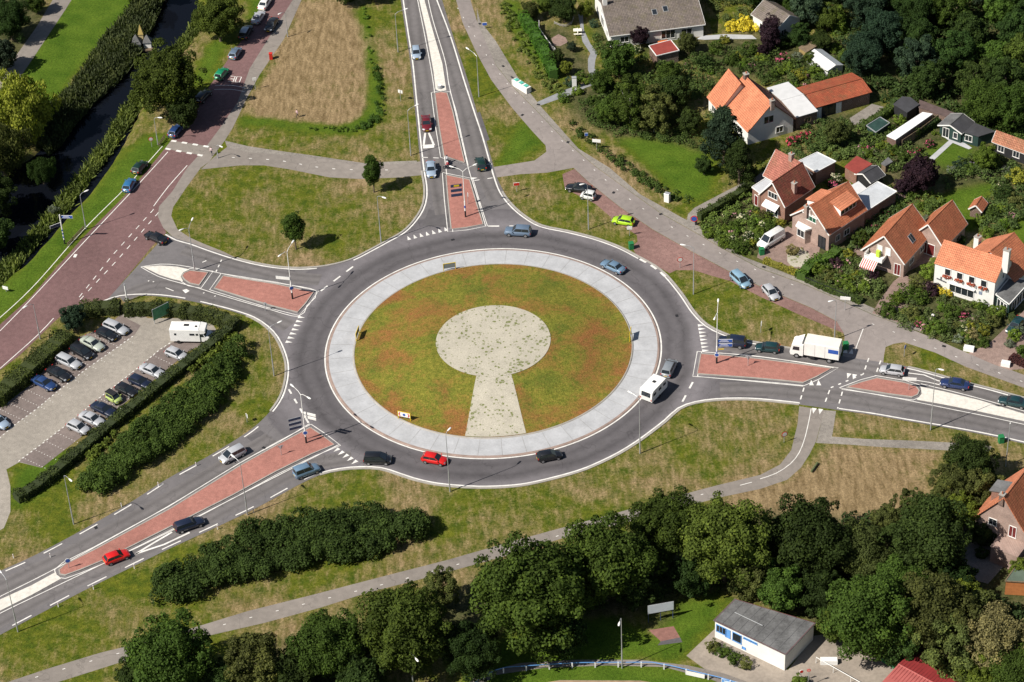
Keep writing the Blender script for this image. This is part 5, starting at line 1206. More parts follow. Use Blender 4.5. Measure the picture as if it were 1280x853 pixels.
# caravan
t = thing('caravan', 'white caravan with dark windows towed behind the grey car', 'caravan')
a, b = G(807, 498, 1.1), G(827, 477, 1.1); c = (a+b)/2; t.location = (c.x, c.y, .022); t.rotation_euler = (0, 0, math.atan2(b.y-a.y, b.x-a.x))
m = MB(); pr = [(-2.25, .55), (2.2, .55), (2.35, 1.3), (2.1, 2.35), (1.8, 2.55), (-1.9, 2.55), (-2.2, 2.35), (-2.35, 1.4)]
for s_ in (-1, 1):
    q = [(x, s_*1.1, z) for x, z in pr]; m.poly(q if s_ < 0 else q[::-1])
for i in range(len(pr)): j = (i+1) % len(pr); m.poly([(pr[i][0], 1.1, pr[i][1]), (pr[j][0], 1.1, pr[j][1]), (pr[j][0], -1.1, pr[j][1]), (pr[i][0], -1.1, pr[i][1])][::-1])
m.build('body', M_wpaint, t)
MB().poly([(-2.365, .8, 1.42), (-2.365, -.8, 1.42), (-2.235, -.8, 2.2), (-2.235, .8, 2.2)]).build('rear_window', M_cglass, t)
for s_ in (-1, 1):
    for x_ in (-1.5, .1, 1.4): MB().box((x_, s_*1.105, 1.75), (.75, .03, .5)).build('side_window', M_cglass, t)
    MB().box((-2.3, s_*.95, .95), (.06, .16, .3)).build('tail_light', M_tl, t); wm = MB().tube([(-.1, s_*.9, .32), (-.1, s_*1.12, .32)], .32, 14).build('wheel', M_tyre, t)
MB().box((.2, 0, 2.58), (.5, .5, .07)).build('roof_hatch', M_dark, t)
MB().beam((2.2, .5, .5), (3.4, 0, .48), .08, .1).beam((2.2, -.5, .5), (3.4, 0, .48), .08, .1).build('drawbar', M_galv, t)
# camper
t = thing('camper_van', 'white camper van with an over-cab bunk at the end of the car park', 'camper van')
a, b = G(213, 417, 1.2), G(265, 418, 1.2); c = (a+b)/2; t.location = (c.x, c.y, .022); t.rotation_euler = (0, 0, math.atan2(b.y-a.y, b.x-a.x))
bo = rbox(MB(), -3.2, 1.6, -1.12, 1.12, .5, 2.85, .1).build('living_body', M_wpaint, t)
m = MB(); pr = [(1.6, 2.0), (2.3, 2.05), (2.6, 2.3), (2.5, 2.6), (1.6, 2.84)]
for s_ in (-1, 1):
    q = [(x, s_*1.1, z) for x, z in pr]; m.poly(q if s_ < 0 else q[::-1])
for i in range(len(pr)): j = (i+1) % len(pr); m.poly([(pr[i][0], 1.1, pr[i][1]), (pr[j][0], 1.1, pr[j][1]), (pr[j][0], -1.1, pr[j][1]), (pr[i][0], -1.1, pr[i][1])][::-1])
m.build('cab_bunk', M_wpaint, t)
m = MB(); pr = [(1.6, .4), (3.25, .4), (3.3, .85), (3.05, 1.15), (2.5, 1.3), (2.1, 2.04), (1.6, 2.04)]
for s_ in (-1, 1):
    q = [(x, s_*.98, z) for x, z in pr]; m.poly(q if s_ < 0 else q[::-1])
for i in range(len(pr)): j = (i+1) % len(pr); m.poly([(pr[i][0], .98, pr[i][1]), (pr[j][0], .98, pr[j][1]), (pr[j][0], -.98, pr[j][1]), (pr[i][0], -.98, pr[i][1])][::-1])
m.build('cab', M_wpaint, t)
MB().poly([(2.50, -.85, 1.34), (2.50, .85, 1.34), (2.16, .8, 1.96), (2.16, -.8, 1.96)]).build('windscreen', M_cglass, t)
for s_ in (-1, 1):
    q = [(1.65, s_*.99, 1.3), (2.35, s_*.99, 1.3), (2.08, s_*.99, 1.9), (1.65, s_*.99, 1.9)]; MB().poly(q if s_ < 0 else q[::-1]).build('cab_window', M_cglass, t)
    for x_, w_ in ((-2.3, .35), (.4, .8), (1.2, .4)): MB().box((x_, s_*1.125, 1.9), (w_, .03, .38)).build('side_window', M_cglass, bo)
    for wx in (2.55, -1.9): MB().tube([(wx, s_*.8, .34), (wx, s_*1.13, .34)], .34, 14).build('wheel', M_tyre, t)
    MB().box((3.27, s_*.7, .75), (.08, .3, .2)).build('headlight', M_hl, t)
MB().box((-.6, .1, 2.88), (.8, .5, .06)).box((1.0, -.2, 2.88), (.35, .35, .08)).build('roof_hatch', M_dark, bo)
# ================================================================== people
def pmat(name, c): return simple(name, c, .8, .12, 6, kind='obj')
M_skin = pmat('skin', (.46, .29, .21)); M_hair = pmat('hair', (.06, .04, .025))
def person(label, loc, rz, J, top, bottom, shoe=(.03, .03, .03), helmet=None, hat=None, group=None):
    """J: joint positions; one continuous skinned body"""
    names = ['pel', 'chest', 'neck', 'head', 'crown', 'shL', 'elL', 'haL', 'shR', 'elR', 'haR', 'hpL', 'knL', 'anL', 'toL', 'hpR', 'knR', 'anR', 'toR', 'fgL', 'fgR']
    rad = dict(pel=(.16, .13), chest=(.17, .12), neck=(.06, .06), head=(.095, .10), crown=(.075, .085), shL=(.07, .07), shR=(.07, .07), elL=(.048, .048), elR=(.048, .048), haL=(.036, .03), haR=(.036, .03),
               hpL=(.095, .095), hpR=(.095, .095), knL=(.065, .065), knR=(.065, .065), anL=(.045, .045), anR=(.045, .045), toL=(.045, .035), toR=(.045, .035), fgL=(.026, .018), fgR=(.026, .018))
    J = dict(J)
    for s in 'LR':
        if 'fg'+s not in J: h = Vector(J['ha'+s]); e = Vector(J['el'+s]); J['fg'+s] = tuple(h+(h-e).normalized()*.11)
    E_ = [('pel', 'chest'), ('chest', 'neck'), ('neck', 'head'), ('head', 'crown')]
    for s in 'LR': E_ += [('chest', 'sh'+s), ('sh'+s, 'el'+s), ('el'+s, 'ha'+s), ('ha'+s, 'fg'+s), ('pel', 'hp'+s), ('hp'+s, 'kn'+s), ('kn'+s, 'an'+s), ('an'+s, 'to'+s)]
    me = bpy.data.meshes.new('body'); me.from_pydata([J[n] for n in names], [(names.index(a), names.index(b)) for a, b in E_], [])
    tmp = bpy.data.objects.new('tmp_body', me); COL.objects.link(tmp)
    sk = tmp.modifiers.new('s', 'SKIN'); 
    for i, n in enumerate(names):
        d = me.skin_vertices[0].data[i]; d.radius = rad[n]; d.use_root = (n == 'pel')
    ss = tmp.modifiers.new('u', 'SUBSURF'); ss.levels = 1; ss.render_levels = 1
    dg = bpy.context.evaluated_depsgraph_get(); dg.update()
    nm = bpy.data.meshes.new_from_object(tmp.evaluated_get(dg)); bpy.data.objects.remove(tmp)
    nm.name = 'person_body'
    nm.materials.clear()
    for mm in (pmat('jacket', top), pmat('trousers', bottom), M_skin, pmat('shoes', shoe)): nm.materials.append(mm)
    JJ = {n: Vector(J[n]) for n in names}
    def sd(p, a, b):
        ab = b-a; t_ = max(0, min(1, (p-a).dot(ab)/max(1e-9, ab.length_squared))); return (p-(a+ab*t_)).length, t_
    seg = [('pel', 'chest', 0), ('chest', 'neck', 0), ('neck', 'head', 2), ('head', 'crown', 2)]
    for s in 'LR': seg += [('chest', 'sh'+s, 0), ('sh'+s, 'el'+s, 0), ('el'+s, 'ha'+s, 0), ('ha'+s, 'fg'+s, 2), ('pel', 'hp'+s, 1), ('hp'+s, 'kn'+s, 1), ('kn'+s, 'an'+s, 1), ('an'+s, 'to'+s, 3)]
    for p in nm.polygons:
        bst = min(seg, key=lambda q: sd(p.center, JJ[q[0]], JJ[q[1]])[0]); p.material_index = bst[2]; p.use_smooth = True
    o = bpy.data.objects.new('person', nm); COL.objects.link(o); o.location = loc; o.rotation_euler = (0, 0, rz); tag(o, label, 'person', group)
    hd = JJ['head'].lerp(JJ['crown'], .62); ax = (JJ['crown']-JJ['head']).normalized()
    def cap(name, r, mat_, lo=-.15, off=0):
        m = MB(); n1, n2 = 10, 6
        b_ = ax.cross(Vector((0, 1, .01))).normalized(); c_ = ax.cross(b_)
        pt = lambda i, j: hd+ax*off+(b_*math.cos(6.2832*i/n1)+c_*math.sin(6.2832*i/n1))*r*math.cos(lo+(1.571-lo)*j/n2)+ax*r*math.sin(lo+(1.571-lo)*j/n2)
        for i in range(n1):
            for j in range(n2): m.poly([pt(i, j), pt(i+1, j), pt(i+1, j+1), pt(i, j+1)])
        return m.build(name, mat_, o, smooth=True)
    if helmet: cap('helmet', .145, pmat('helmet_shell', helmet), -.5)
    elif hat: cap('sun_hat', .125, pmat('hat', hat), -.05)
    else: cap('hair', .118, M_hair, .05)
    f = (JJ['head']*.55+JJ['crown']*.45); fx = Vector((1, 0, 0))
    fm = MB(); 
    fm.box(f+fx*.105, (.03, .025, .04)); fm.build('nose', M_skin, o)
    em = MB()
    for s_ in (-1, 1): em.box(f+fx*.092+Vector((0, s_*.033, .02)), (.012, .02, .012))
    em.build('eyes', M_dark, o)
    return o
walk = dict(pel=(0,0,.93), chest=(.02,0,1.30), neck=(.03,0,1.47), head=(.04,0,1.56), crown=(.045,0,1.68), shL=(.02,.19,1.40), elL=(-.10,.25,1.13), haL=(-.02,.26,.90), shR=(.02,-.19,1.40), elR=(.08,-.24,1.14), haR=(.24,-.22,.98),
            hpL=(0,.10,.88), knL=(.16,.11,.50), anL=(.20,.11,.09), toL=(.36,.12,.04), hpR=(0,-.10,.88), knR=(-.04,-.11,.49), anR=(-.28,-.11,.12), toR=(-.16,-.12,.04))
bend = dict(pel=(-.05,0,.88), chest=(.25,0,1.08), neck=(.38,0,1.10), head=(.46,0,1.10), crown=(.56,0,1.06), shL=(.32,.19,1.06), elL=(.42,.22,.78), haL=(.50,.18,.54), shR=(.32,-.19,1.06), elR=(.44,-.22,.80), haR=(.54,-.16,.58),
            hpL=(-.04,.11,.84), knL=(.06,.13,.48), anL=(-.05,.13,.09), toL=(.12,.15,.04), hpR=(-.04,-.11,.84), knR=(.08,-.13,.48), anR=(-.02,-.13,.09), toR=(.14,-.15,.04))
ride = dict(pel=(-.12,0,.86), chest=(.02,0,1.20), neck=(.08,0,1.36), head=(.11,0,1.45), crown=(.13,0,1.57), shL=(.05,.19,1.29), elL=(.24,.27,1.08), haL=(.46,.25,1.06), shR=(.05,-.19,1.29), elR=(.24,-.27,1.08), haR=(.46,-.25,1.06),
            hpL=(-.08,.11,.83), knL=(.30,.14,.74), anL=(.26,.13,.34), toL=(.42,.14,.29), hpR=(-.08,-.11,.83), knR=(.30,-.14,.74), anR=(.26,-.13,.34), toR=(.42,-.14,.29))
def gp(px, py, z=0): v = G(px, py, z); return (v.x, v.y, .02)
person('person in a pinkish top and dark trousers walking in the mown field', gp(372, 147), R_(200), walk, (.62,.42,.45), (.03,.03,.045))
person('person in a white and pink top walking by the zebra dashes', gp(265, 194), R_(250), walk, (.65,.5,.5), (.04,.045,.06))
person('gardener in a white top bending over in the restaurant garden', gp(1165, 399), R_(280), bend, (.70,.69,.66), (.05,.07,.10), hat=(.7,.68,.6))
def moped(px, py, rz, col, label, rider, cols, helmet):
    p = gp(px, py); t = thing('moped', label, 'moped', (p[0], p[1], .02), rz)
    for x_ in (-.62, .62):
        w_ = MB().tube([(x_, -.05, .26), (x_, .05, .26)], .26, 16).build('wheel', M_tyre, t); MB().tube([(x_, -.055, .26), (x_, .055, .26)], .13, 10).build('rim', M_rim, w_)
    MB().tube([(.62, 0, .3), (.50, 0, .7), (.42, 0, 1.02)], [.04, .05, .04], 8).build('fork', M_galv, t)
    MB().tube([(.44, -.3, 1.05), (.42, 0, 1.03), (.44, .3, 1.05)], .022, 6).build('handlebar', M_dark, t)
    cm = pmat('moped_paint', col)
    m = MB(); pr = [(-.85, .5), (-.3, .32), (.35, .30), (.5, .75), (.42, .78), (.25, .42), (-.1, .45), (-.25, .74), (-.85, .76)]
    for s_ in (-.13, .13):
        q = [(x, s_, z) for x, z in pr]; m.poly(q if s_ < 0 else q[::-1])
    for i in range(len(pr)): j = (i+1) % len(pr); m.poly([(pr[i][0], .13, pr[i][1]), (pr[j][0], .13, pr[j][1]), (pr[j][0], -.13, pr[j][1]), (pr[i][0], -.13, pr[i][1])][::-1])
    m.build('bodywork', cm, t); MB().box((-.5, 0, .79), (.66, .26, .09)).build('seat', M_dark, t)
    return person(rider, (p[0]-.0, p[1], .02), rz, {k: (v[0]-.1, v[1], v[2]+.02) for k, v in ride.items()}, cols[0], cols[1], helmet=helmet)
moped(559, 204, R_(100), (.6,.6,.6), 'upper moped crossing between the two north islands', 'moped rider in white and dark clothing, the upper of the two', ((.5,.5,.52),(.02,.02,.03)), (.05,.05,.07))
moped(560, 211.5, R_(170), (.03,.03,.035), 'lower moped crossing between the two north islands', 'moped rider in a red jacket, the lower of the two', ((.55,.03,.04),(.03,.03,.04)), (.6,.6,.6))
# ================================================================== buildings
def tile_mat(name, c1, c2, moss=.15):
    m = N(name); v = m.pos('uv'); w_ = m.pos('obj')
    br = m.n('ShaderNodeTexBrick'); br.offset = 0; br.inputs['Scale'].default_value = 1; br.inputs['Brick Width'].default_value = .30; br.inputs['Row Height'].default_value = .36
    br.inputs['Mortar Size'].default_value = .035; br.inputs['Mortar Smooth'].default_value = .6
    br.inputs['Color1'].default_value = (*c1, 1); br.inputs['Color2'].default_value = (*c2, 1); br.inputs['Mortar'].default_value = (c2[0]*.5, c2[1]*.5, c2[2]*.5, 1); m.l(v, br.inputs['Vector'])
    a = m.noise(w_, .5, 4); b = m.noise(w_, 3, 3)
    f = m.math('MULTIPLY', m.map(a, .3, .7, .82, 1.15), m.map(b, .3, .7, .85, 1.15))
    c = m.mix(m.map(m.noise(w_, .8, 4, .7), .48, .70, 0, moss*1.6), m.scale(br.outputs[0], f), (.12, .11, .05))
    wv = m.n('ShaderNodeTexWave', wave_type='BANDS', bands_direction='X'); wv.inputs['Scale'].default_value = 1/.30*.5*1.0; m.l(v, wv.inputs['Vector'])
    h = m.math('ADD', m.math('MULTIPLY', wv.outputs['Fac'], .6), br.outputs['Fac'])
    return m.fin(c, .75, .25, h, .03)
T_or = tile_mat('orange_roof_tiles', (.50, .175, .085), (.43, .14, .07), .15)
T_ol = tile_mat('light_orange_roof_tiles', (.60, .225, .12), (.53, .19, .10), .05)
T_rd = tile_mat('bright_red_roof_tiles', (.37, .095, .045), (.30, .075, .038), .25)
T_dr = tile_mat('dark_red_roof_tiles', (.27, .085, .055), (.19, .06, .042), .25)
T_gr = tile_mat('grey_brown_roof_tiles', (.20, .165, .14), (.15, .125, .11), .3)
W_wh = simple('white_render', (.68, .67, .64), .8, .06, .8, kind='obj')
def brickwall(name, c):
    m = N(name); v = m.pos('obj'); sp = m.n('ShaderNodeSeparateXYZ'); m.l(v, sp.inputs[0]); cb = m.n('ShaderNodeCombineXYZ')
    m.l(m.math('ADD', sp.outputs[0], sp.outputs[1]), cb.inputs[0]); m.l(sp.outputs[2], cb.inputs[1])
    br = m.n('ShaderNodeTexBrick'); br.inputs['Scale'].default_value = 4.2; br.inputs['Mortar Size'].default_value = .015; br.inputs['Color1'].default_value = (*c, 1); br.inputs['Color2'].default_value = tuple(x*.78 for x in c)+(1,)
    br.inputs['Mortar'].default_value = (.35, .32, .28, 1); m.l(cb.outputs[0], br.inputs['Vector'])
    return m.fin(m.scale(br.outputs[0], m.map(m.noise(v, .7, 4), .3, .7, .8, 1.2)), .85, .2, br.outputs['Fac'], -.006)
W_br = brickwall('red_brown_brick', (.24, .12, .085)); W_pk = brickwall('pinkish_brick', (.36, .25, .21)); W_dk = brickwall('dark_brick', (.15, .09, .07))
W_bk = simple('black_boarding', (.022, .022, .024), .7, .2, 2, kind='obj'); W_tg = simple('dark_green_boarding', (.02, .045, .04), .7, .2, 2, kind='obj')
F_gy = simple('grey_roof_felt', (.12, .12, .12), .85, .32, .45, kind='obj'); F_dk = simple('dark_roof_felt', (.05, .05, .055), .8, .2, .7, kind='obj'); F_wh = simple('pale_flat_roofing', (.46, .48, .50), .7, .12, .5, kind='obj')
F_ws = simple('white_corrugated_sheet', (.56, .56, .56), .6, .07, .8, kind='obj'); F_rd = simple('red_felt_roof', (.24, .045, .035), .8, .15, 1, kind='obj')
M_door = simple('dark_red_door', (.13, .02, .02), .5, .1, 2, kind='obj')
def newton(fn, x, n=25):
    x = np.array(x, float)
    for _ in range(n):
        r = fn(x); J = np.zeros((len(r), len(x)))
        for i in range(len(x)): y = x.copy(); y[i] += 1e-3; J[:, i] = (fn(y)-r)/1e-3
        x = x-np.linalg.lstsq(J, r, rcond=None)[0]
    return x
class House:
    def __init__(s, name, label, cat, A, B, eh, R, mode, R2=None, wall=W_wh, roof=T_or, roof2=None, barge=True, over=.3, D=None, group=None):
        a, b = G(*A, eh), G(*B, eh); a.z = b.z = 0; s.a = a; d = b-a; s.W = d.length; d.normalize(); s.ex = d; s.ey = Vector((-d.y, d.x, 0)); s.eh = eh
        if mode == 'x':
            f = lambda x: np.array(P(a+s.ey*x[0]+Vector((0, 0, eh+x[1]))))-np.array(R)
            h, s.rise = newton(f, [3, 2]); s.D = 2*h
        else:
            mid = (a+b)/2
            f = lambda x: np.array(P(mid+Vector((0, 0, eh+x[0]))))-np.array(R); s.rise = newton(f, [2])[0]
            f = lambda x: np.array(P(mid+s.ey*x[0]+Vector((0, 0, eh+s.rise))))-np.array(R2); s.D = newton(f, [8])[0]
        if D: s.D = D
        s.D = abs(s.D); s.rise = max(.3, s.rise)
        print(label[:30], 'W %.1f D %.1f rise %.1f' % (s.W, s.D, s.rise))
        s.mode = mode; s.t = thing(name, label, cat, a, math.atan2(d.y, d.x), group)
        W, D, e, r = s.W, s.D, s.eh, s.rise; Lu, Lv = (W, D) if mode == 'x' else (D, W)
        mp = (lambda u, v, z: Vector((u, v, z))) if mode == 'x' else (lambda u, v, z: Vector((v, u, z)))
        m = MB()
        for q in ([(0, 0), (Lu, 0)], [(Lu, Lv), (0, Lv)]): m.poly([mp(*q[0], 0), mp(*q[1], 0), mp(*q[1], e), mp(*q[0], e)])
        for u in (0, Lu): m.poly([mp(u, 0, 0), mp(u, Lv, 0), mp(u, Lv, e), mp(u, Lv/2, e+r), mp(u, 0, e)])
        s.wall = m.build('wall', wall, s.t)
        sl = math.hypot(Lv/2, r); cx, sz = (Lv/2)/sl, r/sl; nx_, nz = -sz, cx; th = .14
        for sd_, mt in ((0, roof), (1, roof2 or roof)):
            g = over; o = over; m = MB()
            def pt(u, k, h):
                v = -o*cx+(sl+o)*cx*k; z = e-o*sz+(sl+o)*sz*k; v += nx_*h; z += nz*h+.03
                return mp(u, v if sd_ == 0 else Lv-v, z)
            q = [pt(-g, 0, th), pt(Lu+g, 0, th), pt(Lu+g, 1, th), pt(-g, 1, th)]; uv = [(0, 0), (Lu+2*g, 0), (Lu+2*g, sl+o), (0, sl+o)]
            m.poly(q, 0, uv); lo = [pt(-g, 0, 0), pt(Lu+g, 0, 0), pt(Lu+g, 1, 0), pt(-g, 1, 0)]; m.poly(lo[::-1])
            for i in range(4): j = (i+1) % 4; m.poly([lo[i], lo[j], q[j], q[i]])
            ro = m.build('roof', mt, s.t)
            if barge:
                bm = MB()
                for u in (-g-.03, Lu+g+.03): bm.beam(pt(u, 0, th/2-.03), pt(u, 1, th/2-.03), .05, .22)
                bm.beam(pt(-g, -.008, th*.3), pt(Lu+g, -.008, th*.3), .10, .12)
                bm.build('bargeboard', M_wpaint, ro)
        rc = MB().tube([mp(-over, Lv/2, e+r+.16), mp(Lu+over, Lv/2, e+r+.16)], .11, 8); rc.build('ridge', roof, s.t)
        s.mp = mp; s.Lu, s.Lv = Lu, Lv; s.slope = (cx, sz)
    def face(s, f, u, z):
        W, D = s.W, s.D
        return {'f': (Vector((u, 0, z)), 0), 'b': (Vector((u, D, z)), math.pi), 'r': (Vector((W, u, z)), math.pi/2), 'l': (Vector((0, u, z)), -math.pi/2)}[f]
    def win(s, f, u, z, w, h, frame=M_wpaint, div=1, name='window', pane=M_glass, parent=None, sill=False):
        p, rz = s.face(f, u, z); return window(parent or s.t, p, rz, w, h, frame, div, name, pane)
    def roofhit(s, px, side=0):
        """point of a roof slope seen at px, in local coordinates"""
        o = s.mp(0, 0 if side == 0 else s.Lv, s.eh); up_ = s.mp(0, s.Lv/2, s.eh+s.rise)-o; al = s.mp(1, 0, 0)
        n = al.cross(up_).normalized(); R3 = Matrix((s.ex, s.ey, Vector((0, 0, 1))))
        c = R3 @ (CPOS-s.a); dr = R3 @ (G(*px, 0)-CPOS); t_ = (o-c).dot(n)/dr.dot(n); return c+dr*t_, n if n.z > 0 else -n
    def chimney(s, px, side=0, w=.7, h=1.2, mat=W_br, d=None):
        p, n = s.roofhit(px, side); d = d or w
        m = MB().box((p.x, p.y, p.z+h/2-.5), (w, d, h+1.0)); o = m.build('chimney', mat, s.t)
        MB().box((p.x, p.y, p.z+h+.05), (w+.14, d+.14, .12)).build('cap', M_kerb, o)
        MB().tube([(p.x, p.y, p.z+h+.1), (p.x, p.y, p.z+h+.45)], .12, 8).build('pot', T_or, o)
        return o
    def skylight(s, px, side=0, w=.8, h=1.2):
        p, n = s.roofhit(px, side); al = s.mp(1, 0, 0); upv = n.cross(al); upv = upv if upv.z > 0 else -upv
        p = p+n*.20; m = MB()
        def fr(a, b, k): return [p-al*a-upv*b+n*k, p+al*a-upv*b+n*k, p+al*a+upv*b+n*k, p-al*a+upv*b+n*k]
        lo, hi = fr(w/2+.08, h/2+.08, -.1), fr(w/2+.08, h/2+.08, .03)
        for i in range(4): m.poly([lo[i], lo[(i+1) % 4], hi[(i+1) % 4], hi[i]])
        m.poly(hi); o = m.build('skylight', M_galv, s.t); MB().poly(fr(w/2, h/2, .04)).build('pane', M_glass, o)
def window(parent, p, rz, w, h, frame=M_wpaint, div=1, name='window', pane=M_glass):
    ex = Vector((math.cos(rz), math.sin(rz), 0)); n = Vector((ex.y, -ex.x, 0)); up_ = Vector((0, 0, 1)); f = MB(); t_ = .09
    q = lambda x, z, k: p+ex*x+up_*z+n*k
    for x, z, a, b in ((-w/2, 0, t_, h+t_), (w/2, 0, t_, h+t_), (0, h/2, w, t_), (0, -h/2, w+.2, t_+.03)):
        c = q(x, z, .03); f.box(c, (a, .10, b), rz)
    for i in range(1, div+1):
        if div > 0 and i < div+1 and div > 1 or (div == 1 and w > .9): f.box(q(-w/2+w*i/(div+1), 0, .03), (.06, .08, h), rz)
    fo = f.build(name, frame, parent)
    MB().poly([q(-w/2+.02, -h/2+.02, .015), q(w/2-.02, -h/2+.02, .015), q(w/2-.02, h/2-.02, .015), q(-w/2+.02, h/2-.02, .015)]).build('pane', pane, fo)
    return fo
def flat(name, label, cat, px, h, wall=W_br, roof=F_gy, trim=M_wpaint, h2=None, group=None, over=.15):
    pts = [G(a, b, (h2[i] if h2 else h)) for i, (a, b) in enumerate(px)]; c = sum(pts, Vector())/len(pts); hs = h2 or [h]*len(pts)
    pts = [Vector((p.x, p.y, 0)) for p in pts]; c.z = 0
    t = thing(name, label, cat, c, 0, group); L = [p-c for p in pts]; n = len(L)
    ar = sum(L[i].x*L[(i+1) % n].y-L[(i+1) % n].x*L[i].y for i in range(n))
    if ar < 0: L = L[::-1]; hs = hs[::-1]
    m = MB()
    for i in range(n): j = (i+1) % n; a, b = L[i]*(1-.0), L[j]; m.poly([a, b, b+Vector((0, 0, hs[j])), a+Vector((0, 0, hs[i]))])
    m.build('wall', wall, t)
    k = lambda p, e: p+p.normalized()*e
    rm = MB(); top = [k(p, over)+Vector((0, 0, hs[i]+.14)) for i, p in enumerate(L)]; lo = [k(p, over)+Vector((0, 0, hs[i]+.004)) for i, p in enumerate(L)]
    rm.poly(top, 0, [(p.x, p.y) for p in top]); rm.poly(lo[::-1])
    for i in range(n): j = (i+1) % n; rm.poly([lo[i], lo[j], top[j], top[i]])
    ro = rm.build('roof', roof, t)
    if trim:
        tm = MB()
        for i in range(n): j = (i+1) % n; tm.beam(top[i]+Vector((0, 0, .0)), top[j]+Vector((0, 0, .0)), .12, .16)
        tm.build('roof_edge', trim, ro)
    t['L'] = 0; return t, L, hs
def fwin(t, L, i, u, z, w, h, frame=M_wpaint, div=1, name='window', pane=M_glass):
    a, b = L[i], L[(i+1) % len(L)]; d = (b-a); rz = math.atan2(d.y, d.x); p = a.lerp(b, u); p = Vector((p.x, p.y, z)); return window(t, p, rz, w, h, frame, div, name, pane)
# bungalow
H = House('bungalow', 'long bungalow with a grey brown roof and two skylights at the top edge', 'house', (763.2,44.5), (879.2,30), 2.7, (753,5), 'x', wall=W_wh, roof=T_gr)
H.skylight((818,16)); H.skylight((831.5,12)); H.chimney((756,6), 0, .8, 1.5, W_wh)
H.win('l', H.D*.5, 1.4, 2.4, 2.0, div=2); H.win('l', H.D*.5, 3.6, 1.2, 1.1); H.win('f', H.W*.62, 1.4, 2.6, 1.8, div=2, name='patio_door'); H.win('f', H.W*.82, 1.5, 2.0, 1.3); H.win('l', H.D*.2, 1.4, 1.0, 1.2); H.win('f', H.W*.15, 1.5, 1.6, 1.2)
MB().box((H.W*.55, -1.0, .35), (1.8, .9, .5)).build('orange_bench', simple('orange_cloth', (.55, .14, .03), .8, .1, 2, kind='obj'), H.t)
H = House('cottage', 'small white house with a grey slate roof behind the purple tree', 'house', (971,36), (1000,23), 3.0, (987.5,19.5), 'y', (961,-6), wall=W_wh, roof=T_gr)
H.win('f', H.W*.3, 1.5, 1.2, 1.3); H.win('f', H.W*.78, 1.8, 1.1, 1.3); H.win('l', H.D*.6, 1.6, 1.3, 1.1)
# white gabled house with orange roofs
H = House('gabled_house', 'white gabled house with a large bright orange roof and two chimneys', 'house', (935.2,164), (991.6,148), 2.9, (965.9,129.6), 'y', (931.4,95), wall=W_wh, roof=T_ol, roof2=T_dr, barge=False)  # one tiled roof: shade on the right slope is painted with darker tiles
H.win('f', H.W*.45, 4.1, 1.9, 1.5, div=1); H.chimney((965,131), 0, .7, .9, W_pk); H.chimney((932.5,98), 0, .8, .9, W_dk); H.win('l', H.D*.3, 1.5, 1.4, 1.2); H.win('l', H.D*.7, 1.5, 1.4, 1.2); H.win('f', H.W*.7, 1.4, 1.4, 1.2)
H = House('house_annexe', 'lower orange roofed annexe behind the white gabled house', 'house', (899.5,138.3), (950,126), 2.7, (929,105), 'y', (912.6,87.6), wall=W_wh, roof=T_ol, roof2=T_dr, barge=False)  # annexe roof likewise: its right slope is coloured dark as painted shade
H.win('l', H.D*.5, 1.5, 1.5, 1.2); H.win('f', .8, 1.4, .9, 1.4)
H = House('outbuilding', 'long low outbuilding with a bright red tiled roof', 'outbuilding', (1020.2,134.2), (1087.3,115.4), 2.5, (1009,118.5), 'x', wall=W_dk, roof=T_rd, barge=False)
H.win('f', H.W*.05, 1.1, 1.0, 2.1, name='white_door', pane=M_wpaint); H.win('f', H.W*.24, 1.25, 2.6, 2.2, frame=M_dark, name='garage_opening'); H.win('f', H.W*.42, 1.1, 1.0, 2.1, name='white_door', pane=M_wpaint)
H = House('outbuilding', 'brick outbuilding with a white sheet roof joining the red roofed one', 'outbuilding', (995.7,147.3), (1021.5,139.8), 2.5, (977.5,126.5), 'x', wall=W_dk, roof=F_ws, barge=False, over=.12)
H.win('f', H.W*.55, 1.4, 1.2, 1.0, frame=M_wood)
# dark red house
H = House('brick_house', 'brick house with a dark red roof and a flat roofed porch', 'house', (950.7,242), (981.4,257), 3.8, (967,228.3), 'y', (1002,205.7), wall=W_br, roof=T_dr)
H.win('f', H.W*.5, 4.6, 1.9, 1.2, div=2); bw = H.win('f', H.W*.5, 1.5, 2.4, 1.8, div=2)
MB().poly([(H.W*.5-1.5, -1.1, 2.6), (H.W*.5+1.5, -1.1, 2.6), (H.W*.5+1.5, -.02, 3.2), (H.W*.5-1.5, -.02, 3.2)]).box((H.W*.5, -1.1, 2.5), (3.0, .05, .22)).build('white_awning', M_wpaint, H.t)
H.chimney((992.5,240), 1, .7, 1.8, W_pk); H.chimney((968,226), 0, .01, .01, W_pk) if False else None
H = House('house_wing', 'cross wing with lighter red tiles behind the dark red house', 'house', (956.4,218.9), (984,234), 3.8, (971.4,188.8), 'x', wall=W_br, roof=tile_mat('faded_red_roof_tiles', (.40, .15, .11), (.30, .11, .08), .25))
H.win('l', H.D*.5, 3.0, 1.2, 1.2); H.chimney((989,200), 0, .7, 1.2, W_pk)
t, L, hs = flat('brick_porch', 'flat roofed brick porch at the left of the dark red house', 'porch', [(940.7,234.8),(950.2,242.2),(967,226),(960.8,221.8)], 3.2, W_br, F_wh)
fwin(t, L, 0, .55, 1.2, .9, 2.1, name='door', pane=M_door)
flat('flat_roofed_shed', 'white flat roofed brick shed behind the dark red house', 'shed', [(999,202.6),(1020,215.7),(1044,203),(1021.6,192)], 2.7, W_br, F_wh)
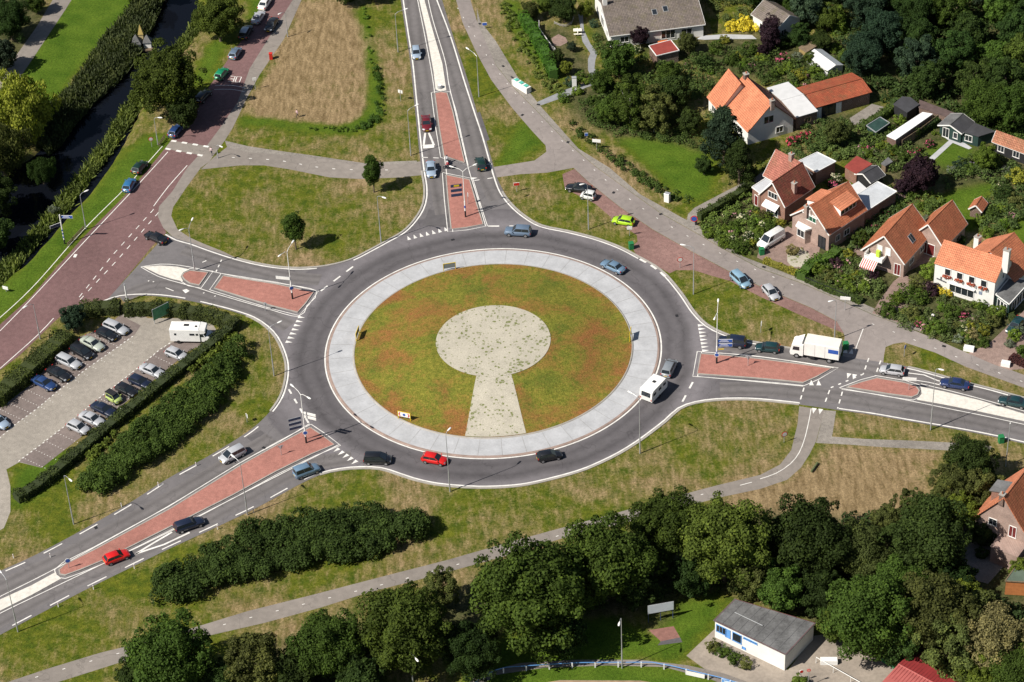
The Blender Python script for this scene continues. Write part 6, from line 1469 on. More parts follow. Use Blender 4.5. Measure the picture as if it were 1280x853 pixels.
# half timbered gable with bay window and dormers
H = House('brick_house', 'pinkish brick house with dormers and a white bay window', 'house', (990.7,268.3), (1036.5,292), 3.7, (1013.9,258.2), 'y', (1058.4,227.5), wall=W_pk, roof=T_or)
H.win('f', H.W*.5, 4.9, 2.2, 1.3, div=2, pane=simple('green_window_glass', (.02, .09, .05), .2, .1, 1, kind='obj')); H.win('f', H.W*.82, 1.2, 1.5, 2.3, frame=M_dark, name='arched_entrance'); H.win('r', H.D*.5, 1.6, 1.4, 1.2); H.win('r', H.D*.25, 1.6, 1.0, 1.2)
m = MB(); u = H.W*.35; m.prism([(u-1.3, .0), (u-.9, -1.0), (u+.9, -1.0), (u+1.3, .0)], 0, 2.7); bay = m.build('bay_window', W_pk, H.t)
MB().prism([(u-1.5, .0), (u-1.05, -1.2), (u+1.05, -1.2), (u+1.5, .0)], 2.703, 3.0).build('bay_roof', M_wpaint, bay)
window(H.t, Vector((u, -1.0, 1.75)), 0, 1.5, 1.4, div=1); 
MB().beam((H.W*.5-1.6, -.33, 5.55), (H.W*.5+1.6, -.33, 5.55), .1, .14).beam((H.W*.5, -.33, 5.5), (H.W*.5, -.33, 6.6), .1, .12).build('gable_timber', M_wpaint, H.t)
def dormer(H, side, u0, u1, k0, k1, rmat, wallm=M_wpaint):
    """flat topped dormer on a slope: u along ridge, k0..k1 fraction from eave to ridge"""
    z0_ = H.eh+H.rise*k0; z1_ = H.eh+H.rise*k1; v0 = H.Lv/2*k0; v1 = H.Lv/2*k1; mv = (lambda v: v) if side == 0 else (lambda v: H.Lv-v)
    zt = z1_+.15; zf = zt-.55; m = MB(); P_ = lambda u, v, z: H.mp(u, mv(v), z)
    m.poly([P_(u0, v0, z0_), P_(u1, v0, z0_), P_(u1, v0, zf), P_(u0, v0, zf)])
    for u in (u0, u1): m.poly([P_(u, v0, z0_), P_(u, v0, zf), P_(u, v1, zt), P_(u, v1, z1_)])
    d_ = m.build('dormer', wallm, H.t)
    m = MB(); e = .2
    q = [P_(u0-e, v0-e-.1, zf-.03), P_(u1+e, v0-e-.1, zf-.03), P_(u1+e, v1+.2, zt+.06), P_(u0-e, v1+.2, zt+.06)]; q2 = [p+Vector((0, 0, .14)) for p in q]
    m.poly(q2, 0, [(0, 0), (u1-u0, 0), (u1-u0, v1-v0), (0, v1-v0)]); m.poly(q[::-1])
    for i in range(4): j = (i+1) % 4; m.poly([q[i], q[j], q2[j], q2[i]])
    m.build('dormer_roof', rmat, d_)
    m = MB(); o = -.02
    m.poly([P_(u0+.15, v0+o, z0_+.35), P_(u1-.15, v0+o, z0_+.35), P_(u1-.15, v0+o, zf-.12), P_(u0+.15, v0+o, zf-.12)]); m.build('dormer_window', M_glass, d_)
    m = MB()
    for i in range(1, 4): a_ = P_(u0+(u1-u0)*i/4, v0+o*2, z0_+.3); m.beam(a_, a_+Vector((0, 0, zf-z0_-.4)), .08, .08)
    m.build('window_mullion', M_wpaint, d_)
dormer(H, 1, H.D*.42, H.D*.86, .22, .75, T_ol); dormer(H, 0, H.D*.22, H.D*.62, .35, .85, T_ol); H.chimney((1008,266), 0, .6, 1.3, W_pk)
# striped awning house
H = House('brick_house', 'gabled brick house with a red and white striped awning', 'house', (1078.8,311.4), (1130.2,328.4), 3.0, (1107,295.1), 'y', (1141.5,259.4), wall=W_pk, roof=T_or)
H.skylight((1138.5,298.5), 1, 1.0, 1.3); H.win('f', H.W*.40, 4.1, .9, 1.4, pane=M_wpaint); H.win('f', H.W*.60, 4.1, .9, 1.4, pane=M_wpaint); H.win('f', H.W*.85, 1.2, 1.1, 2.2, name='door', pane=M_door); H.win('r', H.D*.3, 1.5, 1.4, 1.1); H.win('r', H.D*.7, 1.5, 1.4, 1.1)
bl = MB().box((H.W*.36, -.85, 2.75), (3.2, 1.7, .12)); bo = bl.build('balcony', M_wpaint, H.t)
rl = MB(); 
for a_, b_ in (((H.W*.36-1.6, -1.68), (H.W*.36+1.6, -1.68)), ((H.W*.36-1.6, -1.68), (H.W*.36-1.6, -.05)), ((H.W*.36+1.6, -1.68), (H.W*.36+1.6, -.05))): rl.beam((*a_, 3.55), (*b_, 3.55), .08, .1); rl.beam((*a_, 3.1), (*b_, 3.1), .05, .5)
rl.build('balustrade', M_wpaint, bo)
MB().box((H.W*.40, -.5, 3.5), (.6, .5, 1.1)).build('lime_parasol', simple('lime_cloth', (.45, .62, .06), .8, .1, 2, kind='obj'), bo)
aw = N('striped_cloth'); wv = aw.n('ShaderNodeTexWave', wave_type='BANDS', bands_direction='X'); wv.inputs['Scale'].default_value = .85; aw.l(aw.pos('obj'), wv.inputs['Vector'])
aw_m = aw.fin(aw.mix(aw.math('GREATER_THAN', wv.outputs['Fac'], .5), (.50, .06, .06), (.65, .62, .58)), .8)
MB().poly([(H.W*.12, -3.0, 1.9), (H.W*.48, -3.0, 1.9), (H.W*.48, -1.72, 2.68), (H.W*.12, -1.72, 2.68)]).poly([(H.W*.12, -3.0, 1.65), (H.W*.48, -3.0, 1.65), (H.W*.48, -3.0, 1.9), (H.W*.12, -3.0, 1.9)]).build('striped_awning', aw_m, H.t)
H = House('garage', 'gabled brick garage with an orange roof between the awning house and the restaurant', 'garage', (1140,294), (1179.1,308.3), 2.7, (1163.5,280.7), 'y', (1189.2,252.5), wall=W_pk, roof=T_or)
H.win('f', H.W*.5, 1.15, 2.8, 2.2, name='garage_door', pane=M_door)
# restaurant
H = House('restaurant', 'white two storey restaurant with an orange roof and flower boxes', 'restaurant', (1168.9,329.6), (1244,353.4), 5.1, (1180.8,301.3), 'x', wall=W_wh, roof=T_ol, barge=False, over=.12)
fb = simple('rust_red_flowers', (.36, .07, .03), .9, .4, 8, kind='obj')
for k in range(4):
    u = H.W*(.22+.2*k); w_ = H.win('f', u, 4.2, 1.0, 1.3, div=0); 
    cl = [(u-.45+.3*i, -.32, 3.42+.05*(i % 2)) for i in range(4)]; mm = leaf_mesh('flower_box', cl, [.3]*4, 160, .2); mm.materials[0] = fb
    o = bpy.data.objects.new('flower_box', mm); COL.objects.link(o); o.parent = H.t
H.win('f', H.W*.47, 1.5, 4.2, 1.7, div=3, name='shop_window'); H.win('r', H.D*.5, 4.3, .7, 1.0); MB().box((H.W*.47, -.28, 2.5), (4.6, .5, .1)).build('shop_canopy', M_wpaint, H.t)
MB().box((H.W*.78, -.03, 2.2), (.55, .05, .6)).build('wall_sign', simple('blue_grey_plaque', (.2, .24, .32), .5, .3, 6, kind='obj'), H.t)
sg = MB()
for i, (a_, b_) in enumerate([(0, 0), (.35, .05), (.7, -.02), (1.05, .04), (1.4, 0)]): sg.box((H.W*.06+a_, -.05, 2.35-.05*i), (.28, .08, .2))
sg.box((H.W*.06+.6, -.05, 2.65), (.2, .08, .5)); sg.build('wall_emblem', simple('iron_grey', (.12, .12, .13), .5, .1, 3, kind='obj'), H.t)
H.chimney((1264-7,333), 0, 1.0, 3.2, W_wh, .8)
RH = H
H = House('rear_house', 'orange hipped rear house behind the white restaurant', 'house', (1206,322), (1268,351), 2.8, (1238,314), 'y', (1261.7,286.3), wall=W_wh, roof=T_ol, roof2=T_or, barge=False)  # same tiles throughout; the slope away from the sun is painted deeper orange
H.chimney((1221.5,306), 0, .9, 1.6, W_wh)
t, L, hs = flat('conservatory', 'dark flat roofed lean-to with white frames right of the restaurant', 'conservatory', [(1245.5,369),(1261.5,381),(1288,352),(1262,349)], 2.6, W_tg, F_gy)
for i in (0, 1):
    for u in (.25, .5, .75): fwin(t, L, i, u, 1.3, (L[(i+1) % 4]-L[i]).length/4.6, 1.9, div=1)
# lower right house
H = House('brick_house', 'lower right gabled brick house with an orange roof', 'house', (1220,645), (1284,670), 4.6, (1251.7,621.7), 'y', (1284,583), wall=W_pk, roof=T_ol, roof2=T_or, barge=False)  # sunlit left and shaded right slope painted in two tones of one tile
H.win('f', H.W*.33, 4.7, 1.2, 1.2); H.win('f', H.W*.2, 1.3, 2.8, 1.8, div=2, name='garage_window'); H.win('f', H.W*.72, 4.3, 1.1, 2.0, name='balcony_door', pane=M_door); H.chimney((1252.5,624), 0, .7, .9, W_dk)
MB().box((H.W*.75, -1.5, 2.9), (4.2, 3.0, .2)).box((H.W*.75, -1.5, 1.4), (4.0, 2.8, 2.8)).build('balcony', W_pk, H.t); dormer(H, 0, H.D*.25, H.D*.55, .3, .8, F_gy, W_br)
t, L, hs = flat('wooden_shed', 'orange boarded shed with a green roof at the right edge', 'shed', [(1257.5,727),(1277.5,700),(1310,690),(1310,730)], 2.5, simple('orange_boarding', (.40, .15, .05), .8, .15, 2, kind='obj'), simple('green_roof_felt', (.09, .12, .09), .85, .15, 1, kind='obj'), M_wood)
# clubhouse
t, L, hs = flat('clubhouse', 'white clubhouse with blue window frames and a grey flat roof', 'clubhouse', [(893.9,776.5),(981.5,818.4),(1017.4,779.8),(919.8,750.6)], 3.1, W_wh, F_gy, None, over=.25)
M_lb = simple('light_blue_paint', (.12, .30, .62), .5, .08, 2, kind='obj')
ed = MB()
for i in range(4): ed.beam(L[i]*1.02+Vector((0, 0, 3.16)), L[(i+1) % 4]*1.02+Vector((0, 0, 3.16)), .06, .2)
ed.build('roof_edge', simple('maroon_trim', (.12, .025, .03), .6, .1, 2, kind='obj'), t)
fwin(t, L, 0, .09, 2.0, 1.5, 1.3, M_lb, 2); fwin(t, L, 0, .19, 1.9, .7, 1.5, M_lb, 0, pane=M_lb); fwin(t, L, 0, .32, 1.9, 1.4, 1.6, M_lb, 0)
for u in (.46, .56): fwin(t, L, 0, u, 2.55, 1.0, .3, M_lb, 0)
fwin(t, L, 0, .42, .6, .5, .35, M_lb, 0, 'vent', M_lb)
sm_ = MB()
for k in range(1, 9): a_ = L[0].lerp(L[1], k/9)*1.01; b_ = L[3].lerp(L[2], k/9)*1.01; sm_.beam(a_+Vector((0, 0, 3.245)), b_+Vector((0, 0, 3.245)), .05, .012)
sm_.build('felt_seams', F_dk, t)
ms = MB().tube([L[3].lerp(L[0], .5)*.75+Vector((0, 0, 3.45)), L[3].lerp(L[0], .5)*.75+(L[1]-L[0]).normalized()*4.5+Vector((0, 0, 3.45))], .05, 6); ms.build('roof_pipe', M_galv, t)
H = House('barn', 'barn with a red corrugated roof at the bottom edge', 'barn', (1104,856), (1180,897), 2.6, (1124.6,840), 'x', wall=W_br, roof=simple('sunlit_red_sheet', (.36, .10, .09), .5, .1, 1, kind='obj'), roof2=simple('shaded_red_sheet', (.22, .03, .03), .5, .1, 1, kind='obj'), barge=False)  # one sheet roof in two reds: sunlit front and shaded rear slope painted in
rb = MB(); sl_ = Vector(H.mp(0, H.Lv/2, H.rise))
for sd_ in (0, 1):
    for i in range(int(H.Lu/.45)):
        u = .45*i; a_ = H.mp(u, -.2 if sd_ == 0 else H.Lv+.2, H.eh+.16-.06); b_ = H.mp(u, H.Lv/2, H.eh+H.rise+.2); rb.beam(a_, b_, .06, .05)
rb.build('roof_ribs', simple('dark_red_ribs', (.2, .03, .03), .6, .1, 2, kind='obj'), H.t)
# sheds
flat('garden_shed', 'small red roofed shed with white edges below the bungalow', 'shed', [(812,58.5),(821,70.5),(848,64),(838,51.5)], 2.3, W_dk, F_rd)
flat('brown_shed', 'low brown boarded shed beside the greenhouse', 'shed', [(999,60),(1008,66),(1022,57.5),(1013,52)], 2.0, simple('ochre_boarding', (.28, .2, .08), .8, .2, 2, kind='obj'), M_wood, None)
H = House('greenhouse', 'white greenhouse with a ridged roof among the gardens', 'greenhouse', (1008.7,69.5), (1035,89), 1.5, (1018,63), 'x', wall=F_ws, roof=F_ws, roof2=simple('pale_glass_sheet', (.30, .33, .36), .3, .1, 1, kind='obj'), over=.05)
flat('covered_run', 'long low building with a bright white roof in the back gardens', 'shed', [(1108.8,170.2),(1120,175.2),(1165.3,143.6),(1152.7,141.5)], 2.3, W_dk, simple('bright_white_sheet', (.74, .74, .73), .6, .04, 1, kind='obj'), None)
flat('dark_shed', 'dark felt roofed shed behind the long white roof', 'shed', [(1117.6,131),(1134,141),(1148.3,131.3),(1137.7,123),(1128,122)], 2.2, W_bk, F_dk, None)
flat('lean_to', 'long low brown lean-to running towards the black summer house', 'shed', [(1149,135),(1183,146.5),(1192,141.5),(1150,126)], 1.9, W_dk, simple('brown_felt', (.10, .07, .065), .85, .2, 1, kind='obj'), None)
H = House('summer_house', 'black summer house with a gabled felt roof and white edges', 'summer house', (1175,156.5), (1201.5,166), 2.2, (1188.5,156.5), 'y', (1203.5,145), wall=W_tg, roof=F_gy, roof2=F_dk)
H.win('f', H.W*.3, 1.1, 1.2, 1.9, name='door'); H.win('f', H.W*.75, 1.2, .8, 1.2)
t, L, hs = flat('summer_house_annexe', 'dark annexe at the right of the black summer house', 'shed', [(1203.5,165.5),(1223,171),(1243.5,165),(1216,154)], 2.1, W_tg, F_dk, None); fwin(t, L, 0, .4, 1.2, 1.3, 1.2)
H = House('orange_roofed_shed', 'black shed with an orange tiled roof and white windows at the right edge', 'shed', (1242.5,176.5), (1290,194), 2.4, (1247,165), 'x', wall=W_bk, roof=tile_mat('pantiles', (.45, .20, .12), (.34, .14, .08), .2)); H.win('f', H.W*.2, 1.4, 1.2, 1.3); H.win('f', H.W*.6, 1.4, 1.2, 1.3)
flat('red_roofed_shed', 'shed with a dark red roof in the middle back gardens', 'shed', [(1056.5,209),(1070.7,217.6),(1089.5,206),(1071,196.3)], 2.3, W_br, F_rd, None)
H = House('black_shed', 'black gabled garden shed beside the dark red roofed shed', 'shed', (1071,217.5), (1088.5,227.5), 2.1, (1080,217.5), 'y', (1095,208.5), wall=W_bk, roof=F_dk)
flat('flat_roofed_garage', 'pale flat roofed brick garage behind the dormer house', 'garage', [(1070,246),(1079,267.5),(1119.9,240.7),(1096.7,228.8)], 2.8, W_br, F_wh)
flat('canopy', 'small white canopy beside the black garden shed', 'canopy', [(1063,234),(1071,243),(1082,236),(1073,228)], 2.3, W_wh, F_ws, None)
H = House('little_hut', 'little hut with an orange tiled roof on the garden lawn', 'hut', (1213,260), (1226.5,263.5), 1.7, (1220,256.5), 'y', (1230.5,250.5), wall=W_dk, roof=T_or)
flat('cold_frame', 'dark green glass frame between the garden hedges', 'glasshouse', [(1084,158),(1095,166),(1111,155),(1100,148)], 1.5, W_tg, simple('green_glass', (.03, .06, .05), .15, .3, 1, kind='obj'), M_galv)
flat('bird_house', 'small slate roofed nesting hut beside the pink flowers', 'hut', [(1102,205),(1107,208),(1115,203),(1110,198)], 1.4, M_wood, F_gy, None)
# duck houses on the canal
t = thing('duck_house', 'little castle shaped duck house with slate roofs on the canal', 'duck house', G(178, 60, -.9))
def pyr(m, c, w, z0_, z1_):
    q = [(c[0]-w, c[1]-w, z0_), (c[0]+w, c[1]-w, z0_), (c[0]+w, c[1]+w, z0_), (c[0]-w, c[1]+w, z0_)]
    for i in range(4): m.poly([q[i], q[(i+1) % 4], (c[0], c[1], z1_)])
MB().box((0, 0, .1), (4.2, 2.6, .25)).build('raft', M_wood, t)
for i, (x_, y_, w_, h_, r_) in enumerate([(-.9, -.3, .8, 1.3, 3.0), (1.1, .1, .7, 1.2, 2.6), (0, .6, .42, 2.6, 4.6)]):
    o = MB().box((x_, y_, .2+h_/2), (w_*2, w_*2, h_)).build('tower', W_wh if i < 2 else simple('ochre_tower', (.5, .4, .2), .8, .1, 2, kind='obj'), t)
    m = MB(); pyr(m, (x_, y_), w_*1.25, .2+h_, .2+r_); m.build('spire', F_gy if i < 2 else simple('ochre_spire', (.4, .3, .1), .8, .1, 2, kind='obj'), o)
# ================================================================== street furniture
def lamp(base, arms, h=10.0, label='', name='street_lamp', ring=None, two_tone=False, r=.10, group='street lamps', cat='street lamp'):
    """arms: list of pixel directions of lantern ends (photo px) at height h"""
    b = G(*base); t = thing(name, label, cat, (b.x, b.y, 0), 0, group)
    m = MB().tube([(0, 0, 0), (0, 0, h*.35), (0, 0, h*.36), (0, 0, h)], [r, r*.95, r*.7, r*.42], 10)
    m.build('pole', M_galv if not two_tone else M_wpaint, t)
    if two_tone: MB().tube([(0, 0, .01), (0, 0, 1.4)], r+.012, 10).build('black_foot', M_dark, t); MB().tube([(0, 0, 2.0), (0, 0, 2.5)], r+.012, 10).build('blue_band', M_blue, t)
    else: MB().box((r*.9, 0, .9), (.05, .12, .5)).build('service_door', M_galv, t)
    for ax_, ay in arms:
        e = G(ax_, ay, h+.5)-b; e.z = h+.5; d = Vector((e.x, e.y, 0)); L_ = d.length; 
        if L_ > 3: d = d*(3/L_); L_ = 3
        if L_ < .5: d = Vector((.5, -.3, 0)); L_ = d.length
        dn = d.normalized()
        MB().tube([(0, 0, h-.02), tuple(d*.25+Vector((0, 0, h+.32))), tuple(d*.7+Vector((0, 0, h+.45)))], [.045, .04, .035], 7).build('arm', M_galv if not two_tone else M_wpaint, t)
        lm = MB(); c = d*.7+Vector((0, 0, h+.45)); ex = dn; ey = Vector((-dn.y, dn.x, 0)); n_ = 8
        prof = [(0, .07, .05), (.25, .14, .09), (.6, .17, .11), (.85, .12, .08), (.92, .03, .03)]
        rg = [[c+ex*x+ey*(wd*math.cos(6.283*k/n_))+Vector((0, 0, ht*math.sin(6.283*k/n_)+x*.06)) for k in range(n_)] for x, wd, ht in prof]
        for i in range(len(rg)-1):
            for k in range(n_): lm.poly([rg[i][k], rg[i][(k+1) % n_], rg[i+1][(k+1) % n_], rg[i+1][k]])
        lm.build('lantern', M_wpaint, t, smooth=True)
    return t
for base, arms, h, lab in [((22.5,790),[(0,714)],10,'tall curved lamp post at the bottom left corner of the southwest road'),((92.2,655.6),[(89,601)],9.5,'lamp post on the verge below the thicket'),((309.3,643.8),[(291,570)],10,'lamp post leaning over the silver car on the southwest road'),
        ((562.5,614.9),[(560,538)],11,'lamp post beside the red car at the bottom of the roundabout'),((800,567),[(787,490)],10.5,'lamp post below the white caravan'),((1163.2,537.6),[(1172,459)],11.5,'lamp post beside the dark blue saloon on the east road'),
        ((598.7,121.3),[(580,58)],8.6,'lamp post between the north road and the service road'),((866.9,368),[(853,306)],9.2,'lamp post on the grass island near the light blue car'),((107.6,287),[(107,239)],7,'lamp post beside the low barrier on the canal verge'),
        ((497.6,65.4),[(509,11)],8.2,'lamp post beside the pale blue car on the north road'),((476.4,303.3),[(480,247)],9.3,'lamp post on the grass west of the roundabout inlet'),((342.7,470.2),[(351,402)],9.4,'lamp post on the curve opposite the white shark teeth'),
        ((735.7,287),[(729,230)],9,'lamp post on the grass beside the white mini'),((50.3,424),[(31,384)],7,'lamp post between the brick road and the car park hedge'),((513.6,194.7),[(522,131)],9.3,'lamp post beside the dark red car on the north road'),
        ((359.7,46.4),[(350,17)],5.2,'low lamp post with a curved arm on the upper pavement'),((197.5,181),[(199,147)],5.4,'low lamp post on the bank at the zebra dashes'),((272.5,198),[(276,183)],2.6,'short white post lamp beside the pedestrian'),
        ((777.6,835.4),[(774,780)],9.5,'floodlight post behind the sports ground railing'),((517,862),[(522,826)],7,'lamp post at the bottom edge below the trees')]:
    lamp(base, arms, h, lab)
lamp((1043,425), [(1040,376)], 7.5, 'lamp post behind the white lorry')
def board(t, p, rz, w, h, face, label='sign_board', edge=M_wpaint, lines=True, back=M_galv, th=.06):
    ex = Vector((math.cos(rz), math.sin(rz), 0)); n = Vector((ex.y, -ex.x, 0)); o = MB().box(p, (w, th, h), rz).build(label, edge, t)
    MB().box(Vector(p)+n*(th/2+.006), (w-.08, .012, h-.08), rz).build('sign_face', face, o)
    if lines:
        m = MB()
        for i, f in enumerate((-.18, .18) if h > .5 else (0,)): m.box(Vector(p)+n*(th/2+.016)+Vector((0, 0, f*h*1.2))-ex*w*.06, (w*(.62-.14*i), .008, h*.13), rz)
        m.build('lettering', M_wpaint, o)
    return o
def ringsign(t, z, r, rz, face, border=M_red, off=.12):
    ex = Vector((math.cos(rz), math.sin(rz), 0)); n = Vector((ex.y, -ex.x, 0)); c = Vector((0, 0, z))+n*off
    o = MB().tube([c-n*.02, c+n*.02], r, 18).build('sign_rim', border, t); MB().tube([c+n*.021, c+n*.03], r*.76, 18).build('sign_disc', face, o); return o
# tall direction posts on the islands
t = lamp((582,272), [(563,208),(596,205)], 9.4, 'white double armed signpost on the lower north island', 'direction_post', two_tone=True, r=.13, group=None, cat='signpost')
for k in range(3): board(t, (-1.25, 0, 6.6-.95*k), R_(8), 1.9, .55, M_navy, edge=M_navy, lines=False)
MB().box((-1.2, -.06, 6.62), (.9, .03, .34), R_(8)).build('orange_text_panel', M_yel, t)
t = lamp((365.8,374.5), [(349,320),(367,301)], 9.6, 'white double armed signpost on the west island', 'direction_post', two_tone=True, r=.13, group=None, cat='signpost'); board(t, (-1.2, .2, 4.3), R_(-14), 2.4, .65, M_wpaint, edge=M_galv, lines=False); ringsign(t, 2.4, .4, R_(20), M_blue, M_wpaint)
t = lamp((383,554.5), [(364,481),(387,498)], 9.6, 'white double armed signpost on the southwest island', 'direction_post', two_tone=True, r=.13, group=None, cat='signpost')
for k in range(3): board(t, (-1.35, 0, 4.9-.85*k), R_(18), 2.0, .5, M_navy, edge=M_galv, lines=False)
for k in range(2): board(t, (1.0, .1, 5.6-.7*k), R_(-24), 2.0, .5, M_wpaint, edge=M_wpaint, lines=False)
ringsign(t, 2.2, .4, R_(10), M_blue, M_wpaint)
t = lamp((895.8,455), [(898,373),(893,399)], 10, 'white double armed signpost on the east island', 'direction_post', two_tone=True, r=.13, group=None, cat='signpost')
for k in range(2): board(t, (1.25, 0, 4.5-.85*k), R_(-4), 2.3, .6, M_blue, edge=M_wpaint)
MB().box((.65, -.02, 2.9), (.9, .05, .2), 0).build('yellow_panel', M_yel, t); ringsign(t, 1.9, .4, R_(-5), M_blue, M_wpaint)
t = lamp((243.6,339), [(241,273),(227,287)], 8.6, 'double armed lamp post on the small west island', r=.12)
# signs on posts
def post_sign(base, label, h=2.6, kind='round', rz=0.0, face=M_wpaint, rim=M_red, w=.6, name='road_sign', cat='road sign', group=None):
    b = G(*base); t = thing(name, label, cat, (b.x, b.y, 0), rz, group); MB().tube([(0, 0, 0), (0, 0, h)], .045, 8).build('post', M_galv, t)
    if kind == 'round': ringsign(t, h-.25, w*.55, 0, face, rim)
    elif kind == 'tri':
        m = MB(); q = [(-.5, -.08, h), (.5, -.08, h), (0, -.08, h-.85)]; m.poly(q); m.poly([(a, -.11, c) for a, _, c in q][::-1]); 
        for i in range(3): a, b_ = q[i], q[(i+1) % 3]; m.poly([a, b_, (b_[0], -.11, b_[2]), (a[0], -.11, a[2])])
        o = m.build('sign_plate', rim, t); MB().poly([(-.32, -.118, h-.1), (.32, -.118, h-.1), (0, -.118, h-.62)]).build('sign_face', face, o)
    else: board(t, (0, -.08, h-.35), 0, w*1.5, .62, face, lines=(kind == 'text'))
    return t
for a in [
 ((867.5,289.5-2),'round blue no-stopping sign with red rim at the drive hedge',2.6,'round',R_(-5),M_blue,M_red,1.1), ((850,335),'round sign with red rim at the tip of the grass island',2.0,'round',R_(10),M_wpaint,M_red,.9),
 ((646,240),'small orange red sign on the grass beside the north exit',2.0,'square',R_(5),M_red,M_red,.7), ((1130,441+5),'blue sign on the grass strip above the east road',2.2,'round',R_(60),M_blue,M_blue,.7),
 ((980,553),'round sign with red rim beside the south cycle path',1.9,'round',R_(20),M_wpaint,M_red,.9), ((606,33+3),'small blue sign on the verge beside the service road',1.4,'square',R_(0),M_blue,M_blue,.6),
 ((190,184),'small round red and white sign on the bank below the round trees',2.0,'round',R_(15),M_wpaint,M_red,.8), ((319.5,112),'small white sign beside the mown field',2.6,'square',R_(10),M_wpaint,M_galv,.5),
 ((501,127),'blue grey sign back on the verge of the north road',2.4,'square',R_(150),M_navy,M_navy,.6), ((733,173),'small blue sign beside the verge path',1.2,'square',R_(0),M_blue,M_blue,.4),
 ((787,298-3),'white sign beside the green waste bin',2.0,'square',R_(0),M_wpaint,M_galv,.6), ((332,389),'small grey sign on the large west island',1.6,'round',R_(160),M_galv,M_galv,.6),
 ((86.5,711),'round blue arrow sign at the tip of the southwest island',1.9,'round',R_(15),M_blue,M_wpaint,.8), ((309,528),'small white sign on the verge above the southwest road',1.6,'square',R_(120),M_wpaint,M_galv,.4),
 ((352,570),'triangular give way sign back on the southwest island',2.0,'tri',R_(190),M_galv,M_galv,.8), ((935,458),'triangular give way sign back on the east island',2.0,'tri',R_(170),M_galv,M_galv,.8),
 ((1136,488),'white panel sign on the round tip of the small east island',2.6,'square',R_(-10),M_wpaint,M_galv,1.4), ((951,416),'thin grey sign post on the grass above the east queue',2.2,'square',R_(80),M_galv,M_galv,.4),
 ((1056,380+8),'white street name sign beside the awning garden',2.8,'square',R_(-15),M_wpaint,M_galv,1.1), ((746,190-3),'white sign board on a post beside the verge hedge',2.2,'square',R_(-15),M_wpaint,M_galv,1.0),
 ((585,256+0),'small grey sign on the lower north island',2.4,'square',R_(100),M_galv,M_galv,.3), ((1001,853),'white post with a round red sign in the clubhouse yard',2.4,'round',R_(10),M_red,M_wpaint,.6),
 ((1010,858),'post with a pink round sign beside the clubhouse',3.4,'round',R_(0),simple('pink_face', (.6,.25,.22), .5, .1, 2, kind='obj'),M_red,.5), ((8,363+2),'small white sign on the canal verge at the left edge',1.2,'square',R_(-25),M_wpaint,M_galv,.7)]:
    post_sign(*a)
# white marker column near the hedge
t = thing('marker_column', 'white marker column beside the west arm', 'post', tuple(G(159,377))); MB().tube([(0,0,0),(0,0,3.4)], [.11,.11], 10).build('column', M_wpaint, t); MB().tube([(0,0,3.3),(0,0,3.55)], .125, 10).build('cap', M_galv, t)
t = thing('flagpole', 'thin pale pole beside the lower right trees', 'pole', tuple(G(1257,583))); MB().tube([(0,0,0),(0,0,8.2)], [.09,.05], 8).build('mast', M_galv, t); MB().tube([(0,0,8.2),(0,0,8.35)], .09, 8).build('finial', M_wpaint, t)
t = thing('cycle_signpost', 'red striped cycle signpost with two blue boards on the canal verge', 'signpost', tuple(G(81,305)))
MB().tube([(0,0,.9),(0,0,6)], .11, 10).build('pole', M_wpaint, t); MB().tube([(0,0,0),(0,0,.9)], .12, 10).build('black_foot', M_dark, t)
for k in range(3): MB().tube([(0,0,1.3+k*.7),(0,0,1.6+k*.7)], .118, 10).build('blue_band', M_blue, t)
board(t, (1.15, 0, 5.5), R_(-6), 2.0, .6, M_blue); board(t, (-.9, -.4, 4.1), R_(30), 2.0, .6, M_navy, edge=M_wpaint, lines=False)
# barrier on the verge
def fence_line(name, label, cat, px, h, post, rail, gap=2.0, pr=.06, rails=(.9,), slat=None, group=None):
    pts = GL(px); t = thing(name, label, cat, tuple(pts[0])); L_ = plen(pts); n_ = max(1, int(L_/gap)); o0 = pts[0]
    m = MB()
    for f in rails:
        for i in range(len(pts)-1): m.beam(pts[i]-o0+Vector((0, 0, h*f)), pts[i+1]-o0+Vector((0, 0, h*f)), .07, .09)
    m.build('rail', rail, t)
    for i in range(n_+1):
        q = cut(pts, L_*i/n_-.01 if i else 0, L_*i/n_+.01)[-1 if i else 0]-o0; MB().box((q.x, q.y, h/2), (pr*2, pr*2, h)).build('post', post, t)
    if slat:
        m = MB()
        for i in range(len(pts)-1): m.beam(pts[i]-o0+Vector((0, 0, h*.5)), pts[i+1]-o0+Vector((0, 0, h*.5)), .03, h*.8)
        m.build('panel', slat, t)
    return t
fence_line('barrier', 'low wooden barrier beside the cycle signpost', 'barrier', [(85,308),(105,287)], .7, M_wood, M_wood, .35, .05, (.95,.5))
fence_line('barrier', 'short wooden barrier below the round tree at the zebra dashes', 'barrier', [(199,184),(206,174)], .9, M_wood, M_wood, .5, .05, (.95,.5))
fence_line('railing', 'white posted railing with a blue rail round the sports ground', 'railing', [(585,868),(600,855),(618,844),(634,840),(680,837),(720,834.5),(770,834),(815,834),(838,838),(860,843.5),(900,853),(940,865)], .95, M_wpaint, M_lb, 2.9, .09, (.97,))
fence_line('garden_fence', 'tall brown board fence beside the long white roof', 'fence', [(1127,186),(1150,171),(1175,152),(1182,147)], 1.8, M_wood, M_wood, 2.2, .06, (.97,), M_wood)
fence_line('mesh_fence', 'green mesh fence at the end of the clubhouse yard', 'fence', [(1102,828),(1120,839),(1126,843)], 2.0, M_galv, M_galv, 1.8, .04, (.98,), M_green)
fence_line('iron_fence', 'dark iron fence along the awning garden', 'fence', [(1006,352),(1040,366),(1060,375)], .9, M_dark, M_dark, 1.2, .03, (.95,.3))
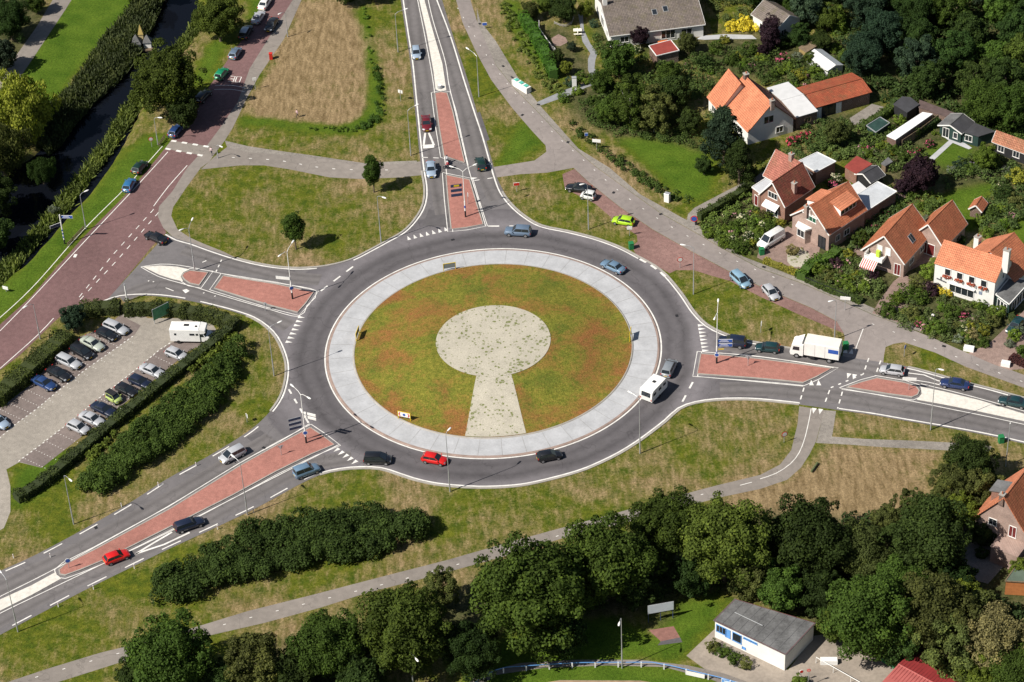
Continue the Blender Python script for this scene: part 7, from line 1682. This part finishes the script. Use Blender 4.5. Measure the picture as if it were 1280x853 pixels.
fence_line('garden_wall_fence', 'curved pale wall round the play garden', 'wall', [(674,33),(674,42),(681,52),(689,63),(694,68)], 1.3, M_wpaint, M_wpaint, 2, .05, (.95,), simple('pale_wall', (.42,.40,.38), .8, .15, 1, kind='obj'))
fence_line('low_wall', 'low curved stone edge in the play garden', 'wall', [(693,30),(700,33),(708,34),(715,30),(717,24)], .5, M_kerb, M_kerb, 1.5, .08, (.9,.4))
# four yellow framed panels round the island
M_pan = simple('grey_sign_back', (.20,.23,.25), .5, .08, 2, kind='obj')
def panel(base, rz, label, front=False):
    b = G(base[0], base[1], .5); b.z = zi(b.x, b.y) if math.hypot(b.x-RC.x, b.y-RC.y) < 21.9 else .16
    t = thing('island_panel', label, 'sign', tuple(b), rz, 'yellow framed panels round the roundabout island')
    for s_ in (-1, 1): MB().box((s_*1.0, 0, .75), (.1, .1, 1.5)).build('yellow_post', M_yel, t)
    MB().box((0, 0, .95), (1.96, .05, .9)).build('panel', M_pan, t); MB().box((0, 0, 1.44), (2.1, .08, .08)).build('top_rail', M_yel, t)
    MB().box((0, -.034, .95), (1.9, .012, .86)).build('panel_face', M_wpaint, t)
    e = MB(); e.tube([(0, -.045, .95), (0, -.056, .95)], .24, 16); e.build('blue_emblem', M_blue, t)
    c_ = MB()
    for s_ in (-1, 1):
        for z_ in (0, 1): c_.poly([(s_*.55, -.045, .6+z_*.7), (s_*.75, -.045, .6+z_*.7), (s_*.92, -.045, .95), (s_*.72, -.045, .95)])
    c_.build('red_chevrons', M_red, t)
    return t
panel((505.5,523), R_(-22), 'yellow framed panel with red chevrons facing the camera')
panel((562,336), R_(190), 'grey back of the yellow framed panel at the top of the island')
panel((447,420), R_(258), 'yellow framed panel seen edge on at the left of the island')
panel((788,421), R_(80), 'yellow framed panel seen edge on at the right of the island')
# bins, boxes, benches
def boxthing(name, label, cat, base, size, rz, mat, lid=None, lidn='lid'):
    b = G(*base); t = thing(name, label, cat, (b.x, b.y, .0), rz); rbox(MB(), -size[0]/2, size[0]/2, -size[1]/2, size[1]/2, 0, size[2], .04).build('body', mat, t)
    if lid: rbox(MB(), -size[0]/2-.04, size[0]/2+.04, -size[1]/2-.04, size[1]/2+.04, size[2]+.003, size[2]+.12, .04).build(lidn, lid, t)
    return t
for p_, l_ in (((789,311),'green wheeled bin on the kerb beside the brick strip'),((1057,436),'green wheeled bin behind the white lorry'),((1251,553),'green wheeled bin beside the lower right hedge trees'),((952,318),'small green bin in front of the white van')):
    boxthing('waste_bin', l_, 'bin', p_, (.75,.75,1.15), R_(10), M_green, M_green)
t = boxthing('recycling_container', 'white recycling container with green tops beside the service road', 'container', (652,111), (1.1,4.2,1.2), R_(38), M_wpaint)
for k in (-1,0,1): MB().box((0, k*1.35, 1.28), (.7,.8,.14)).build('green_lid', simple('mint_lid', (.10,.42,.33), .5, .1, 2, kind='obj'), t)
boxthing('litter_bin', 'small red litter bin beside the upper brick road pavement', 'bin', (339,74), (.6,.6,1.2), R_(0), M_red, M_red)
boxthing('utility_cabinet', 'grey white utility cabinet at the verge below the upper lawn', 'cabinet', (834,252), (.9,.7,1.6), R_(-30), M_wpaint, M_galv)
t = boxthing('transformer_box', 'white box on legs in the shrubs beside the slate path', 'cabinet', (718,110), (.8,.6,2.2), R_(0), M_wpaint, M_galv)
boxthing('planter', 'white rectangular planter wall at the restaurant garden corner', 'planter', (1211,438), (1.6,.9,.7), R_(-22), M_wpaint); boxthing('planter', 'white rectangular planter wall beside the right edge drive', 'planter', (1257,457), (1.4,.9,.7), R_(-22), M_wpaint)
boxthing('salt_bin', 'white tank with open top in the clubhouse yard', 'tank', (1036,829), (2.3,.8,.8), R_(-4), M_wpaint)
boxthing('post_box', 'dark gate post at the drive hedge', 'gate post', (870,281), (.35,.35,1.0), R_(0), M_dark)
t = thing('drain_cover', 'round grey concrete plug on the white strip of the north road', 'traffic post', tuple(G(550,110,.07)+Vector((0,0,.07)))); MB().tube([(0,0,0),(0,0,.5)], [.5,.42], 18).build('drum', M_galv, t); MB().tube([(0,0,.5),(0,0,.56)], [.36,.36], 18).build('drum_top', M_wpaint, t)
t = thing('log_bench', 'mossy log bench beside the south cycle path', 'bench', tuple(G(1018,586)), R_(58)); MB().tube([(-1.1,0,.3),(1.1,0,.3)], .17, 9).build('log', simple('mossy_wood', (.10,.12,.05), .9, .3, 3, kind='obj'), t)
for s_ in (-.7,.7): MB().box((s_,0,.1),(.25,.4,.24)).build('leg', M_wood, t)
t = thing('garden_bench', 'pale garden table set on the play garden lawn', 'garden furniture', tuple(G(722,42))); MB().box((0,0,.7),(1.6,.8,.06)).build('table_top', M_cream, t); 
for s_ in (-.9,.9): MB().box((0,s_,.42),(1.5,.35,.06)).build('bench_seat', M_cream, t)
MB().box((0,0,.35),(.15,1.8,.65)).build('trestle', M_cream, t)
# sign board at the car park, billboard, awning posts
t = thing('information_board', 'green information board standing in the car park hedge', 'board', tuple(G(203,401)), R_(38)); board(t, (0,0,1.9), 0, 3.2, 2.2, simple('green_map_face', (.05,.20,.09), .5, .35, 2, kind='obj'), lines=False, edge=M_galv)
for s_ in (-1.4,1.4): MB().tube([(s_,.08,0),(s_,.08,3.0)], .06, 8).build('post', M_galv, t)
t = thing('scoreboard', 'white board on posts below the row of trees', 'board', tuple(G(826,776)), R_(10)); board(t, (0,0,2.5), 0, 3.7, 1.6, simple('white_board_face', (.52,.56,.60), .4, .06, 1, kind='obj'), lines=False, edge=M_galv)
for s_ in (-1.75,0,1.75): MB().tube([(s_,.08,0),(s_,.08,3.1)], .06, 8).build('post', M_navy, t)
for i, (a_, b_) in enumerate((((858,843.5),(881,848.5)), ((902,853),(925,858.5)))):
    A, Bp = G(*a_), G(*b_); t = thing('advertising_board', ['plain whitish board on the sports ground railing', 'blue and white board on the sports ground railing'][i], 'board', tuple(A), math.atan2((Bp-A).y, (Bp-A).x)); w_ = (Bp-A).length
    MB().box((w_/2, -.12, .5), (w_, .05, .75)).build('panel', M_wpaint, t)
    if i: MB().box((w_/2, -.15, .5), (w_*.95, .012, .62)).build('blue_face', M_lb, t); MB().box((w_*.4, -.16, .52), (w_*.5, .01, .16)).build('lettering', M_wpaint, t)
t = thing('rail_frame', 'white metal handrail frame in the clubhouse yard', 'railing', tuple(G(1020,829))); e_ = G(1085,866)-G(1020,829)
MB().tube([(0,0,1.1),tuple(e_+Vector((0,0,1.1)))], .05, 7).build('top_rail', M_wpaint, t)
for k in range(4): p_ = e_*(k/3); MB().tube([tuple(p_),tuple(p_+Vector((0,0,1.1)))], .04, 7).build('post', M_wpaint, t)
# verge marker posts
vp = [(165,712,'below'),(115,740,'below'),(258,669,'below'),(208,692,'below'),(62,652+46,'a'),(17,697+2,'a'),(245,575,'a'),(197,605,'a'),(153,832-200,'a')]
proto = None
for i, (a_, b_) in enumerate([(168,711),(117,737),(73,759),(272,662),(317,641),(63,673+24),(17,722-24),(152,634),(198,608),(245,583)]):
    b = G(a_, b_)
    if not proto: proto = thing('verge_post', 'x', 'marker post'); MB().box((0,0,.4),(.12,.08,.8)).build('post', M_wpaint, proto); MB().box((0,-.045,.65),(.07,.012,.12)).build('reflector', M_red, proto); t = proto
    else: t = dup(proto)
    t.location = (b.x, b.y, 0); PENDING.append((t, 'short white marker post', 'on the verge of the southwest road', a_, b_, 'white marker posts on the southwest verge'))
finish_labels()
